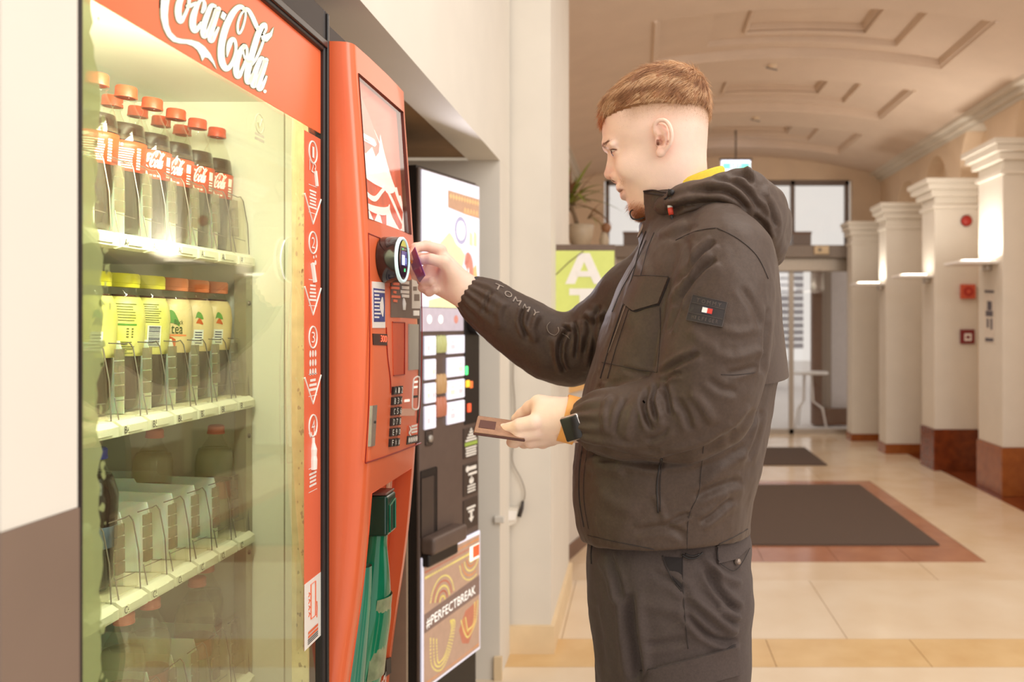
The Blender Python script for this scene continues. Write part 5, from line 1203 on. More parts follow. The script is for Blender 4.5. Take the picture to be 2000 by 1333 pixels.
def ell3(c, r, R=None):
    c = np.array(c); r = np.array(r, float); rm = r.max(); i1 = 1/r; i2 = i1*i1
    def f(p):
        o = far(p, lambda q: math.sqrt(((q-c)**2).sum())-rm)
        if o is not None: return o
        q = (p-c) if R is None else (p-c)@R
        k = q*i1; k = np.sqrt(np.einsum('ij,ij->i', k, k)); k2 = q*i2; k2 = np.sqrt(np.einsum('ij,ij->i', k2, k2))+1e-9; return k*(k-1)/k2
    return f
def chain(pts, k=.01):
    fs = [seg(pts[i][:3], pts[i+1][:3], pts[i][3], pts[i+1][3]) for i in range(len(pts)-1)]
    def f(p):
        d = fs[0](p)
        for g in fs[1:]: d = np.minimum(d, g(p)) if k <= 0 else smin(d, g(p), k)
        return d
    return f
def loft(lv, yc, Y, xm=None, sm=True):
    """levels (photo row, front column, back column, half width, exponent) around the plane y=yc, traced at depth Y"""
    z = np.array([EYE-(l[0]-CY)*Y/FPX for l in lv]); o = np.argsort(z); z = z[o]
    A = np.array([[(l[1]-CX)*Y/FPX, (l[2]-CX)*Y/FPX, l[3], l[4]] for l in lv])[o]
    ycs = np.array([yc[i] if hasattr(yc, '__len__') else yc for i in range(len(lv))])[o]
    zf = np.linspace(z[0], z[-1], 200); T = []
    for c in range(4):
        v = np.interp(zf, z, A[:, c])
        if sm:
            for _ in range(3): v[1:-1] = (v[:-2]+v[1:-1]*2+v[2:])/4
        T.append(v)
    Yc = np.interp(zf, z, ycs)
    def f(p):
        xf_, xb_, w_, e = (np.interp(p[:, 2], zf, t) for t in T); y0 = np.interp(p[:, 2], zf, Yc)
        xc = (xf_+xb_)/2 if xm is None else np.clip(np.full(len(p), xm), xf_+.25*(xb_-xf_), xb_-.25*(xb_-xf_))
        dx = p[:, 0]-xc; a = np.where(dx < 0, xc-xf_, xb_-xc); dy = p[:, 1]-y0
        r = (np.abs(dx/a)**e+np.abs(dy/w_)**e)**(1/e)+1e-6; l = np.hypot(dx, dy)
        d = np.where(r > .3, l*(1-1/r), -np.minimum(a, w_)*.7)
        return np.maximum(d, np.maximum(p[:, 2]-z[-1], z[0]-p[:, 2]))
    return f
def surface_net(f, lo, hi, h, nb=18):
    lo = np.array(lo, float); hi = np.array(hi, float); n = np.ceil((hi-lo)/h/nb).astype(int)
    B = np.stack(np.meshgrid(*[np.arange(k) for k in n], indexing='ij'), -1).reshape(-1, 3)
    ctr = lo+(B*nb+nb/2)*h; d = f(ctr); B = B[np.abs(d) < nb*h*.87*1.5+.01]
    g = np.arange(nb+2); G = np.stack(np.meshgrid(g, g, g, indexing='ij'), -1).reshape(-1, 3)
    M = n*nb+8; VI = []; VP = []; Q = []
    m = nb+2
    for b in B:
        base = b*nb-1; pts = lo+(base+G)*h
        D = f(pts).reshape(m, m, m); S = D < 0
        if S.all() or not S.any(): continue
        c = [S[i:m-1+i, j:m-1+j, k:m-1+k] for i in (0, 1) for j in (0, 1) for k in (0, 1)]
        cnt = sum(x.astype(np.int8) for x in c); act = (cnt > 0) & (cnt < 8)
        I = np.argwhere(act)
        if not len(I): continue
        crn = np.array([(i, j, k) for i in (0, 1) for j in (0, 1) for k in (0, 1)])
        dv = np.stack([D[I[:, 0]+q[0], I[:, 1]+q[1], I[:, 2]+q[2]] for q in crn], 1)
        acc = np.zeros((len(I), 3)); num = np.zeros(len(I))
        for a in range(8):
            for ax in range(3):
                bq = crn[a].copy()
                if bq[ax]: continue
                bq[ax] = 1; e = bq[0]*4+bq[1]*2+bq[2]
                da, db = dv[:, a], dv[:, e]; mk = (da < 0) != (db < 0)
                t = np.where(mk, da/np.where(np.abs(da-db) < 1e-12, 1, da-db), 0)
                pos = crn[a][None, :]+np.outer(t, (bq-crn[a])); acc += pos*mk[:, None]; num += mk
        pos = lo+(base+I+acc/num[:, None])*h
        gi = base+I+2; VI.append((gi[:, 0]*M[1]+gi[:, 1])*M[2]+gi[:, 2]); VP.append(pos)
        for ax in range(3):
            o = [0, 0, 0]; o[ax] = 1
            A_ = S[1:m-1, 1:m-1, 1:m-1]; Bb = S[1+o[0]:m-1+o[0], 1+o[1]:m-1+o[1], 1+o[2]:m-1+o[2]]
            E = np.argwhere(A_ != Bb)
            if not len(E): continue
            ins = A_[E[:, 0], E[:, 1], E[:, 2]]; E = E+1
            u, v = [q for q in range(3) if q != ax]
            if ax == 1: u, v = v, u
            du = np.zeros(3, int); du[u] = 1; dw = np.zeros(3, int); dw[v] = 1
            cells = [E-du-dw, E-dw, E, E-du]
            ids = np.stack([((base[0]+q[:, 0]+2)*M[1]+base[1]+q[:, 1]+2)*M[2]+base[2]+q[:, 2]+2 for q in cells], 1)
            ids[~ins] = ids[~ins][:, ::-1]; Q.append(ids)
    VI = np.concatenate(VI); VP = np.concatenate(VP); Q = np.concatenate(Q)
    uid, ix = np.unique(VI, return_index=True); P_ = VP[ix]; Q = np.searchsorted(uid, Q)
    return P_, Q
def fast_mesh(name, V, Q):
    me = bpy.data.meshes.new(name); me.vertices.add(len(V)); me.vertices.foreach_set('co', V.astype(np.float32).ravel())
    me.loops.add(Q.size); me.loops.foreach_set('vertex_index', Q.astype(np.int32).ravel())
    me.polygons.add(len(Q)); me.polygons.foreach_set('loop_start', np.arange(0, Q.size, 4, dtype=np.int32)); me.polygons.foreach_set('loop_total', np.full(len(Q), 4, np.int32))
    me.polygons.foreach_set('use_smooth', np.ones(len(Q), bool)); me.update(calc_edges=True); me.validate(); return me
def relax(V, Q, it=2, lam=.5):
    e = np.concatenate([Q[:, [0, 1]], Q[:, [1, 2]], Q[:, [2, 3]], Q[:, [3, 0]]]); e = np.concatenate([e, e[:, ::-1]])
    n = np.bincount(e[:, 0], minlength=len(V))
    for _ in range(it):
        s = np.stack([np.bincount(e[:, 0], V[e[:, 1], c], len(V)) for c in range(3)], 1); V = V*(1-lam)+lam*s/np.maximum(n, 1)[:, None]
    return V
def one_piece(V, Q):
    """keep the one large piece"""
    lb = np.arange(len(V)); ed = np.concatenate([Q[:, [0, 1]], Q[:, [1, 2]], Q[:, [2, 3]], Q[:, [3, 0]]])
    while True:
        l0 = lb.copy(); m_ = np.minimum(lb[ed[:, 0]], lb[ed[:, 1]]); np.minimum.at(lb, ed[:, 0], m_); np.minimum.at(lb, ed[:, 1], m_); lb = lb[lb]
        if (lb == l0).all(): break
    kp = lb == np.bincount(lb).argmax(); nw = np.cumsum(kp)-1
    return V[kp], nw[Q[kp[Q[:, 0]]]]
def normals(V, Q):
    fn = np.cross(V[Q[:, 2]]-V[Q[:, 0]], V[Q[:, 3]]-V[Q[:, 1]]); N = np.zeros_like(V)
    for k in range(4):
        for c in range(3): N[:, c] += np.bincount(Q[:, k], fn[:, c], len(V))
    return N/np.maximum(np.linalg.norm(N, axis=1), 1e-12)[:, None]
def proj(V):
    return np.stack([CX+V[:, 0]*FPX/V[:, 1], CY-(V[:, 2]-EYE)*FPX/V[:, 1]], 1)
def pdist(p, poly):
    """distance of 2-D points to a polyline, the parameter along it, and the side"""
    best = np.full(len(p), 1e9); par = np.zeros(len(p)); side = np.zeros(len(p)); a = np.array(poly, float); n = len(a)-1
    for i in range(n):
        d = a[i+1]-a[i]; q = p-a[i]; t = np.clip((q@d)/(d@d), 0, 1); r = q-t[:, None]*d; l = np.hypot(r[:, 0], r[:, 1])
        m = l < best; best[m] = l[m]; par[m] = (i+t[m])/n; side[m] = np.sign(d[0]*q[m, 1]-d[1]*q[m, 0])
    return best, par, side
def a3(v): return np.array([v.x, v.y, v.z])
def J(px, py, Y, r): return (*P(px, py, Y), r)
def vnoise(V, s, seed=0., axis=(1, 1, 1)):
    ax = Vector(axis)
    return np.array([noise.noise(Vector((v[0]*s*ax.x+seed, v[1]*s*ax.y, v[2]*s*ax.z))) for v in V])
def vcol(me, C): a = me.color_attributes.new('tint', 'FLOAT_COLOR', 'POINT'); a.data.foreach_set('color', np.concatenate([C, np.ones((len(C), 1))], 1).astype(np.float32).ravel())
def L3(c): return np.array(lin(c))

# ================================================================ the man
YC = 1.39
MAN = thing('person', (.07, 1.39, 0), 'man with short fair hair and dark hooded jacket holding a card to the red machine', 'person')
HEAD = [(136, 1300, 1322, .012, 2.0), (142, 1272, 1345, .034, 2.1), (152, 1245, 1361, .051, 2.2), (168, 1218, 1371, .063, 2.3), (190, 1196, 1379, .072, 2.35), (215, 1183, 1382, .0765, 2.4), (240, 1177, 1383, .078, 2.35),
        (263, 1176, 1382, .077, 2.25), (281, 1178, 1381, .0755, 2.1), (298, 1189, 1380, .0735, 2.0), (313, 1194, 1380, .0715, 1.95), (328, 1198, 1381, .070, 1.92), (345, 1203, 1382, .068, 1.9), (360, 1207, 1384, .0655, 1.9),
        (375, 1213, 1387, .063, 1.88), (390, 1222, 1390, .060, 1.85), (405, 1230, 1393, .057, 1.9), (415, 1237, 1395, .055, 1.95), (424, 1250, 1398, .053, 2.0), (440, 1288, 1400, .053, 2.0), (470, 1298, 1406, .056, 2.0), (540, 1298, 1412, .066, 2.0)]
f_head = loft(HEAD, YC, YC, xm=(1306-CX)*YC/FPX)
def H(px, py, dy=0.): v = P(px, py, YC-abs(dy)); return V3(v.x, YC+dy, v.z)
def EYEC(s_): return H(1206.5, 295, s_*.0290)
slit = {}
for s_ in (-1, 1):
    c_ = EYEC(s_); pts_ = [(*(c_+V3(-math.cos(f_)*.0123, s_*math.sin(f_)*.0123, -.0010-.0012*math.cos(f_*1.6))), .0030 if -.5 < f_ < 1.2 else .0018) for f_ in np.linspace(-.8, 1.45, 10)]
    slit[s_] = chain(pts_, 0)
def face(p):
    d = f_head(p)
    d = smin(d, seg(H(1196, 300), H(1190.5, 339), .0060, .0082)(p), .009)              # bridge and tip of the nose
    d = smin(d, ell3(H(1191, 341), (.0088, .0090, .0080))(p), .004)
    for s_ in (-1, 1):
        d = smin(d, ell3(H(1204, 345, s_*.0115), (.0098, .0072, .0080))(p), .006)       # wings
        d = smax(d, -ell3(H(1196.5, 350.5, s_*.0065), (.0062, .0030, .0034))(p), .0025)
    for s_ in (-1, 1):
        d = smax(d, -ell3(H(1186, 294, s_*.029), (.0110, .0135, .0080))(p), .012)     # eye sockets
        d = smin(d, ell3(EYEC(s_), (.0119, .0114, .0092))(p), .005)                    # lids over the eyeball
        d = smin(d, seg(H(1183.5, 284, s_*.012), H(1195, 282, s_*.046), .0052, .0040)(p), .014)   # brow ridge
        d = smax(d, -slit[s_](p), .0010)
        d = smin(d, ell3(H(1240, 326, s_*.041), (.030, .014, .020))(p), .022)         # cheekbone
    d = smin(d, seg(H(1212.5, 367.5, -.018), H(1212.5, 367.5, .018), .0052, .0052)(p), .006)
    d = smin(d, ell3(H(1210, 365, 0), (.0062, .020, .0065))(p), .005)                # upper lip
    d = smin(d, ell3(H(1218.5, 382.5, 0), (.0068, .0185, .0072))(p), .005)            # lower lip
    d = smax(d, -ell3(H(1211, 375, 0), (.0075, .024, .0012))(p), .003)
    d = smin(d, ell3(H(1243, 411, 0), (.0115, .018, .0115))(p), .014)                 # chin
    return d
# ear: shell with a rim, hollow and lobe (one at each side)
def ear(s_):
    yo = s_*.077
    E = lambda px, py, dy=0.: (lambda v: V3(v.x, YC+yo+s_*dy, v.z))(P(px, py, 1.315))
    rim = [E(1283, 272, .002), E(1277, 258, .005), E(1278, 246, .009), E(1287, 239.5, .012), E(1299, 241, .014), E(1307, 251, .015), E(1311, 266, .015), E(1309, 282, .012), E(1302, 293, .008), E(1294, 301, .004)]
    rim = [V3(*q) for q in crom(rim, 4)]
    rr = list(np.interp(np.linspace(0, 1, len(rim)), np.linspace(0, 1, 10), [.0022, .0028, .0032, .0034, .0036, .0036, .0034, .0033, .0034, .0040]))
    rr_old = [.0022, .0030, .0036, .0040, .0042, .0042, .0040, .0038, .0038, .0042]
    f_rim = chain([(*q, r) for q, r in zip(rim, rr)], 0)
    f_in = chain([(*E(1290, 252, .006), .003), (*E(1299, 262, .008), .0032), (*E(1300, 276, .007), .0034), (*E(1293, 287, .005), .003)], .003)
    plate = seg(E(1292, 256, .003), E(1294, 284, .001), .0105, .0085)
    lobe = ell3(E(1289, 300, .003), (.0068, .0042, .0078)); trag = ell3(E(1283.5, 279, .003), (.0042, .0036, .0062))
    concha = ell3(E(1289, 278, .008), (.0062, .0075, .0088)); c2 = ell3(E(1292, 255, .012), (.0085, .006, .0065))
    canal = ell3(E(1284.5, 280, .002), (.0026, .008, .0042))
    def f(p, d):
        q = plate(p); q = np.maximum(q, np.abs(p[:, 1]-(YC+yo+s_*.004))-.0042)
        d = smin(d, q, .006); d = smax(d, -c2(p), .003)
        d = smin(d, f_rim(p), .0025); d = smin(d, f_in(p), .003); d = smin(d, lobe(p), .004); d = smax(d, -concha(p), .003); d = smin(d, trag(p), .003); return smax(d, -canal(p), .002)
    return f
ear_n, ear_f = ear(-1), ear(1)
# ---- right hand (far arm): pinching the card; left hand (near arm): holding the wallet
def hand(palm, fingers, thumb, kf=.0035, kp=.012):
    parts = [seg(a[:3], b[:3], a[3], b[3]) for a, b in palm]; fg = [chain(q, .003) for q in fingers]; th = chain(thumb, .005)
    def f(p):
        d = parts[0](p)
        for g in parts[1:]: d = smin(d, g(p), kp)
        d = smin(d, th(p), .006)
        for g in fg: d = smin(d, g(p), kf)
        return d
    return f
RW = J(912, 569, 1.565, .025); RM = [J(861, 489, 1.578, .0115), J(844, 505, 1.590, .0118), J(834, 528, 1.588, .0112), J(832, 551, 1.578, .0105)]
RF = [[RM[0], J(832, 480.5, 1.566, .0098), J(811, 484, 1.552, .0088), J(805.5, 499, 1.545, .0074), J(806, 502, 1.545, .0068)],
      [RM[1], J(816, 505, 1.592, .0098), J(807, 524, 1.588, .0086), J(811, 540, 1.575, .0076)],
      [RM[2], J(818, 538, 1.580, .0098), J(829, 552, 1.562, .0090), J(843, 550, 1.553, .0082)],
      [RM[3], J(826, 562, 1.568, .0088), J(838, 571, 1.556, .0080), J(850, 566, 1.550, .0072)]]
RT = [J(893, 545, 1.550, .0165), J(868, 513, 1.535, .0120), J(842, 506.5, 1.532, .0094), J(826, 508, 1.534, .0082), J(820.5, 508.5, 1.535, .0068)]
f_rh = hand([(RW, J(862, 500, 1.580, .0140)), (RW, J(848, 515, 1.586, .0145)), (RW, J(840, 535, 1.582, .0145)), (J(905, 578, 1.562, .022), J(840, 552, 1.574, .0155)), (J(898, 556, 1.556, .0195), J(872, 530, 1.552, .0145))], RF, RT)
LW = J(1122, 820, 1.243, .0265); LMc = [J(1046, 803, 1.240, .0125), J(1042, 826, 1.232, .0122), J(1048, 845, 1.238, .0115), J(1062, 858, 1.250, .0105)]
LF = [[LMc[1], J(1016, 832, 1.236, .0110), J(994, 839, 1.248, .0094), J(983, 838.5, 1.256, .0078), J(980, 838, 1.258, .0068)],
      [LMc[2], J(1016, 850, 1.240, .0112), J(1005, 862, 1.256, .0100), J(1000, 864, 1.268, .0086)],
      [LMc[3], J(1037, 862, 1.252, .0108), J(1024, 864, 1.272, .0095), J(1022, 858, 1.284, .0085)],
      [J(1080, 858, 1.262, .0100), J(1060, 864, 1.272, .0098), J(1046, 864, 1.288, .0085), J(1046, 858, 1.296, .0078)]]
LT = [J(1092, 800, 1.258, .0165), J(1052, 789, 1.262, .0125), J(1036, 797, 1.272, .0105), J(1020, 810, 1.282, .0092), J(1008, 819, 1.286, .0080)]
f_lh = hand([(LW, J(1060, 803, 1.246, .0150)), (LW, J(1054, 825, 1.240, .0150)), (LW, J(1060, 845, 1.246, .0145)), (J(1115, 832, 1.25, .024), J(1075, 852, 1.258, .0140)), (J(1110, 806, 1.25, .021), J(1062, 793, 1.256, .0140))], LF, LT)
ARM_R = chain([J(1330, 500, 1.53, .050), J(1112, 693, 1.595, .036), J(990, 620, 1.575, .030), RW], .01)
ARM_L = chain([J(1420, 490, 1.255, .050), J(1385, 790, 1.19, .038), J(1250, 825, 1.20, .032), LW], .01)
TORSO = loft([(430, 1310, 1430, .07, 2), (470, 1285, 1470, .13, 2.2), (520, 1250, 1495, .17, 2.3), (620, 1205, 1500, .175, 2.4), (720, 1180, 1490, .165, 2.4), (790, 1190, 1470, .15, 2.4)], YC+.005, 1.40)
def bodyf(p):
    d = np.full(len(p), 1.0); lo = p.min(0)-.05; hi = p.max(0)+.05
    if hi[2] > 1.44:
        d = face(p); d = ear_n(p, d); d = ear_f(p, d)
    if lo[2] < 1.56: d = smin(d, TORSO(p), .03); d = smin(d, ARM_R(p), .02); d = smin(d, ARM_L(p), .02)
    if lo[0] < -.25: d = smin(d, f_rh(p), .012)
    if lo[0] < .0 and lo[1] < 1.36 and lo[2] < 1.35: d = smin(d, f_lh(p), .012)
    return d
V, Q = surface_net(bodyf, (-.47, 1.10, 1.13), (.26, 1.68, 1.83), .0019)
V, Q = one_piece(V, Q)
V = relax(V, Q, 1, .4)
pp = proj(V); near = V[:, 1] < YC+.2
C = np.tile(L3((246, 212, 193)), (len(V), 1))
def blend(mask, col): 
    global C
    m = np.clip(mask, 0, 1)[:, None]; C = C*(1-m)+L3(col)*m
def spot(c, r, soft=1.): return np.clip(1.3-np.linalg.norm((V-np.array(c))/np.array(r), axis=1), 0, 1)*soft
hx = np.array([(1165, 236), (1176, 241), (1214, 221.5), (1266, 206.6), (1298, 204), (1338, 209), (1373, 216.5), (1392, 232)], float)
hy = np.array([1.39, 1.386, 1.347, 1.324, 1.319, 1.330, 1.368, 1.39]); hX = (hx[:, 0]-CX)*hy/FPX; hZ = EYE-(hx[:, 1]-CY)*hy/FPX
zl = np.interp(V[:, 0], hX, hZ)
side_w = np.clip((V[:, 0]-(1215-CX)*YC/FPX)/.02, 0, 1)
hd = V[:, 2] > 1.54
blend(np.clip(1-(zl-V[:, 2])/.034, 0, 1)**1.3*side_w*.85*hd, (186, 146, 112)); blend((V[:, 2] > zl)*hd*1., (150, 104, 66))
bk = np.clip(1-(zl-.02-V[:, 2])/.05, 0, 1)*np.clip((V[:, 0]-.085)/.03, 0, 1); blend(bk*.35*hd, (190, 152, 118))
blend(spot(H(1191, 341), (.014, .018, .012), .5), (226, 158, 130)); blend(spot(H(1204, 348), (.014, .016, .006), .5), (216, 138, 110))
for s_ in (-1, 1):
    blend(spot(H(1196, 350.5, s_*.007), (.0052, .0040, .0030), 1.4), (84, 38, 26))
    blend(spot(P(1292, 272, 1.315) if s_ < 0 else P(1292, 272, 1.47), (.018, .02, .032), .45), (228, 150, 124)); 
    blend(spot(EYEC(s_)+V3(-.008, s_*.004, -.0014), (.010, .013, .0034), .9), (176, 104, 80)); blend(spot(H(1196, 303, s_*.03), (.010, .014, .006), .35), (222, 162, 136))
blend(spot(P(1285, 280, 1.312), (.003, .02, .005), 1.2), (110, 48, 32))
lip = np.clip(1.25-np.abs((pp[:, 1]-376)/10), 0, 1)*np.clip(1.3-np.linalg.norm((V-H(1213, 376))/np.array([.016, .024, .02]), axis=1), 0, 1)
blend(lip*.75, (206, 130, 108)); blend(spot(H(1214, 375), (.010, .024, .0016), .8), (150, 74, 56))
bd_ = np.clip((pp[:, 1]-392)/18, 0, 1)*np.clip(1-np.abs(V[:, 0]-(1247-CX)*YC/FPX)/.030, 0, 1)*(V[:, 2] > 1.53)
blend(np.clip(bd_*1.3, 0, .55), (172, 106, 62)); jaw = np.clip(1-np.linalg.norm((pp-np.array([1285, 385]))/np.array([60, 34]), axis=1), 0, 1)*hd; blend(jaw*.25, (206, 160, 126))
for q in RF+LF+[RT, LT]:
    for j in q[1:3]: blend(spot(j[:3], (.011, .011, .011), .3), (222, 146, 116))
blend(spot(P(858, 528, 1.565), (.016, .03, .012), .45), (224, 130, 96)); blend(spot(P(872, 545, 1.55), (.006, .03, .022), .3), (222, 132, 100))
nails = [spot(J(819.5, 507.5, 1.528, 0)[:3], (.0065, .004, .0045), 1.), spot(J(981, 834, 1.250, 0)[:3], (.005, .006, .003), .8)]
for m_ in nails: blend(m_, (244, 214, 196))
me = fast_mesh('body', V, Q); vcol(me, C)
M_SKIN = mat('skin', (238, 198, 168), .48, var=.05, scale=90, attr='tint', bump=.12, bscale=700, spec=.4)
sk_ = M_SKIN.node_tree.nodes['Principled BSDF']; sk_.inputs['Subsurface Weight'].default_value = .12; sk_.inputs['Subsurface Radius'].default_value = (.010, .004, .002); sk_.inputs['Subsurface Scale'].default_value = 1.0
BODY = link('body', me, M_SKIN, MAN)
# eyes
M_EYE = mat('eye_white', (226, 208, 194), .2); M_IRIS = mat('iris_brown', (84, 58, 40), .15)
for s_ in (-1, 1):
    c = Vector(EYEC(s_)); e = MB().lathe([(1e-4, -.0111), (.006, -.0094), (.0096, -.0056), (.0111, 0), (.0096, .0056), (.006, .0094), (1e-4, .0111)], c, 24, Vector((-1, s_*.15, -.35))).build('eyeball', M_EYE, MAN, True)
    g = Vector((-1, s_*.12, -.42)).normalized(); MB().lathe([(1e-4, .0115), (.003, .0111), (.0056, .0099)], c, 20, g).build('iris', M_IRIS, e, True)
for s_ in (-1, 1):
    pts_ = [Vector(EYEC(s_)+V3(-math.cos(f_)*.0126, s_*math.sin(f_)*.0126, .0014-.0016*(f_-.3)**2)) for f_ in np.linspace(.0, 1.5, 14)]
    MB().tube(pts_, [.0004+.0005*math.sin(math.pi*i/13) for i in range(14)], 6).build('eyelashes', mat('lash_brown', (88, 54, 38), .6), MAN, True)
# hair: volume plus strands
HAIR = [(131, 1302, 1318, .010, 2.0), (135, 1274, 1338, .030, 2.1), (144, 1250, 1359, .050, 2.2), (157, 1228, 1372, .0625, 2.3), (174, 1206, 1380, .0725, 2.35), (192, 1187, 1384, .0785, 2.4), (207, 1179, 1386, .0805, 2.4), (221, 1175, 1387, .081, 2.4), (236, 1173, 1386, .080, 2.4), (248, 1176, 1384, .077, 2.4)]
f_hair = loft(HAIR, YC, YC, xm=(1306-CX)*YC/FPX)
def hairf(p):
    zl_ = np.interp(p[:, 0], hX, hZ)+np.abs(p[:, 1]-YC)*0; d = smax(f_hair(p), (zl_+.002-p[:, 2])*.8, .008)
    return smax(d, -(f_head(p)+.004), .002)
V, Q = surface_net(hairf, (-.085, 1.29, 1.66), (.14, 1.49, 1.815), .0022)
V, Q = one_piece(V, Q)
V = relax(V, Q, 2, .5); N_ = normals(V, Q)
crown = np.array([*P(1356, 150, YC)])
fl = V-crown; fl = fl-N_*(fl*N_).sum(1)[:, None]; fl /= np.linalg.norm(fl, axis=1)[:, None]+1e-6
ang = np.arctan2(V[:, 1]-crown[1], -(V[:, 0]-crown[0]))
rad = np.linalg.norm(V-crown, axis=1)
V += N_*(np.sin(ang*34+rad*60+vnoise(V, 40)*4)*.0011+vnoise(V, 120, 3)*.0012)[:, None]
M_HAIR = mat('hair_base', (146, 98, 62), .6, var=.25, scale=160, stretch=(.3, 1, 1))
me = fast_mesh('hair', V, Q); HB = link('hair', me, M_HAIR, MAN)
outer = np.where((f_hair(V) > -.004) & (N_[:, 2] > -.6))[0]
def strands(name, roots, dirs, norms, length, lift, m, parent, npt=6, wob=.003, r0=.00016, droop=0., jit=.18):
    n = len(roots); T = np.linspace(0, 1, npt); Lr = length if hasattr(length, '__len__') else np.full(n, length)
    rd = np.random.randn(n, 3)*jit; d = dirs+rd; d /= np.linalg.norm(d, axis=1)[:, None]
    P_ = np.zeros((n, npt, 3)); wv = np.random.randn(n, 3)*wob
    for i, t in enumerate(T):
        P_[:, i] = roots+d*(Lr*t)[:, None]+norms*(lift*np.sin(t*2.2)-.45*lift*t)+wv*(t*t)
        P_[:, i, 2] -= droop*t*t
    hc = bpy.data.hair_curves.new(name); hc.add_curves([npt]*n)
    hc.attributes['position'].data.foreach_set('vector', P_.astype(np.float32).ravel())
    ra = hc.attributes.get('radius') or hc.attributes.new('radius', 'FLOAT', 'POINT')
    ra.data.foreach_set('value', np.tile(r0*(1-.75*T), n).astype(np.float32)); hc.materials.append(m)
    o = bpy.data.objects.new(name, hc); COL.objects.link(o); adopt(o, parent); return o
def hairmat(name, c0, c1, c2):
    m = bpy.data.materials.new(name); m.use_nodes = True; nt = m.node_tree; b = nt.nodes['Principled BSDF']; b.inputs['Roughness'].default_value = .42; b.inputs['Specular IOR Level'].default_value = .45
    hi = nt.nodes.new('ShaderNodeHairInfo'); cr = nt.nodes.new('ShaderNodeValToRGB'); e = cr.color_ramp.elements
    e[0].color = (*lin(c0), 1); e[1].color = (*lin(c2), 1); q = e.new(.5); q.color = (*lin(c1), 1)
    nt.links.new(hi.outputs['Random'], cr.inputs[0]); nt.links.new(cr.outputs[0], b.inputs['Base Color']); return m
M_STR = hairmat('hair_strand', (104, 62, 34), (176, 122, 76), (230, 188, 140))
ridx = np.random.choice(outer, 17000)
R_ = V[ridx]; Nn = N_[ridx]; fd = fl[ridx].copy(); clump = vnoise(R_, 70, 21, (.25, 1, 1))
wz = np.clip(np.linalg.norm(R_-crown, axis=1)/.06, 0, 1)[:, None]
fd = fd*wz+np.random.randn(len(fd), 3)*.35*(1-wz); fd[:, 2] -= .12; fd[:, 0] -= .25
fd += np.stack([vnoise(R_, 38, 3), vnoise(R_, 38, 9), vnoise(R_, 38, 14)*.5], 1)*.55; fd -= Nn*(fd*Nn).sum(1)[:, None]; fd /= np.linalg.norm(fd, axis=1)[:, None]+1e-6
Ls = np.interp(R_[:, 2]-np.interp(R_[:, 0], hX, hZ), [0, .012, .05], [.006, .017, .030])*np.random.uniform(.7, 1.15, len(R_))
strands('hair_strands', R_-Nn*.0026, fd, Nn, Ls, .0042, M_STR, HB, wob=.0016, r0=.00022, jit=.07) if False else None
for lo_, hi_, cols in ((-9, -.12, ((112, 70, 42), (160, 110, 72), (190, 138, 94))), (-.12, .15, ((146, 98, 60), (198, 146, 100), (226, 182, 136))), (.15, 9, ((184, 132, 86), (226, 184, 138), (246, 216, 178)))):
    k = (clump >= lo_) & (clump < hi_)
    strands('hair_strands', R_[k]-Nn[k]*.0026, fd[k], Nn[k], Ls[k], .0042, hairmat('hair_strand', *cols), HB, wob=.0016, r0=.00022, jit=.07)
# fringe
fi = np.where((V[:, 0] < (1182-CX)*YC/FPX) & (V[:, 2] < P(0, 205, YC).z) & (N_[:, 0] < -.2))[0]
if len(fi):
    r_ = np.random.choice(fi, 1200); strands('fringe', V[r_]-N_[r_]*.002, np.tile([-.15, 0, -1.], (1200, 1))+np.random.randn(1200, 3)*.25, N_[r_], np.random.uniform(.008, .018, 1200), .003, hairmat('hair_fringe', (140, 66, 30), (196, 110, 62), (214, 140, 86)), HB, r0=.0002)
# brows, beard stubble
tri = BVHTree.FromPolygons([tuple(v) for v in np.array([q.co for q in BODY.data.vertices])], [tuple(p.vertices) for p in BODY.data.polygons])
def skin_pts(n, gen):
    R = []; Nn = []
    for _ in range(n):
        g, = [gen()]; loc, nr, i, d_ = tri.find_nearest(Vector(g))
        if loc is not None: R.append(loc[:]); Nn.append(nr[:])
    return np.array(R), np.array(Nn)
for s_ in (-1, 1):
    r_, n_ = skin_pts(420, lambda: (lambda t: H(1180+19*t+random.gauss(0, .6), 284.5-3.5*math.sin(t*2.6)+random.gauss(0, 1.3)+1.5*t, s_*(.010+.031*t)))(random.random()))
    k = np.abs(r_[:, 2]-P(0, 282.5, 1.36).z) < .0036; r_, n_ = r_[k], n_[k]
    strands('eyebrow', r_, np.tile([.55, s_*.6, .1], (len(r_), 1)), n_, .0062, .0016, hairmat('brow_hair', (96, 58, 34), (132, 84, 50), (150, 100, 62)), MAN, 4, .001, .00014)
r_, n_ = skin_pts(2000, lambda: H(random.gauss(1252, 7), random.gauss(412, 7), random.gauss(0, .022)))
k = (r_[:, 2] < P(0, 393, YC).z); r_, n_ = r_[k], n_[k]
strands('beard', r_, np.tile([-.2, 0, -.7], (len(r_), 1))+n_*.6, n_, np.random.uniform(.003, .008, len(r_)), .001, hairmat('beard_hair', (122, 66, 34), (176, 104, 58), (206, 140, 92)), MAN, 4, .001, .00013)
r_, n_ = skin_pts(260, lambda: H(random.gauss(1211, 3), random.gauss(359.5, 3), random.gauss(0, .02)))
strands('moustache', r_, np.tile([.1, 0, -.8], (len(r_), 1)), n_, .003, .0008, hairmat('stubble_hair', (160, 104, 70), (190, 136, 98), (206, 156, 116)), MAN, 3, .0005, .00009)
bv = np.array([q.co[:] for q in BODY.data.vertices]); bn_ = np.array([q.normal[:] for q in BODY.data.vertices])
dz = np.interp(bv[:, 0], hX, hZ)-bv[:, 2]; front = (1205-CX)*YC/FPX
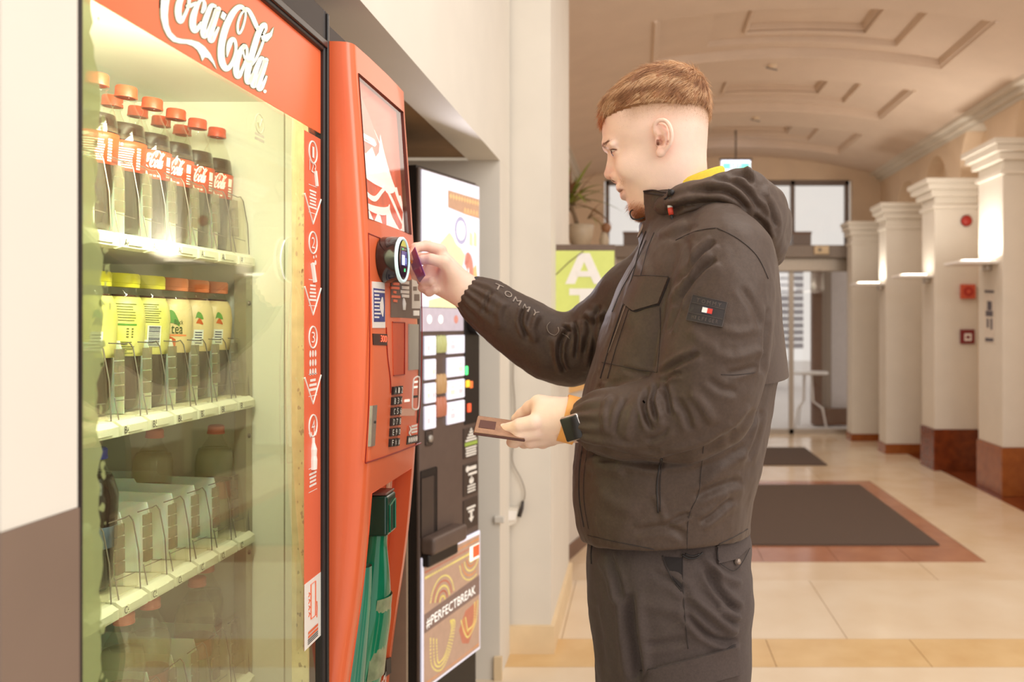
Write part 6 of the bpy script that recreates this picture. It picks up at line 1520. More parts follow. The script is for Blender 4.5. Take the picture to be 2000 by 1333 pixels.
wgt = np.where((dz > -.004) & (dz < .05) & (bv[:, 2] > 1.6), np.exp(-np.maximum(dz, 0)/.010), 0)*np.clip((bv[:, 0]-front)/.05, 0, 1)
ii = np.random.choice(len(bv), 7000, p=wgt/wgt.sum()); r_ = bv[ii]+np.random.randn(7000, 3)*.0008; n_ = bn_[ii]
strands('cropped_sides', r_, np.tile([-.3, 0, -.9], (len(r_), 1)), n_, np.interp(dz[ii], [0, .03], [.0030, .0010])*np.random.uniform(.7, 1.1, 7000), .0005, hairmat('cropped_hair', (150, 108, 74), (182, 138, 100), (210, 170, 134)), HB, 3, .0004, .00007)
# ================================================================ clothes
M_JKT = mat('jacket_cloth', (74, 57, 46), .52, var=.12, scale=260, bump=.18, bscale=900, sheen=.06, spec=.35)
M_JKD = mat('jacket_dark_trim', (46, 38, 36), .55, var=.1, scale=100)
M_SEAM = mat('seam_thread', (44, 35, 32), .7)
M_TRS = mat('trouser_twill', (70, 57, 52), .8, var=.14, scale=320, bump=.2, bscale=1100, sheen=.05)
JT = [(402, 1320, 1450, .085, 2.0), (420, 1292, 1470, .115, 2.0), (440, 1270, 1486, .145, 2.1), (465, 1256, 1497, .172, 2.2), (500, 1240, 1507, .195, 2.3), (530, 1224, 1511, .203, 2.4), (560, 1208, 1513, .206, 2.5), (620, 1183, 1516, .206, 2.6), (700, 1160, 1517, .205, 2.6),
      (760, 1142, 1506, .203, 2.6), (830, 1130, 1495, .202, 2.6), (900, 1122, 1481, .202, 2.6), (960, 1121, 1464, .201, 2.6), (1010, 1129, 1458, .199, 2.6), (1045, 1142, 1461, .194, 2.5), (1085, 1158, 1462, .186, 2.5), (1120, 1165, 1460, .18, 2.5)]
f_jt = loft(JT, YC+.005, 1.40)
SL_N = chain([J(1405, 462, 1.262, .052), J(1422, 510, 1.222, .062), J(1412, 575, 1.203, .0665), J(1402, 650, 1.193, .0690), J(1390, 720, 1.188, .0690), J(1376, 785, 1.185, .0640), J(1335, 818, 1.185, .0535), J(1275, 823, 1.190, .0485), J(1215, 826, 1.198, .0440), J(1176, 824, 1.212, .0360), J(1154, 822, 1.226, .0295)], .03)
SL_F = chain([J(1360, 470, 1.50, .055), J(1330, 505, 1.555, .070), J(1240, 590, 1.575, .068), J(1165, 655, 1.590, .0600), J(1118, 690, 1.596, .0560), J(1078, 680, 1.592, .0570), J(1030, 650, 1.585, .0540), J(985, 620, 1.577, .0470), J(950, 594, 1.571, .0400), J(928, 580, 1.568, .0340)], .028)
def E3(px, py, Y): return a3(P(px, py, Y))
COL_O = loft([(383, 1240, 1405, .0775, 2.3), (400, 1241, 1412, .079, 2.3), (415, 1243, 1425, .082, 2.3), (440, 1248, 1445, .094, 2.2), (470, 1248, 1460, .12, 2.2)], YC, YC)
COL_I = loft([(340, 1247, 1398, .0725, 2.3), (383, 1247, 1398, .0725, 2.3), (400, 1248, 1405, .0735, 2.3), (415, 1252, 1414, .074, 2.3), (432, 1272, 1420, .070, 2.2)], YC, YC)
HEMZ = 1.036
def hood_ring(s_):
    M_ = lambda px, py, Y, r: (*E3(px, py, Y)[:1], YC+s_*(YC-E3(px, py, Y)[1])*-1 if False else (E3(px, py, Y)[1] if s_ < 0 else 2*YC-E3(px, py, Y)[1]), E3(px, py, Y)[2], r)
    return chain([M_(1300, 402, 1.318, .019), M_(1345, 393, 1.292, .025), M_(1400, 387, 1.283, .031), M_(1448, 388, 1.296, .041), M_(1474, 413, 1.333, .047), M_(1478, 440, 1.39, .045)], .02)
HR_N, HR_F = hood_ring(-1), hood_ring(1)
HDROP = chain([J(1484, 440, 1.37, .042), J(1490, 470, 1.375, .036), J(1497, 496, 1.39, .020)], .02)
HDN = chain([J(1448, 405, 1.285, .032), J(1478, 445, 1.305, .034), J(1494, 480, 1.34, .026), J(1500, 500, 1.37, .018)], .02)
def hoodf(p):
    d = smin(HR_N(p), HR_F(p), .03); d = smin(d, HDROP(p), .03); d = smin(d, HDN(p), .025)
    return smax(d, -(f_head(p)-.010), .01)
def jackf(p):
    d = f_jt(p); d = smin(d, SL_N(p), .007); d = smin(d, SL_F(p), .02)
    if p[:, 2].max() > 1.48:
        c = COL_O(p); c = np.maximum(c, -COL_I(p))
        wz_ = E3(1250, 436, YC)[2]
        slot = np.maximum(np.maximum(np.abs(p[:, 1]-YC)-.047, p[:, 0]-.030), wz_-p[:, 2])
        c = smax(c, -slot, .004); d = smin(d, c, .014)
        d = smax(d, -COL_I(p), .004)
    hz_ = 1.024+.028*np.clip(np.abs(p[:, 1]-1.395)/.19, 0, 1)+.010*np.clip(p[:, 0]/.18, 0, 1); return smax(d, hz_-p[:, 2], .006)
V, Q = surface_net(jackf, (-.36, 1.08, 1.0), (.27, 1.70, 1.60), .0029)
V, Q = one_piece(V, Q)
V = relax(V, Q, 2, .5)
# ---- folds: ridges and valleys laid along the cloth, on the side they belong to
def creases(V, Q, L, near_only=True):
    N_ = normals(V, Q); p = proj(V); view = np.array([0, 0, EYE])-V; view /= np.linalg.norm(view, axis=1)[:, None]
    f_ = np.clip((N_*view).sum(1)*2.2+.15, 0, 1); D = np.zeros(len(V))
    for poly, wd, amp, ymax in L:
        amp *= 1.55
        c = crom(poly, 5); lo = c.min(0)-wd*3.5; hi = c.max(0)+wd*3.5
        ix = np.where((p[:, 0] > lo[0]) & (p[:, 0] < hi[0]) & (p[:, 1] > lo[1]) & (p[:, 1] < hi[1]) & (V[:, 1] < ymax))[0]
        if not len(ix): continue
        d, t, s = pdist(p[ix], c); env = np.clip(np.minimum(t, 1-t)*5, 0, 1)**.6*1.0
        x = d/wd*s
        prof = np.exp(-(x*1.6)**2)*-1.0+.55*np.exp(-((x-1.15)*1.5)**2)+.55*np.exp(-((x+1.15)*1.5)**2) if amp < 0 else np.exp(-(x*1.2)**2)-.25*np.exp(-((np.abs(x)-1.5)*1.4)**2)
        D[ix] += abs(amp)*prof*env*f_[ix]
    return V+N_*D[:, None]
NS, FS = 1.27, 1.75
JC = [
 # near sleeve, upper arm and elbow
 ([(1338, 545), (1352, 520), (1372, 492), (1395, 470)], 9, -.0045, NS+.05), ([(1318, 600), (1336, 570), (1366, 530), (1398, 505)], 10, -.0050, NS+.04),
 ([(1306, 650), (1318, 615), (1334, 585)], 7, -.0025, NS), ([(1293, 735), (1320, 712), (1345, 700), (1365, 690)], 10, -.0040, NS), ([(1292, 748), (1310, 735), (1330, 728)], 7, -.003, NS),
 ([(1395, 690), (1430, 700), (1470, 690), (1484, 680)], 12, .0020, NS), ([(1405, 640), (1440, 650), (1480, 642)], 10, .0014, NS), ([(1420, 730), (1450, 725), (1478, 715)], 9, -.0018, NS),
 ([(1285, 750), (1275, 780), (1278, 800), (1284, 822)], 8, -.0042, NS), ([(1268, 758), (1258, 790), (1262, 815), (1272, 840)], 8, -.0040, NS), ([(1298, 752), (1305, 785), (1310, 812)], 8, -.0036, NS),
 ([(1288, 760), (1282, 790), (1290, 832)], 9, .0036, NS), ([(1248, 768), (1236, 800), (1226, 838), (1222, 860)], 10, .0028, NS), ([(1222, 778), (1208, 808), (1200, 850)], 8, -.0026, NS),
 ([(1195, 772), (1182, 792), (1180, 822), (1184, 850)], 7, .0024, NS), ([(1320, 778), (1340, 810), (1350, 842)], 11, -.0024, NS), ([(1345, 765), (1375, 795), (1395, 830)], 12, .0022, NS), ([(1306, 835), (1290, 852), (1262, 862)], 9, -.0020, NS), ([(1180, 872), (1230, 880), (1290, 880)], 8, -.0012, NS),
 ([(1345, 640), (1372, 668), (1402, 684)], 14, .0016, NS), ([(1445, 560), (1470, 600), (1484, 640)], 12, -.0016, NS), ([(1380, 740), (1410, 760), (1440, 765)], 12, -.0018, NS),
 # chest and flank
 ([(1250, 500), (1262, 540), (1240, 590), (1222, 640)], 12, .0020, 1.5), ([(1310, 470), (1330, 455), (1362, 440)], 10, -.0020, 1.4), ([(1285, 462), (1310, 446), (1340, 432)], 9, .0018, 1.4),
 ([(1345, 470), (1340, 520), (1325, 560)], 10, -.0022, 1.4), ([(1215, 720), (1245, 728), (1280, 738)], 9, -.0012, 1.4),
 ([(1150, 880), (1200, 888), (1260, 902), (1300, 905)], 14, -.0045, 1.4), ([(1290, 900), (1340, 892), (1390, 875), (1440, 840)], 14, -.0045, 1.45), ([(1140, 905), (1180, 915), (1220, 925)], 12, .0025, 1.45),
 ([(1358, 972), (1390, 957), (1425, 945), (1450, 940)], 13, -.0028, 1.45), ([(1366, 1022), (1388, 1010), (1412, 990), (1430, 974)], 10, -.0030, 1.45), ([(1370, 945), (1400, 922), (1438, 902), (1462, 888)], 16, .0028, 1.45), ([(1300, 1025), (1330, 1010), (1350, 1005)], 8, -.0022, 1.45),
 ([(1420, 870), (1450, 835), (1476, 800)], 12, -.0030, 1.45), ([(1440, 900), (1466, 860), (1486, 815)], 10, .0022, 1.45), ([(1276, 965), (1290, 990), (1298, 1020)], 8, .0016, 1.45), ([(1160, 960), (1200, 985), (1250, 1000)], 16, .0018, 1.45), ([(1240, 1040), (1300, 1030), (1340, 1050)], 12, -.0022, 1.45),
 ([(1487, 800), (1478, 850), (1462, 900)], 8, -.002, 1.45), ([(1500, 600), (1494, 680), (1488, 730)], 8, -.0030, 1.5),
 # far sleeve
 ([(1112, 640), (1095, 668), (1093, 700), (1104, 728)], 7, -.0060, FS), ([(1122, 628), (1128, 660), (1124, 700)], 6, -.0045, FS), ([(1024, 602), (1018, 630), (1030, 660)], 6, -.0045, FS), ([(1052, 612), (1040, 640), (1046, 670)], 8, .0030, FS), ([(1148, 622), (1150, 650), (1142, 690)], 8, -.0045, FS), ([(1140, 612), (1162, 622), (1182, 610)], 8, .0045, FS),
 ([(1098, 640), (1108, 642), (1118, 650)], 5, -.004, FS), ([(1075, 655), (1088, 690), (1100, 720)], 8, .0028, FS), ([(960, 570), (950, 590), (945, 612)], 6, -.0028, FS), ([(985, 590), (975, 615), (980, 645)], 8, .0020, FS), ([(1170, 596), (1160, 640), (1160, 690), (1155, 730)], 9, -.0045, FS)]
V = creases(V, Q, JC)
N_ = normals(V, Q)
fine = vnoise(V, 34, 1.7, (1, 1, .55))*.0016+vnoise(V, 85, 4.1, (1, 1, .6))*.0007
def arm_gather(V, c, ax, L, amp, n):
    """radial pleats where the elastic draws the cloth in"""
    ax = ax/np.linalg.norm(ax); q = V-c; t = q@ax; u = np.cross(ax, [0, 0, 1.]); u /= np.linalg.norm(u); w_ = np.cross(ax, u)
    an = np.arctan2(q@w_, q@u); r = np.linalg.norm(q-np.outer(t, ax), axis=1)
    m = np.clip(1-np.abs(t)/L, 0, 1)*(r < .06); return amp*m*np.sin(an*n+np.sin(an*3)*1.2)
fine += arm_gather(V, E3(1166, 823, 1.218), E3(1275, 823, 1.19)-E3(1154, 822, 1.226), .05, .0022, 15)
fine += arm_gather(V, E3(938, 586, 1.569), E3(985, 620, 1.577)-E3(928, 580, 1.568), .05, .0024, 14)
V = V+N_*fine[:, None]
me = fast_mesh('jacket', V, Q); JK = link('jacket', me, M_JKT, MAN); JK['label'] = 'dark brown black hooded jacket'
V2, Q2 = surface_net(hoodf, (-.02, 1.17, 1.44), (.29, 1.62, 1.66), .0032)
V2 = relax(V2, Q2, 2, .5)
HC = [([(1300, 415), (1345, 402), (1400, 398), (1450, 412)], 10, -.0055, 1.36), ([(1330, 420), (1380, 408), (1420, 416), (1455, 440)], 8, -.0040, 1.36), ([(1345, 380), (1395, 372), (1430, 382), (1462, 410)], 10, -.0045, 1.36), ([(1390, 352), (1430, 356), (1462, 380), (1482, 410)], 9, -.0035, 1.36), ([(1420, 345), (1455, 345), (1482, 366)], 8, -.0030, 1.38),
      ([(1470, 420), (1490, 440), (1502, 470)], 8, -.0040, 1.40), ([(1488, 380), (1505, 410), (1515, 445)], 8, -.0035, 1.45), ([(1300, 398), (1340, 386), (1380, 376)], 8, .0030, 1.36), ([(1465, 455), (1485, 475), (1500, 495)], 7, .0030, 1.40), ([(1455, 332), (1468, 345), (1476, 365)], 6, .004, 1.4), ([(1500, 360), (1494, 390), (1500, 420)], 7, .003, 1.45)]
V2 = creases(V2, Q2, HC); N2_ = normals(V2, Q2)
V2 = V2+N2_*(vnoise(V2, 30, 9, (1, 1, 1))*.0030+vnoise(V2, 75, 2, (1, 1, 1))*.0010)[:, None]
me2 = fast_mesh('hood', V2, Q2); HOOD = link('hood', me2, M_JKT, JK)
# trousers
HIPS = loft([(1010, 1158, 1452, .175, 2.4), (1045, 1150, 1462, .180, 2.5), (1100, 1147, 1461, .184, 2.5), (1160, 1151, 1449, .185, 2.5), (1210, 1157, 1436, .185, 2.5), (1260, 1162, 1432, .184, 2.5), (1320, 1170, 1430, .180, 2.5)], YC+.005, 1.40)
LEG_N = chain([(*E3(1345, 1190, 1.295), .098), (*E3(1342, 1300, 1.29), .090), (.074, 1.285, .52, .074), (.085, 1.28, .30, .066), (.095, 1.28, .085, .060)], .03)
LEG_F = chain([(*E3(1290, 1190, 1.49), .094), (*E3(1265, 1300, 1.495), .086), (-.005, 1.495, .52, .074), (.0, 1.50, .30, .066), (.01, 1.50, .085, .060)], .03)
def trf(p):
    d = smin(smin(HIPS(p), LEG_N(p), .03), LEG_F(p), .03)
    gap = np.maximum(seg((.02, 1.392, .80), (.03, 1.392, .1), .004, .02)(p), p[:, 2]-.80)
    return np.maximum(smax(d, .055-p[:, 2], .01), p[:, 2]-1.075)
V3_, Q3 = surface_net(trf, (-.17, 1.14, .03), (.26, 1.66, 1.09), .0042)
V3_ = relax(V3_, Q3, 2, .5)
TC = [([(1228, 1160), (1232, 1220), (1240, 1280), (1246, 1333)], 16, -.0090, 1.42), ([(1380, 1110), (1400, 1150), (1425, 1180), (1445, 1195)], 11, -.0060, 1.45), ([(1370, 1080), (1395, 1110), (1420, 1130), (1450, 1140)], 10, .0050, 1.45), ([(1345, 1160), (1385, 1195), (1420, 1225), (1440, 1235)], 11, .0070, 1.45),
      ([(1400, 1190), (1425, 1202), (1445, 1210)], 8, .0070, 1.45), ([(1340, 1200), (1380, 1240), (1420, 1255), (1440, 1250)], 10, -.0055, 1.45), ([(1170, 1090), (1190, 1130), (1200, 1180)], 10, .0030, 1.45), ([(1190, 1080), (1205, 1130), (1215, 1180)], 9, -.0030, 1.45), ([(1250, 1180), (1300, 1190), (1340, 1200)], 14, .0022, 1.4), ([(1275, 1120), (1310, 1135), (1345, 1160)], 12, -.0022, 1.4), ([(1260, 1260), (1300, 1258), (1340, 1250)], 12, -.0022, 1.4), ([(1160, 1180), (1170, 1240), (1176, 1300)], 10, -.002, 1.5)]
V3_ = creases(V3_, Q3, TC); N3_ = normals(V3_, Q3)
V3_ = V3_+N3_*(vnoise(V3_, 22, 5, (1, 1, .7))*.0026+vnoise(V3_, 60, 5)*.0008)[:, None]
me3 = fast_mesh('trousers', V3_, Q3); TR = link('trousers', me3, M_TRS, MAN)
# shoes (below the frame), standing on the floor
M_SHOE = mat('shoe_white', (224, 218, 210), .5); M_SOLE = mat('shoe_sole', (240, 236, 230), .5)
for (x, y) in ((.085, 1.28), (.0, 1.50)):
    mb = MB(); n = 24; lv = [(0.0, 1.0, 1.0, 0), (.03, 1.02, 1.0, 0), (.045, 1.0, .96, 0), (.07, .92, .86, .012), (.09, .70, .70, .03), (.11, .46, .58, .052)]
    for z, a, b, o_ in lv:
        for k in range(n): t = 2*math.pi*k/n; mb.v.append((x-.055+o_+.145*a*math.cos(t), y+.047*b*math.sin(t)*(1-.12*math.cos(t)), z))
    mb.f = [(i*n+k, i*n+(k+1) % n, (i+1)*n+(k+1) % n, (i+1)*n+k) for i in range(len(lv)-1) for k in range(n)]+[tuple(range(n-1, -1, -1)), tuple((len(lv)-1)*n+k for k in range(n))]
    sh = mb.build('shoe', M_SHOE, MAN, True)
    mb = MB()
    for z, s_ in ((-.0, 1.03), (.018, 1.05), (.028, 1.03)):
        for k in range(n): t = 2*math.pi*k/n; mb.v.append((x-.055+.145*s_*math.cos(t), y+.047*s_*math.sin(t)*(1-.12*math.cos(t)), z))
    mb.f = [(i*n+k, i*n+(k+1) % n, (i+1)*n+(k+1) % n, (i+1)*n+k) for i in range(2) for k in range(n)]+[tuple(range(n-1, -1, -1)), tuple(2*n+k for k in range(n))]
    mb.build('sole', M_SOLE, sh, True)
# ================================================================ sewn details, laid on the cloth surface
def surf(o):
    me_ = o.data; return BVHTree.FromPolygons([v.co[:] for v in me_.vertices], [tuple(p.vertices) for p in me_.polygons])
T_J, T_T, T_H = surf(JK), surf(TR), surf(HOOD)
def lay(tree, fallback=1.25):
    O = Vector((0, 0, EYE))
    def hit(px, py):
        d = ray(px, py).normalized(); loc, nr, i, ds = tree.ray_cast(O, d)
        if loc is None:
            c = P(px, py, fallback); loc, nr, i, ds = tree.find_nearest(c)
        if nr.dot(d) > 0: nr = -nr
        return loc, nr
    return (lambda px, py: hit(px, py)[0]), (lambda px, py: hit(px, py)[1]), hit
jp, jn, jh = lay(T_J); tp, tn, th_ = lay(T_T); hp, hn, hh = lay(T_H)
def seamline(hit, pts, r, m, parent, off=.0007, nm='seam', n=6):
    q = []
    for a, b in crom(pts, n): l_, k_ = hit(a, b); q.append(l_+k_*off)
    q = np.array([a3(v) for v in q])
    for _ in range(1): q[1:-1] = (q[:-2]+2*q[1:-1]+q[2:])/4
    return MB().tube(q, r*.62, 5).build(nm, m, parent, True)
def slab(hit, quad, off, m, parent, nm, nu=10, nv=8, d0=-.002, tip=None):
    """a sewn-on piece following the cloth: quad of pixels TL,TR,BR,BL"""
    a = np.array(quad, float); nrm = Vector((0, 0, 0))
    for u in (.2, .5, .8):
        for v in (.2, .5, .8): p_ = (a[3]*(1-u)+a[2]*u)*(1-v)+(a[0]*(1-u)+a[1]*u)*v; nrm += hit(*p_)[1]
    nrm.normalize()
    def qm(u, v, o):
        p_ = (a[3]*(1-u)+a[2]*u)*(1-v)+(a[0]*(1-u)+a[1]*u)*v
        if tip: p_ = p_+np.array(tip[1])*max(0, 1-abs(u-tip[0])/(tip[0] if u < tip[0] else 1-tip[0]))*(1-v)
        return hit(*p_)[0]+nrm*o
    g = np.array([[a3(qm(i/nu, j/nv, 0)) for i in range(nu+1)] for j in range(nv+1)])
    for _ in range(2):
        h = g.copy(); h[1:-1, 1:-1] = (g[1:-1, 1:-1]*2+g[:-2, 1:-1]+g[2:, 1:-1]+g[1:-1, :-2]+g[1:-1, 2:])/6; g = h
    def gm(u, v, o):
        x, y = min(u*nu, nu-1e-6), min(v*nv, nv-1e-6); i, j = int(x), int(y); fx, fy = x-i, y-j
        w_ = (g[j, i]*(1-fx)+g[j, i+1]*fx)*(1-fy)+(g[j+1, i]*(1-fx)+g[j+1, i+1]*fx)*fy
        return Vector(w_)+nrm*o
    return patch(MB(), gm, off, nu, nv, d0).build(nm, m, parent, True, auto=.9), gm
M_ZIP = mat('zip_teeth', (150, 128, 112), .35, metal=.6)
# front zip, placket seams
seamline(jh, [(1262, 452), (1250, 485), (1236, 540), (1216, 600), (1196, 660), (1180, 715), (1173, 740)], .0016, M_SEAM, JK)
seamline(jh, [(1240, 548), (1228, 585), (1208, 640), (1190, 690)], .0011, M_ZIP, JK, .0018, 'zip_teeth')
seamline(jh, [(1278, 455), (1264, 490), (1250, 545), (1230, 600), (1208, 665), (1192, 720), (1187, 740)], .0009, M_SEAM, JK)
seamline(jh, [(1262, 470), (1240, 520), (1215, 565), (1196, 610)], .0010, M_SEAM, JK)
seamline(jh, [(1138, 872), (1132, 920), (1132, 975), (1141, 1030)], .0014, M_SEAM, JK); seamline(jh, [(1148, 880), (1141, 930), (1141, 980), (1150, 1034)], .0008, M_SEAM, JK)
# chest pocket with its flap
fp_, _ = slab(jh, [(1241, 541), (1308, 543), (1288, 594), (1218, 592)], .0042, M_JKT, JK, 'pocket_flap', tip=(.28, (0, 16)))
seamline(jh, [(1241, 541), (1275, 541), (1308, 543)], .0010, M_SEAM, JK, .0044); seamline(jh, [(1308, 543), (1298, 570), (1288, 594)], .0012, M_SEAM, JK, .001); seamline(jh, [(1288, 596), (1262, 602), (1238, 609), (1218, 594)], .0014, M_SEAM, JK, .001)
seamline(jh, [(1289, 600), (1290, 660), (1284, 728)], .0008, M_SEAM, JK); seamline(jh, [(1176, 708), (1215, 716), (1250, 723), (1284, 728)], .0010, M_SEAM, JK)
# sleeve patch with its lettering and flag
pq = [(1354, 577), (1421, 592), (1411, 640), (1341, 626)]
pt, pm = slab(jh, pq, .0030, M_JKD, JK, 'sleeve_patch')
mb = MB()
for a, b in (((0, 0), (1, 0)), ((1, 0), (1, 1)), ((1, 1), (0, 1)), ((0, 1), (0, 0)), ((.03, .30), (.97, .30)), ((.03, .70), (.97, .70))):
    mb.tube([pm(a[0]+(b[0]-a[0])*t, a[1]+(b[1]-a[1])*t, .0032) for t in np.linspace(0, 1, 8)], .0005, 5)
mb.build('patch_border', mat('patch_ridge', (72, 60, 54), .45), pt)
M_EMB = mat('patch_letter', (92, 78, 70), .4)
mb = MB()
for i, ch in enumerate('TOMMY'): text_on(mb, ch, lambda u, v, o, i=i: pm(.14+i*.155+u*.10, .76+v*.15, .0036), 0)
for i, ch in enumerate('HILFIGER'): text_on(mb, ch, lambda u, v, o, i=i: pm(.13+i*.096+u*(.02 if ch == 'I' else .062), .09+v*.15, .0036), 0)
mb.build('patch_lettering', M_EMB, pt)
def pcell(u0, u1, v0, v1, col, nm): 
    m_ = MB(); m_.add([pm(u0, v0, .0040), pm(u1, v0, .0040), pm(u1, v1, .0040), pm(u0, v1, .0040)], [(0, 1, 2, 3)]); m_.build('flag_emblem', mat(nm, col, .4), pt)
pcell(.36, .66, .38, .64, (40, 40, 66), 'flag_navy'); 
for u0, u1, c_, n_ in ((.365, .51, (240, 236, 230), 'flag_white'), (.51, .655, (206, 60, 44), 'flag_red')):
    m_ = MB(); m_.add([pm(u0, .41, .0044), pm(u1, .41, .0044), pm(u1, .61, .0044), pm(u0, .61, .0044)], [(0, 1, 2, 3)]); m_.build('flag_emblem', mat(n_, c_, .4), pt)
# hand pocket welt, side and sleeve seams
seamline(jh, [(1291, 896), (1285, 930), (1283, 960), (1286, 1002)], .0022, M_JKD, JK, .0008, 'pocket_welt'); seamline(jh, [(1294, 896), (1289, 940), (1290, 1000)], .0010, M_SEAM, JK, .001)
seamline(jh, [(1374, 872), (1369, 920), (1364, 965), (1345, 1010), (1342, 1072)], .0007, M_SEAM, JK)
seamline(jh, [(1400, 446), (1440, 466), (1478, 500), (1500, 545)], .0008, M_SEAM, JK); seamline(jh, [(1408, 732), (1440, 733), (1474, 728)], .0007, M_SEAM, JK); seamline(jh, [(1320, 470), (1360, 452), (1398, 446)], .0008, M_SEAM, JK)
seamline(jh, [(1148, 1046), (1200, 1058), (1260, 1070), (1310, 1079), (1370, 1074), (1420, 1056), (1460, 1034)], .0012, M_SEAM, JK, .0004, 'hem_seam')
# loose back yoke hanging over the back of the jacket
mb = MB(); rows__ = []
zt_, zb_ = P(0, 560, 1.40).z, P(0, 727, 1.40).z
for j in range(9):
    t = j/8; z = zt_*(1-t)+zb_*t; row_ = []
    for k in range(15):
        a = -1.15+2.3*k/14
        xb_ = np.interp(z, [zb_, zt_], [(1516-CX)*1.40/FPX, (1512-CX)*1.40/FPX])
        out = .001+.010*t+.004*max(0, math.cos(a*1.3))*t
        y = YC+.005+.200*math.sin(a); x = xb_-.135*(1-abs(math.cos(a))**.75)+out
        row_.append((x, y, z-.004*t*abs(math.sin(a))*2))
    rows__.append(row_)
for d_ in (0, -.004):
    for r_ in rows__: mb.v += [(x+d_, y, z) for x, y, z in r_]
for s_ in (0, 135):
    mb.f += [(s_+j*15+k, s_+j*15+k+1, s_+(j+1)*15+k+1, s_+(j+1)*15+k) for j in range(8) for k in range(14)]
mb.f += [(120+k, 121+k, 256+k, 255+k) for k in range(14)]+[(j*15, (j+1)*15, 135+(j+1)*15, 135+j*15) for j in range(8)]+[(j*15+14, (j+1)*15+14, 135+(j+1)*15+14, 135+j*15+14) for j in range(8)]
mb.build('back_yoke', M_JKT, JK, True, auto=.8)
# elastic cuffs, drawn into pleats
def cuff(c0, c1, r0, r1, n_pl, sq=1.0):
    c0 = Vector(c0); c1 = Vector(c1); ax = (c1-c0).normalized(); u = ax.cross(Vector((0, 0, 1))).normalized(); w_ = ax.cross(u); mb = MB(); n = 120; L = 12
    for i in range(L+1):
        t = i/L; r = r0+(r1-r0)*t; e = math.sin(min(1, t*6)*math.pi/2)*(1 if t < .9 else 1)
        for k in range(n):
            a = 2*math.pi*k/n; rp = r*(.93+.07*e)+.0019*e*math.sin(a*n_pl+1.5*math.sin(a*3)+t*1.2)+.0006*math.sin(t*40)
            mb.v.append(c0+(c1-c0)*t+(u*math.cos(a)*sq+w_*math.sin(a))*rp)
    mb.f = [(i*n+k, i*n+(k+1) % n, (i+1)*n+(k+1) % n, (i+1)*n+k) for i in range(L) for k in range(n)]
    o = len(mb.v)
    for k in range(n): a = 2*math.pi*k/n; mb.v.append(c0+ax*.004+(u*math.cos(a)*sq+w_*math.sin(a))*(r0*.86))
    mb.f += [(k, o+k, o+(k+1) % n, (k+1) % n) for k in range(n)]
    return mb.build('cuff', M_JKD, JK, True)
cuff(P(1137, 821, 1.236), P(1162, 822, 1.222), .0280, .0335, 17, .9); cuff(P(908, 566, 1.566), P(938, 588, 1.569), .0325, .0385, 15, .92)
# white outlined lettering along the top of the far sleeve
mb = MB(); TXT_ = [((962, 561), (978, 568)), ((982, 574), (996, 582)), ((1000, 587), (1013, 596)), ((1018, 601), (1030, 608)), ((1036, 612), (1048, 618))]
for ch, (a_, b_) in zip('TOMMY', TXT_):
    q = [(a_[0]+6, a_[1]-7), (b_[0]+6, b_[1]-7), (b_[0]+1, b_[1]+2), (a_[0]+1, a_[1]+2)]
    v, f = text2d(ch); lo_, hi_ = v.min(0), v.max(0)
    for fc in f: pass
    pts = [((x-lo_[0])/(hi_[0]-lo_[0]), (y-lo_[1])/(hi_[1]-lo_[1])) for x, y in v]; qa_ = np.array(q, float)
    vs_ = []
    for u, v_ in pts: p_ = (qa_[3]*(1-u)+qa_[2]*u)*(1-v_)+(qa_[0]*(1-u)+qa_[1]*u)*v_; l_, k_ = jh(*p_); vs_.append(l_+k_*.0012)
    mb.add(vs_, f)
mb.build('sleeve_lettering', mat('sleeve_print', (158, 144, 132), .5), JK)
ring = [(1074, 630), (1068, 638), (1072, 650), (1084, 656), (1092, 648), (1090, 640)]
seamline(jh, ring, .0010, MATS['sleeve_print'], JK, .001, 'sleeve_lettering'); seamline(jh, [(1098, 652), (1106, 656), (1112, 662)], .0009, MATS['sleeve_print'], JK, .001, 'sleeve_lettering')
# drawcords, toggle, tip, loop and zip pull at the collar
M_CORD = mat('black_cord', (34, 28, 27), .5); M_TIPW = mat('cord_tip_white', (236, 230, 222), .5); M_TIPR = mat('cord_tip_red', (212, 70, 48), .5)
def cpts(L): return [P(a, b, y) for a, b, y in L]
MB().tube(crom([a3(v) for v in cpts([(1257, 374, 1.338), (1275, 372, 1.322), (1292, 375, 1.305), (1308, 378, 1.292), (1318, 380, 1.288)])], 5), .0014, 6).build('drawcord', M_CORD, JK, True)
MB().tube(crom([a3(v) for v in cpts([(1258, 377, 1.338), (1275, 379, 1.320), (1294, 382, 1.303), (1308, 383, 1.291)])], 5), .0014, 6).build('drawcord', M_CORD, JK, True)
c = P(1314, 379, 1.284); MB().cyl(c+Vector((-.008, 0, .002)), c+Vector((.010, 0, -.001)), .0058, 16).cyl(c+Vector((-.002, -.007, .002)), c+Vector((-.002, -.001, .002)), .0042, 14).build('cord_toggle', M_CORD, JK, True)
MB().tube(cpts([(1306, 383, 1.286), (1298, 390, 1.286), (1304, 388, 1.286)]), .002, 6).build('drawcord', M_CORD, JK, True)
t0, t1, t2, t3 = cpts([(1309, 386, 1.280), (1308, 394, 1.279), (1309, 406, 1.279), (1311, 420, 1.279)])
MB().tube([t0, t1], .0022, 6).build('drawcord', M_CORD, JK, True); MB().tube([t1, t2], [.0040, .0042], 8).build('cord_tip', M_TIPW, JK, True); MB().tube([t2, t3], [.0042, .0040], 8).build('cord_tip', M_TIPR, JK, True)
MB().tube(crom([a3(v) for v in cpts([(1311, 420, 1.279), (1314, 432, 1.277), (1321, 446, 1.270)])], 4), .0022, 6).build('drawcord', M_CORD, JK, True)
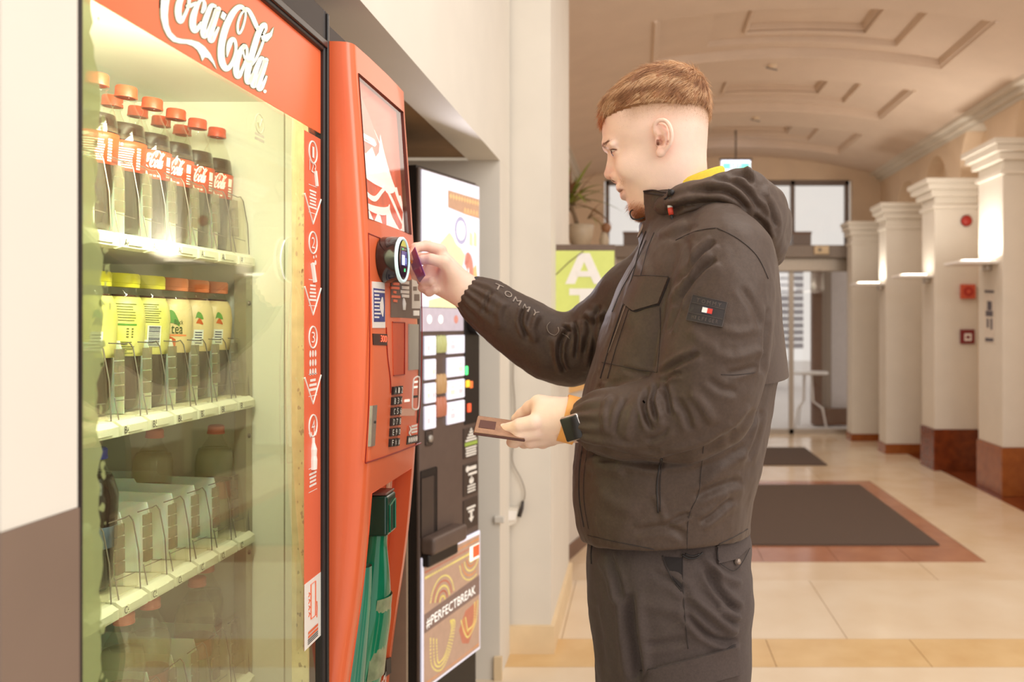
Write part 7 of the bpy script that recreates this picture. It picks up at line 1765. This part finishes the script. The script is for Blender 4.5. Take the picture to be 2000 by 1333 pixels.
MB().tube(crom([a3(v) for v in cpts([(1243, 411, 1.372), (1234, 411, 1.370), (1230.5, 418, 1.368), (1235, 427, 1.366), (1246, 429, 1.364), (1259, 425, 1.360)])], 5), .0012, 6).build('drawcord', M_CORD, JK, True)
MB().tube(cpts([(1259, 432, 1.352), (1255, 444, 1.348), (1250, 455, 1.346), (1246, 464, 1.346)]), [.0018, .0026, .0024, .0016], 6).build('zip_pull', M_ZIP, JK, True)
MB().tube(crom([a3(v) for v in cpts([(1332, 1084, 1.215), (1345, 1091, 1.213), (1360, 1090, 1.213), (1372, 1080, 1.216)])], 4), .0016, 6).tube(crom([a3(v) for v in cpts([(1338, 1082, 1.213), (1352, 1087, 1.211), (1366, 1083, 1.212)])], 4), .0014, 6).build('hem_cord', M_CORD, JK, True)
# yellow shirt collar between the neck and the hood
mb = MB(); n = 48
for i, (dz, g_) in enumerate(((-.040, .010), (.0, .0075), (.003, .005), (.0, .0025), (-.04, .002))):
    for k in range(n):
        a = 2*math.pi*k/n; x = (1338-CX)*YC/FPX+.002; cx = x+(.0555+g_)*math.cos(a); y = YC+(.0535+g_)*math.sin(a)
        z = P(0, 361, YC).z+.026*math.cos(a)+dz; mb.v.append((cx, y, z))
mb.f = [(i*n+k, i*n+(k+1) % n, (i+1)*n+(k+1) % n, (i+1)*n+k) for i in range(4) for k in range(n)]
so = mb.build('shirt_collar', mat('yellow_jersey', (222, 190, 52), .75, var=.06, scale=200), MAN, True)
# trousers: pockets, flap with button, cargo pocket
seamline(th_, [(1294, 1086), (1303, 1112), (1316, 1135), (1331, 1156)], .0016, M_SEAM, TR, .0006); seamline(th_, [(1333, 1088), (1334, 1150), (1338, 1210), (1344, 1268)], .0009, M_SEAM, TR)
m_ = MB(); q = [th_(a, b)[0]+th_(a, b)[1]*.0012 for a, b in ((1298, 1088), (1332, 1090), (1331, 1152), (1316, 1130), (1304, 1108))]; m_.add(q, [(0, 1, 2, 3, 4)]); m_.build('pocket_opening', mat('pocket_dark', (36, 29, 28), .9), TR)
bf, bfm = slab(th_, [(1397, 1068), (1461, 1034), (1462, 1068), (1400, 1102)], .004, M_TRS, TR, 'pocket_flap', 8, 6, -.003, tip=(.55, (2, 10)))
seamline(th_, [(1399, 1070), (1402, 1102), (1434, 1114), (1460, 1072)], .0011, M_SEAM, TR, .004)
l_, k_ = th_(1436, 1098); MB().lathe([(1e-4, .0088), (.0030, .0085), (.0042, .0072), (.0046, .004), (.0046, .002)], l_, 18, k_).build('button', mat('button_metal', (150, 132, 120), .35, metal=.5), TR, True)
seamline(th_, [(1252, 1311), (1310, 1300), (1370, 1284), (1410, 1272), (1436, 1262)], .0016, M_SEAM, TR, .002)
slab(th_, [(1253, 1312), (1437, 1263), (1446, 1316), (1258, 1366)], .0065, M_TRS, TR, 'cargo_flap', 14, 6, -.003)
seamline(th_, [(1157, 1062), (1155, 1085), (1156, 1102)], .002, M_SEAM, TR, .001, 'waist_tie')
# ================================================================ things the man holds and wears
c = P(1119, 836, 1.188); un = Vector((-.34, -.93, -.10)).normalized(); uv = Vector((.30, -.05, -.95)); uv = (uv-un*uv.dot(un)).normalized(); uw = un.cross(uv)
t = thing('smartwatch', c, 'square dark smartwatch with an orange strap on the wrist holding the wallet', 'watch')
M_WCH = mat('watch_steel', (206, 198, 190), .2, metal=.85); M_WSC = mat('watch_screen', (36, 31, 28), .22, coat=.2); M_STRP = mat('orange_strap', (240, 168, 84), .5, var=.03)
MB().obox(c, uw, uv, un, .0150, .0185, .0050, .0042).build('case', M_WCH, t, True, auto=.6)
MB().obox(c+un*.0040, uw, uv, un, .0136, .0170, .0022, .0021).build('screen', M_WSC, t, True, auto=.6)
MB().cyl(c+uw*.0148+uv*.006, c+uw*.0165+uv*.006, .003, 12).build('crown', M_WCH, t, True)
wc_ = Vector(P(1114, 820, 1.243)); ax = Vector((1, .12, -.28)).normalized(); e1 = ax.cross(Vector((0, 1, 0))).normalized(); e2 = ax.cross(e1); mb = MB(); n = 64
for h_, rr_ in ((-.012, 1.0), (-.012, 1.07), (.012, 1.07), (.012, 1.0)):
    for k in range(n): a = 2*math.pi*k/n; mb.v.append(wc_+ax*h_+e1*math.cos(a)*.0328*rr_+e2*math.sin(a)*.0305*rr_)
mb.f = [(i*n+k, i*n+(k+1) % n, ((i+1) % 4)*n+(k+1) % n, ((i+1) % 4)*n+k) for i in range(4) for k in range(n)]
mb.build('strap', M_STRP, t, True, auto=.8)
# card: short edge D-C in the fingers' plane, long edge running away from the viewer
A_, B_, C_, D_ = P(811, 489, 1.497), P(829, 529, 1.497), P(815, 556, 1.575), P(800, 505, 1.575)
o_ = (A_+B_+C_+D_)/4; ea = ((B_-A_)+(C_-D_)).normalized(); eb = ((D_-A_)+(C_-B_)); eb = (eb-ea*eb.dot(ea)).normalized(); en = ea.cross(eb)
t = thing('bank_card', o_, 'purple bank card pinched in the fingers at the card reader', 'card')
MB().obox(o_, ea, eb, en, .027, .0428, .0004, .00035).build('card_body', mat('card_purple', (112, 52, 150), .3, var=.25, scale=60, col2=(140, 66, 160)), t)
sgn = 1 if en.dot(Vector((0, 0, EYE))-o_) > 0 else -1
MB().obox(o_+en*sgn*.00045-ea*.017+eb*.026, ea, eb, en, .006, .010, .0001).build('card_emblem', mat('card_yellow', (244, 190, 70), .35), t)
MB().obox(o_+en*sgn*.00045+ea*.012-eb*.026, ea, eb, en, .005, .007, .0001).build('card_chip', mat('card_pink', (196, 140, 196), .35), t)
# wallet
p0 = P(932, 816, 1.268); ea = Vector((.98, .128, -.155)).normalized(); eb = Vector((.573, -.724, -.381)); eb = (eb-ea*eb.dot(ea)).normalized(); en = ea.cross(eb)
if en.z < 0: en = -en
o_ = p0+ea*.0375+eb*.026
t = thing('card_wallet', o_, 'slim brown card wallet held flat in the left hand', 'wallet')
M_LEA = mat('brown_leather', (158, 118, 94), .5, var=.15, scale=120, bump=.3, bscale=400); M_LEAD = mat('leather_edge', (92, 54, 46), .5)
MB().obox(o_, ea, eb, en, .0375, .026, .0018, .0012).build('cover', M_LEAD, t, True, auto=.6); MB().obox(o_+en*.0030, ea, eb, en, .0365, .0255, .0010, .0007).build('inner_cards', M_LEA, t, True, auto=.6)
MB().obox(o_+en*.0042-ea*.02, ea, eb, en, .012, .012, .0004).build('slot', M_LEAD, t)
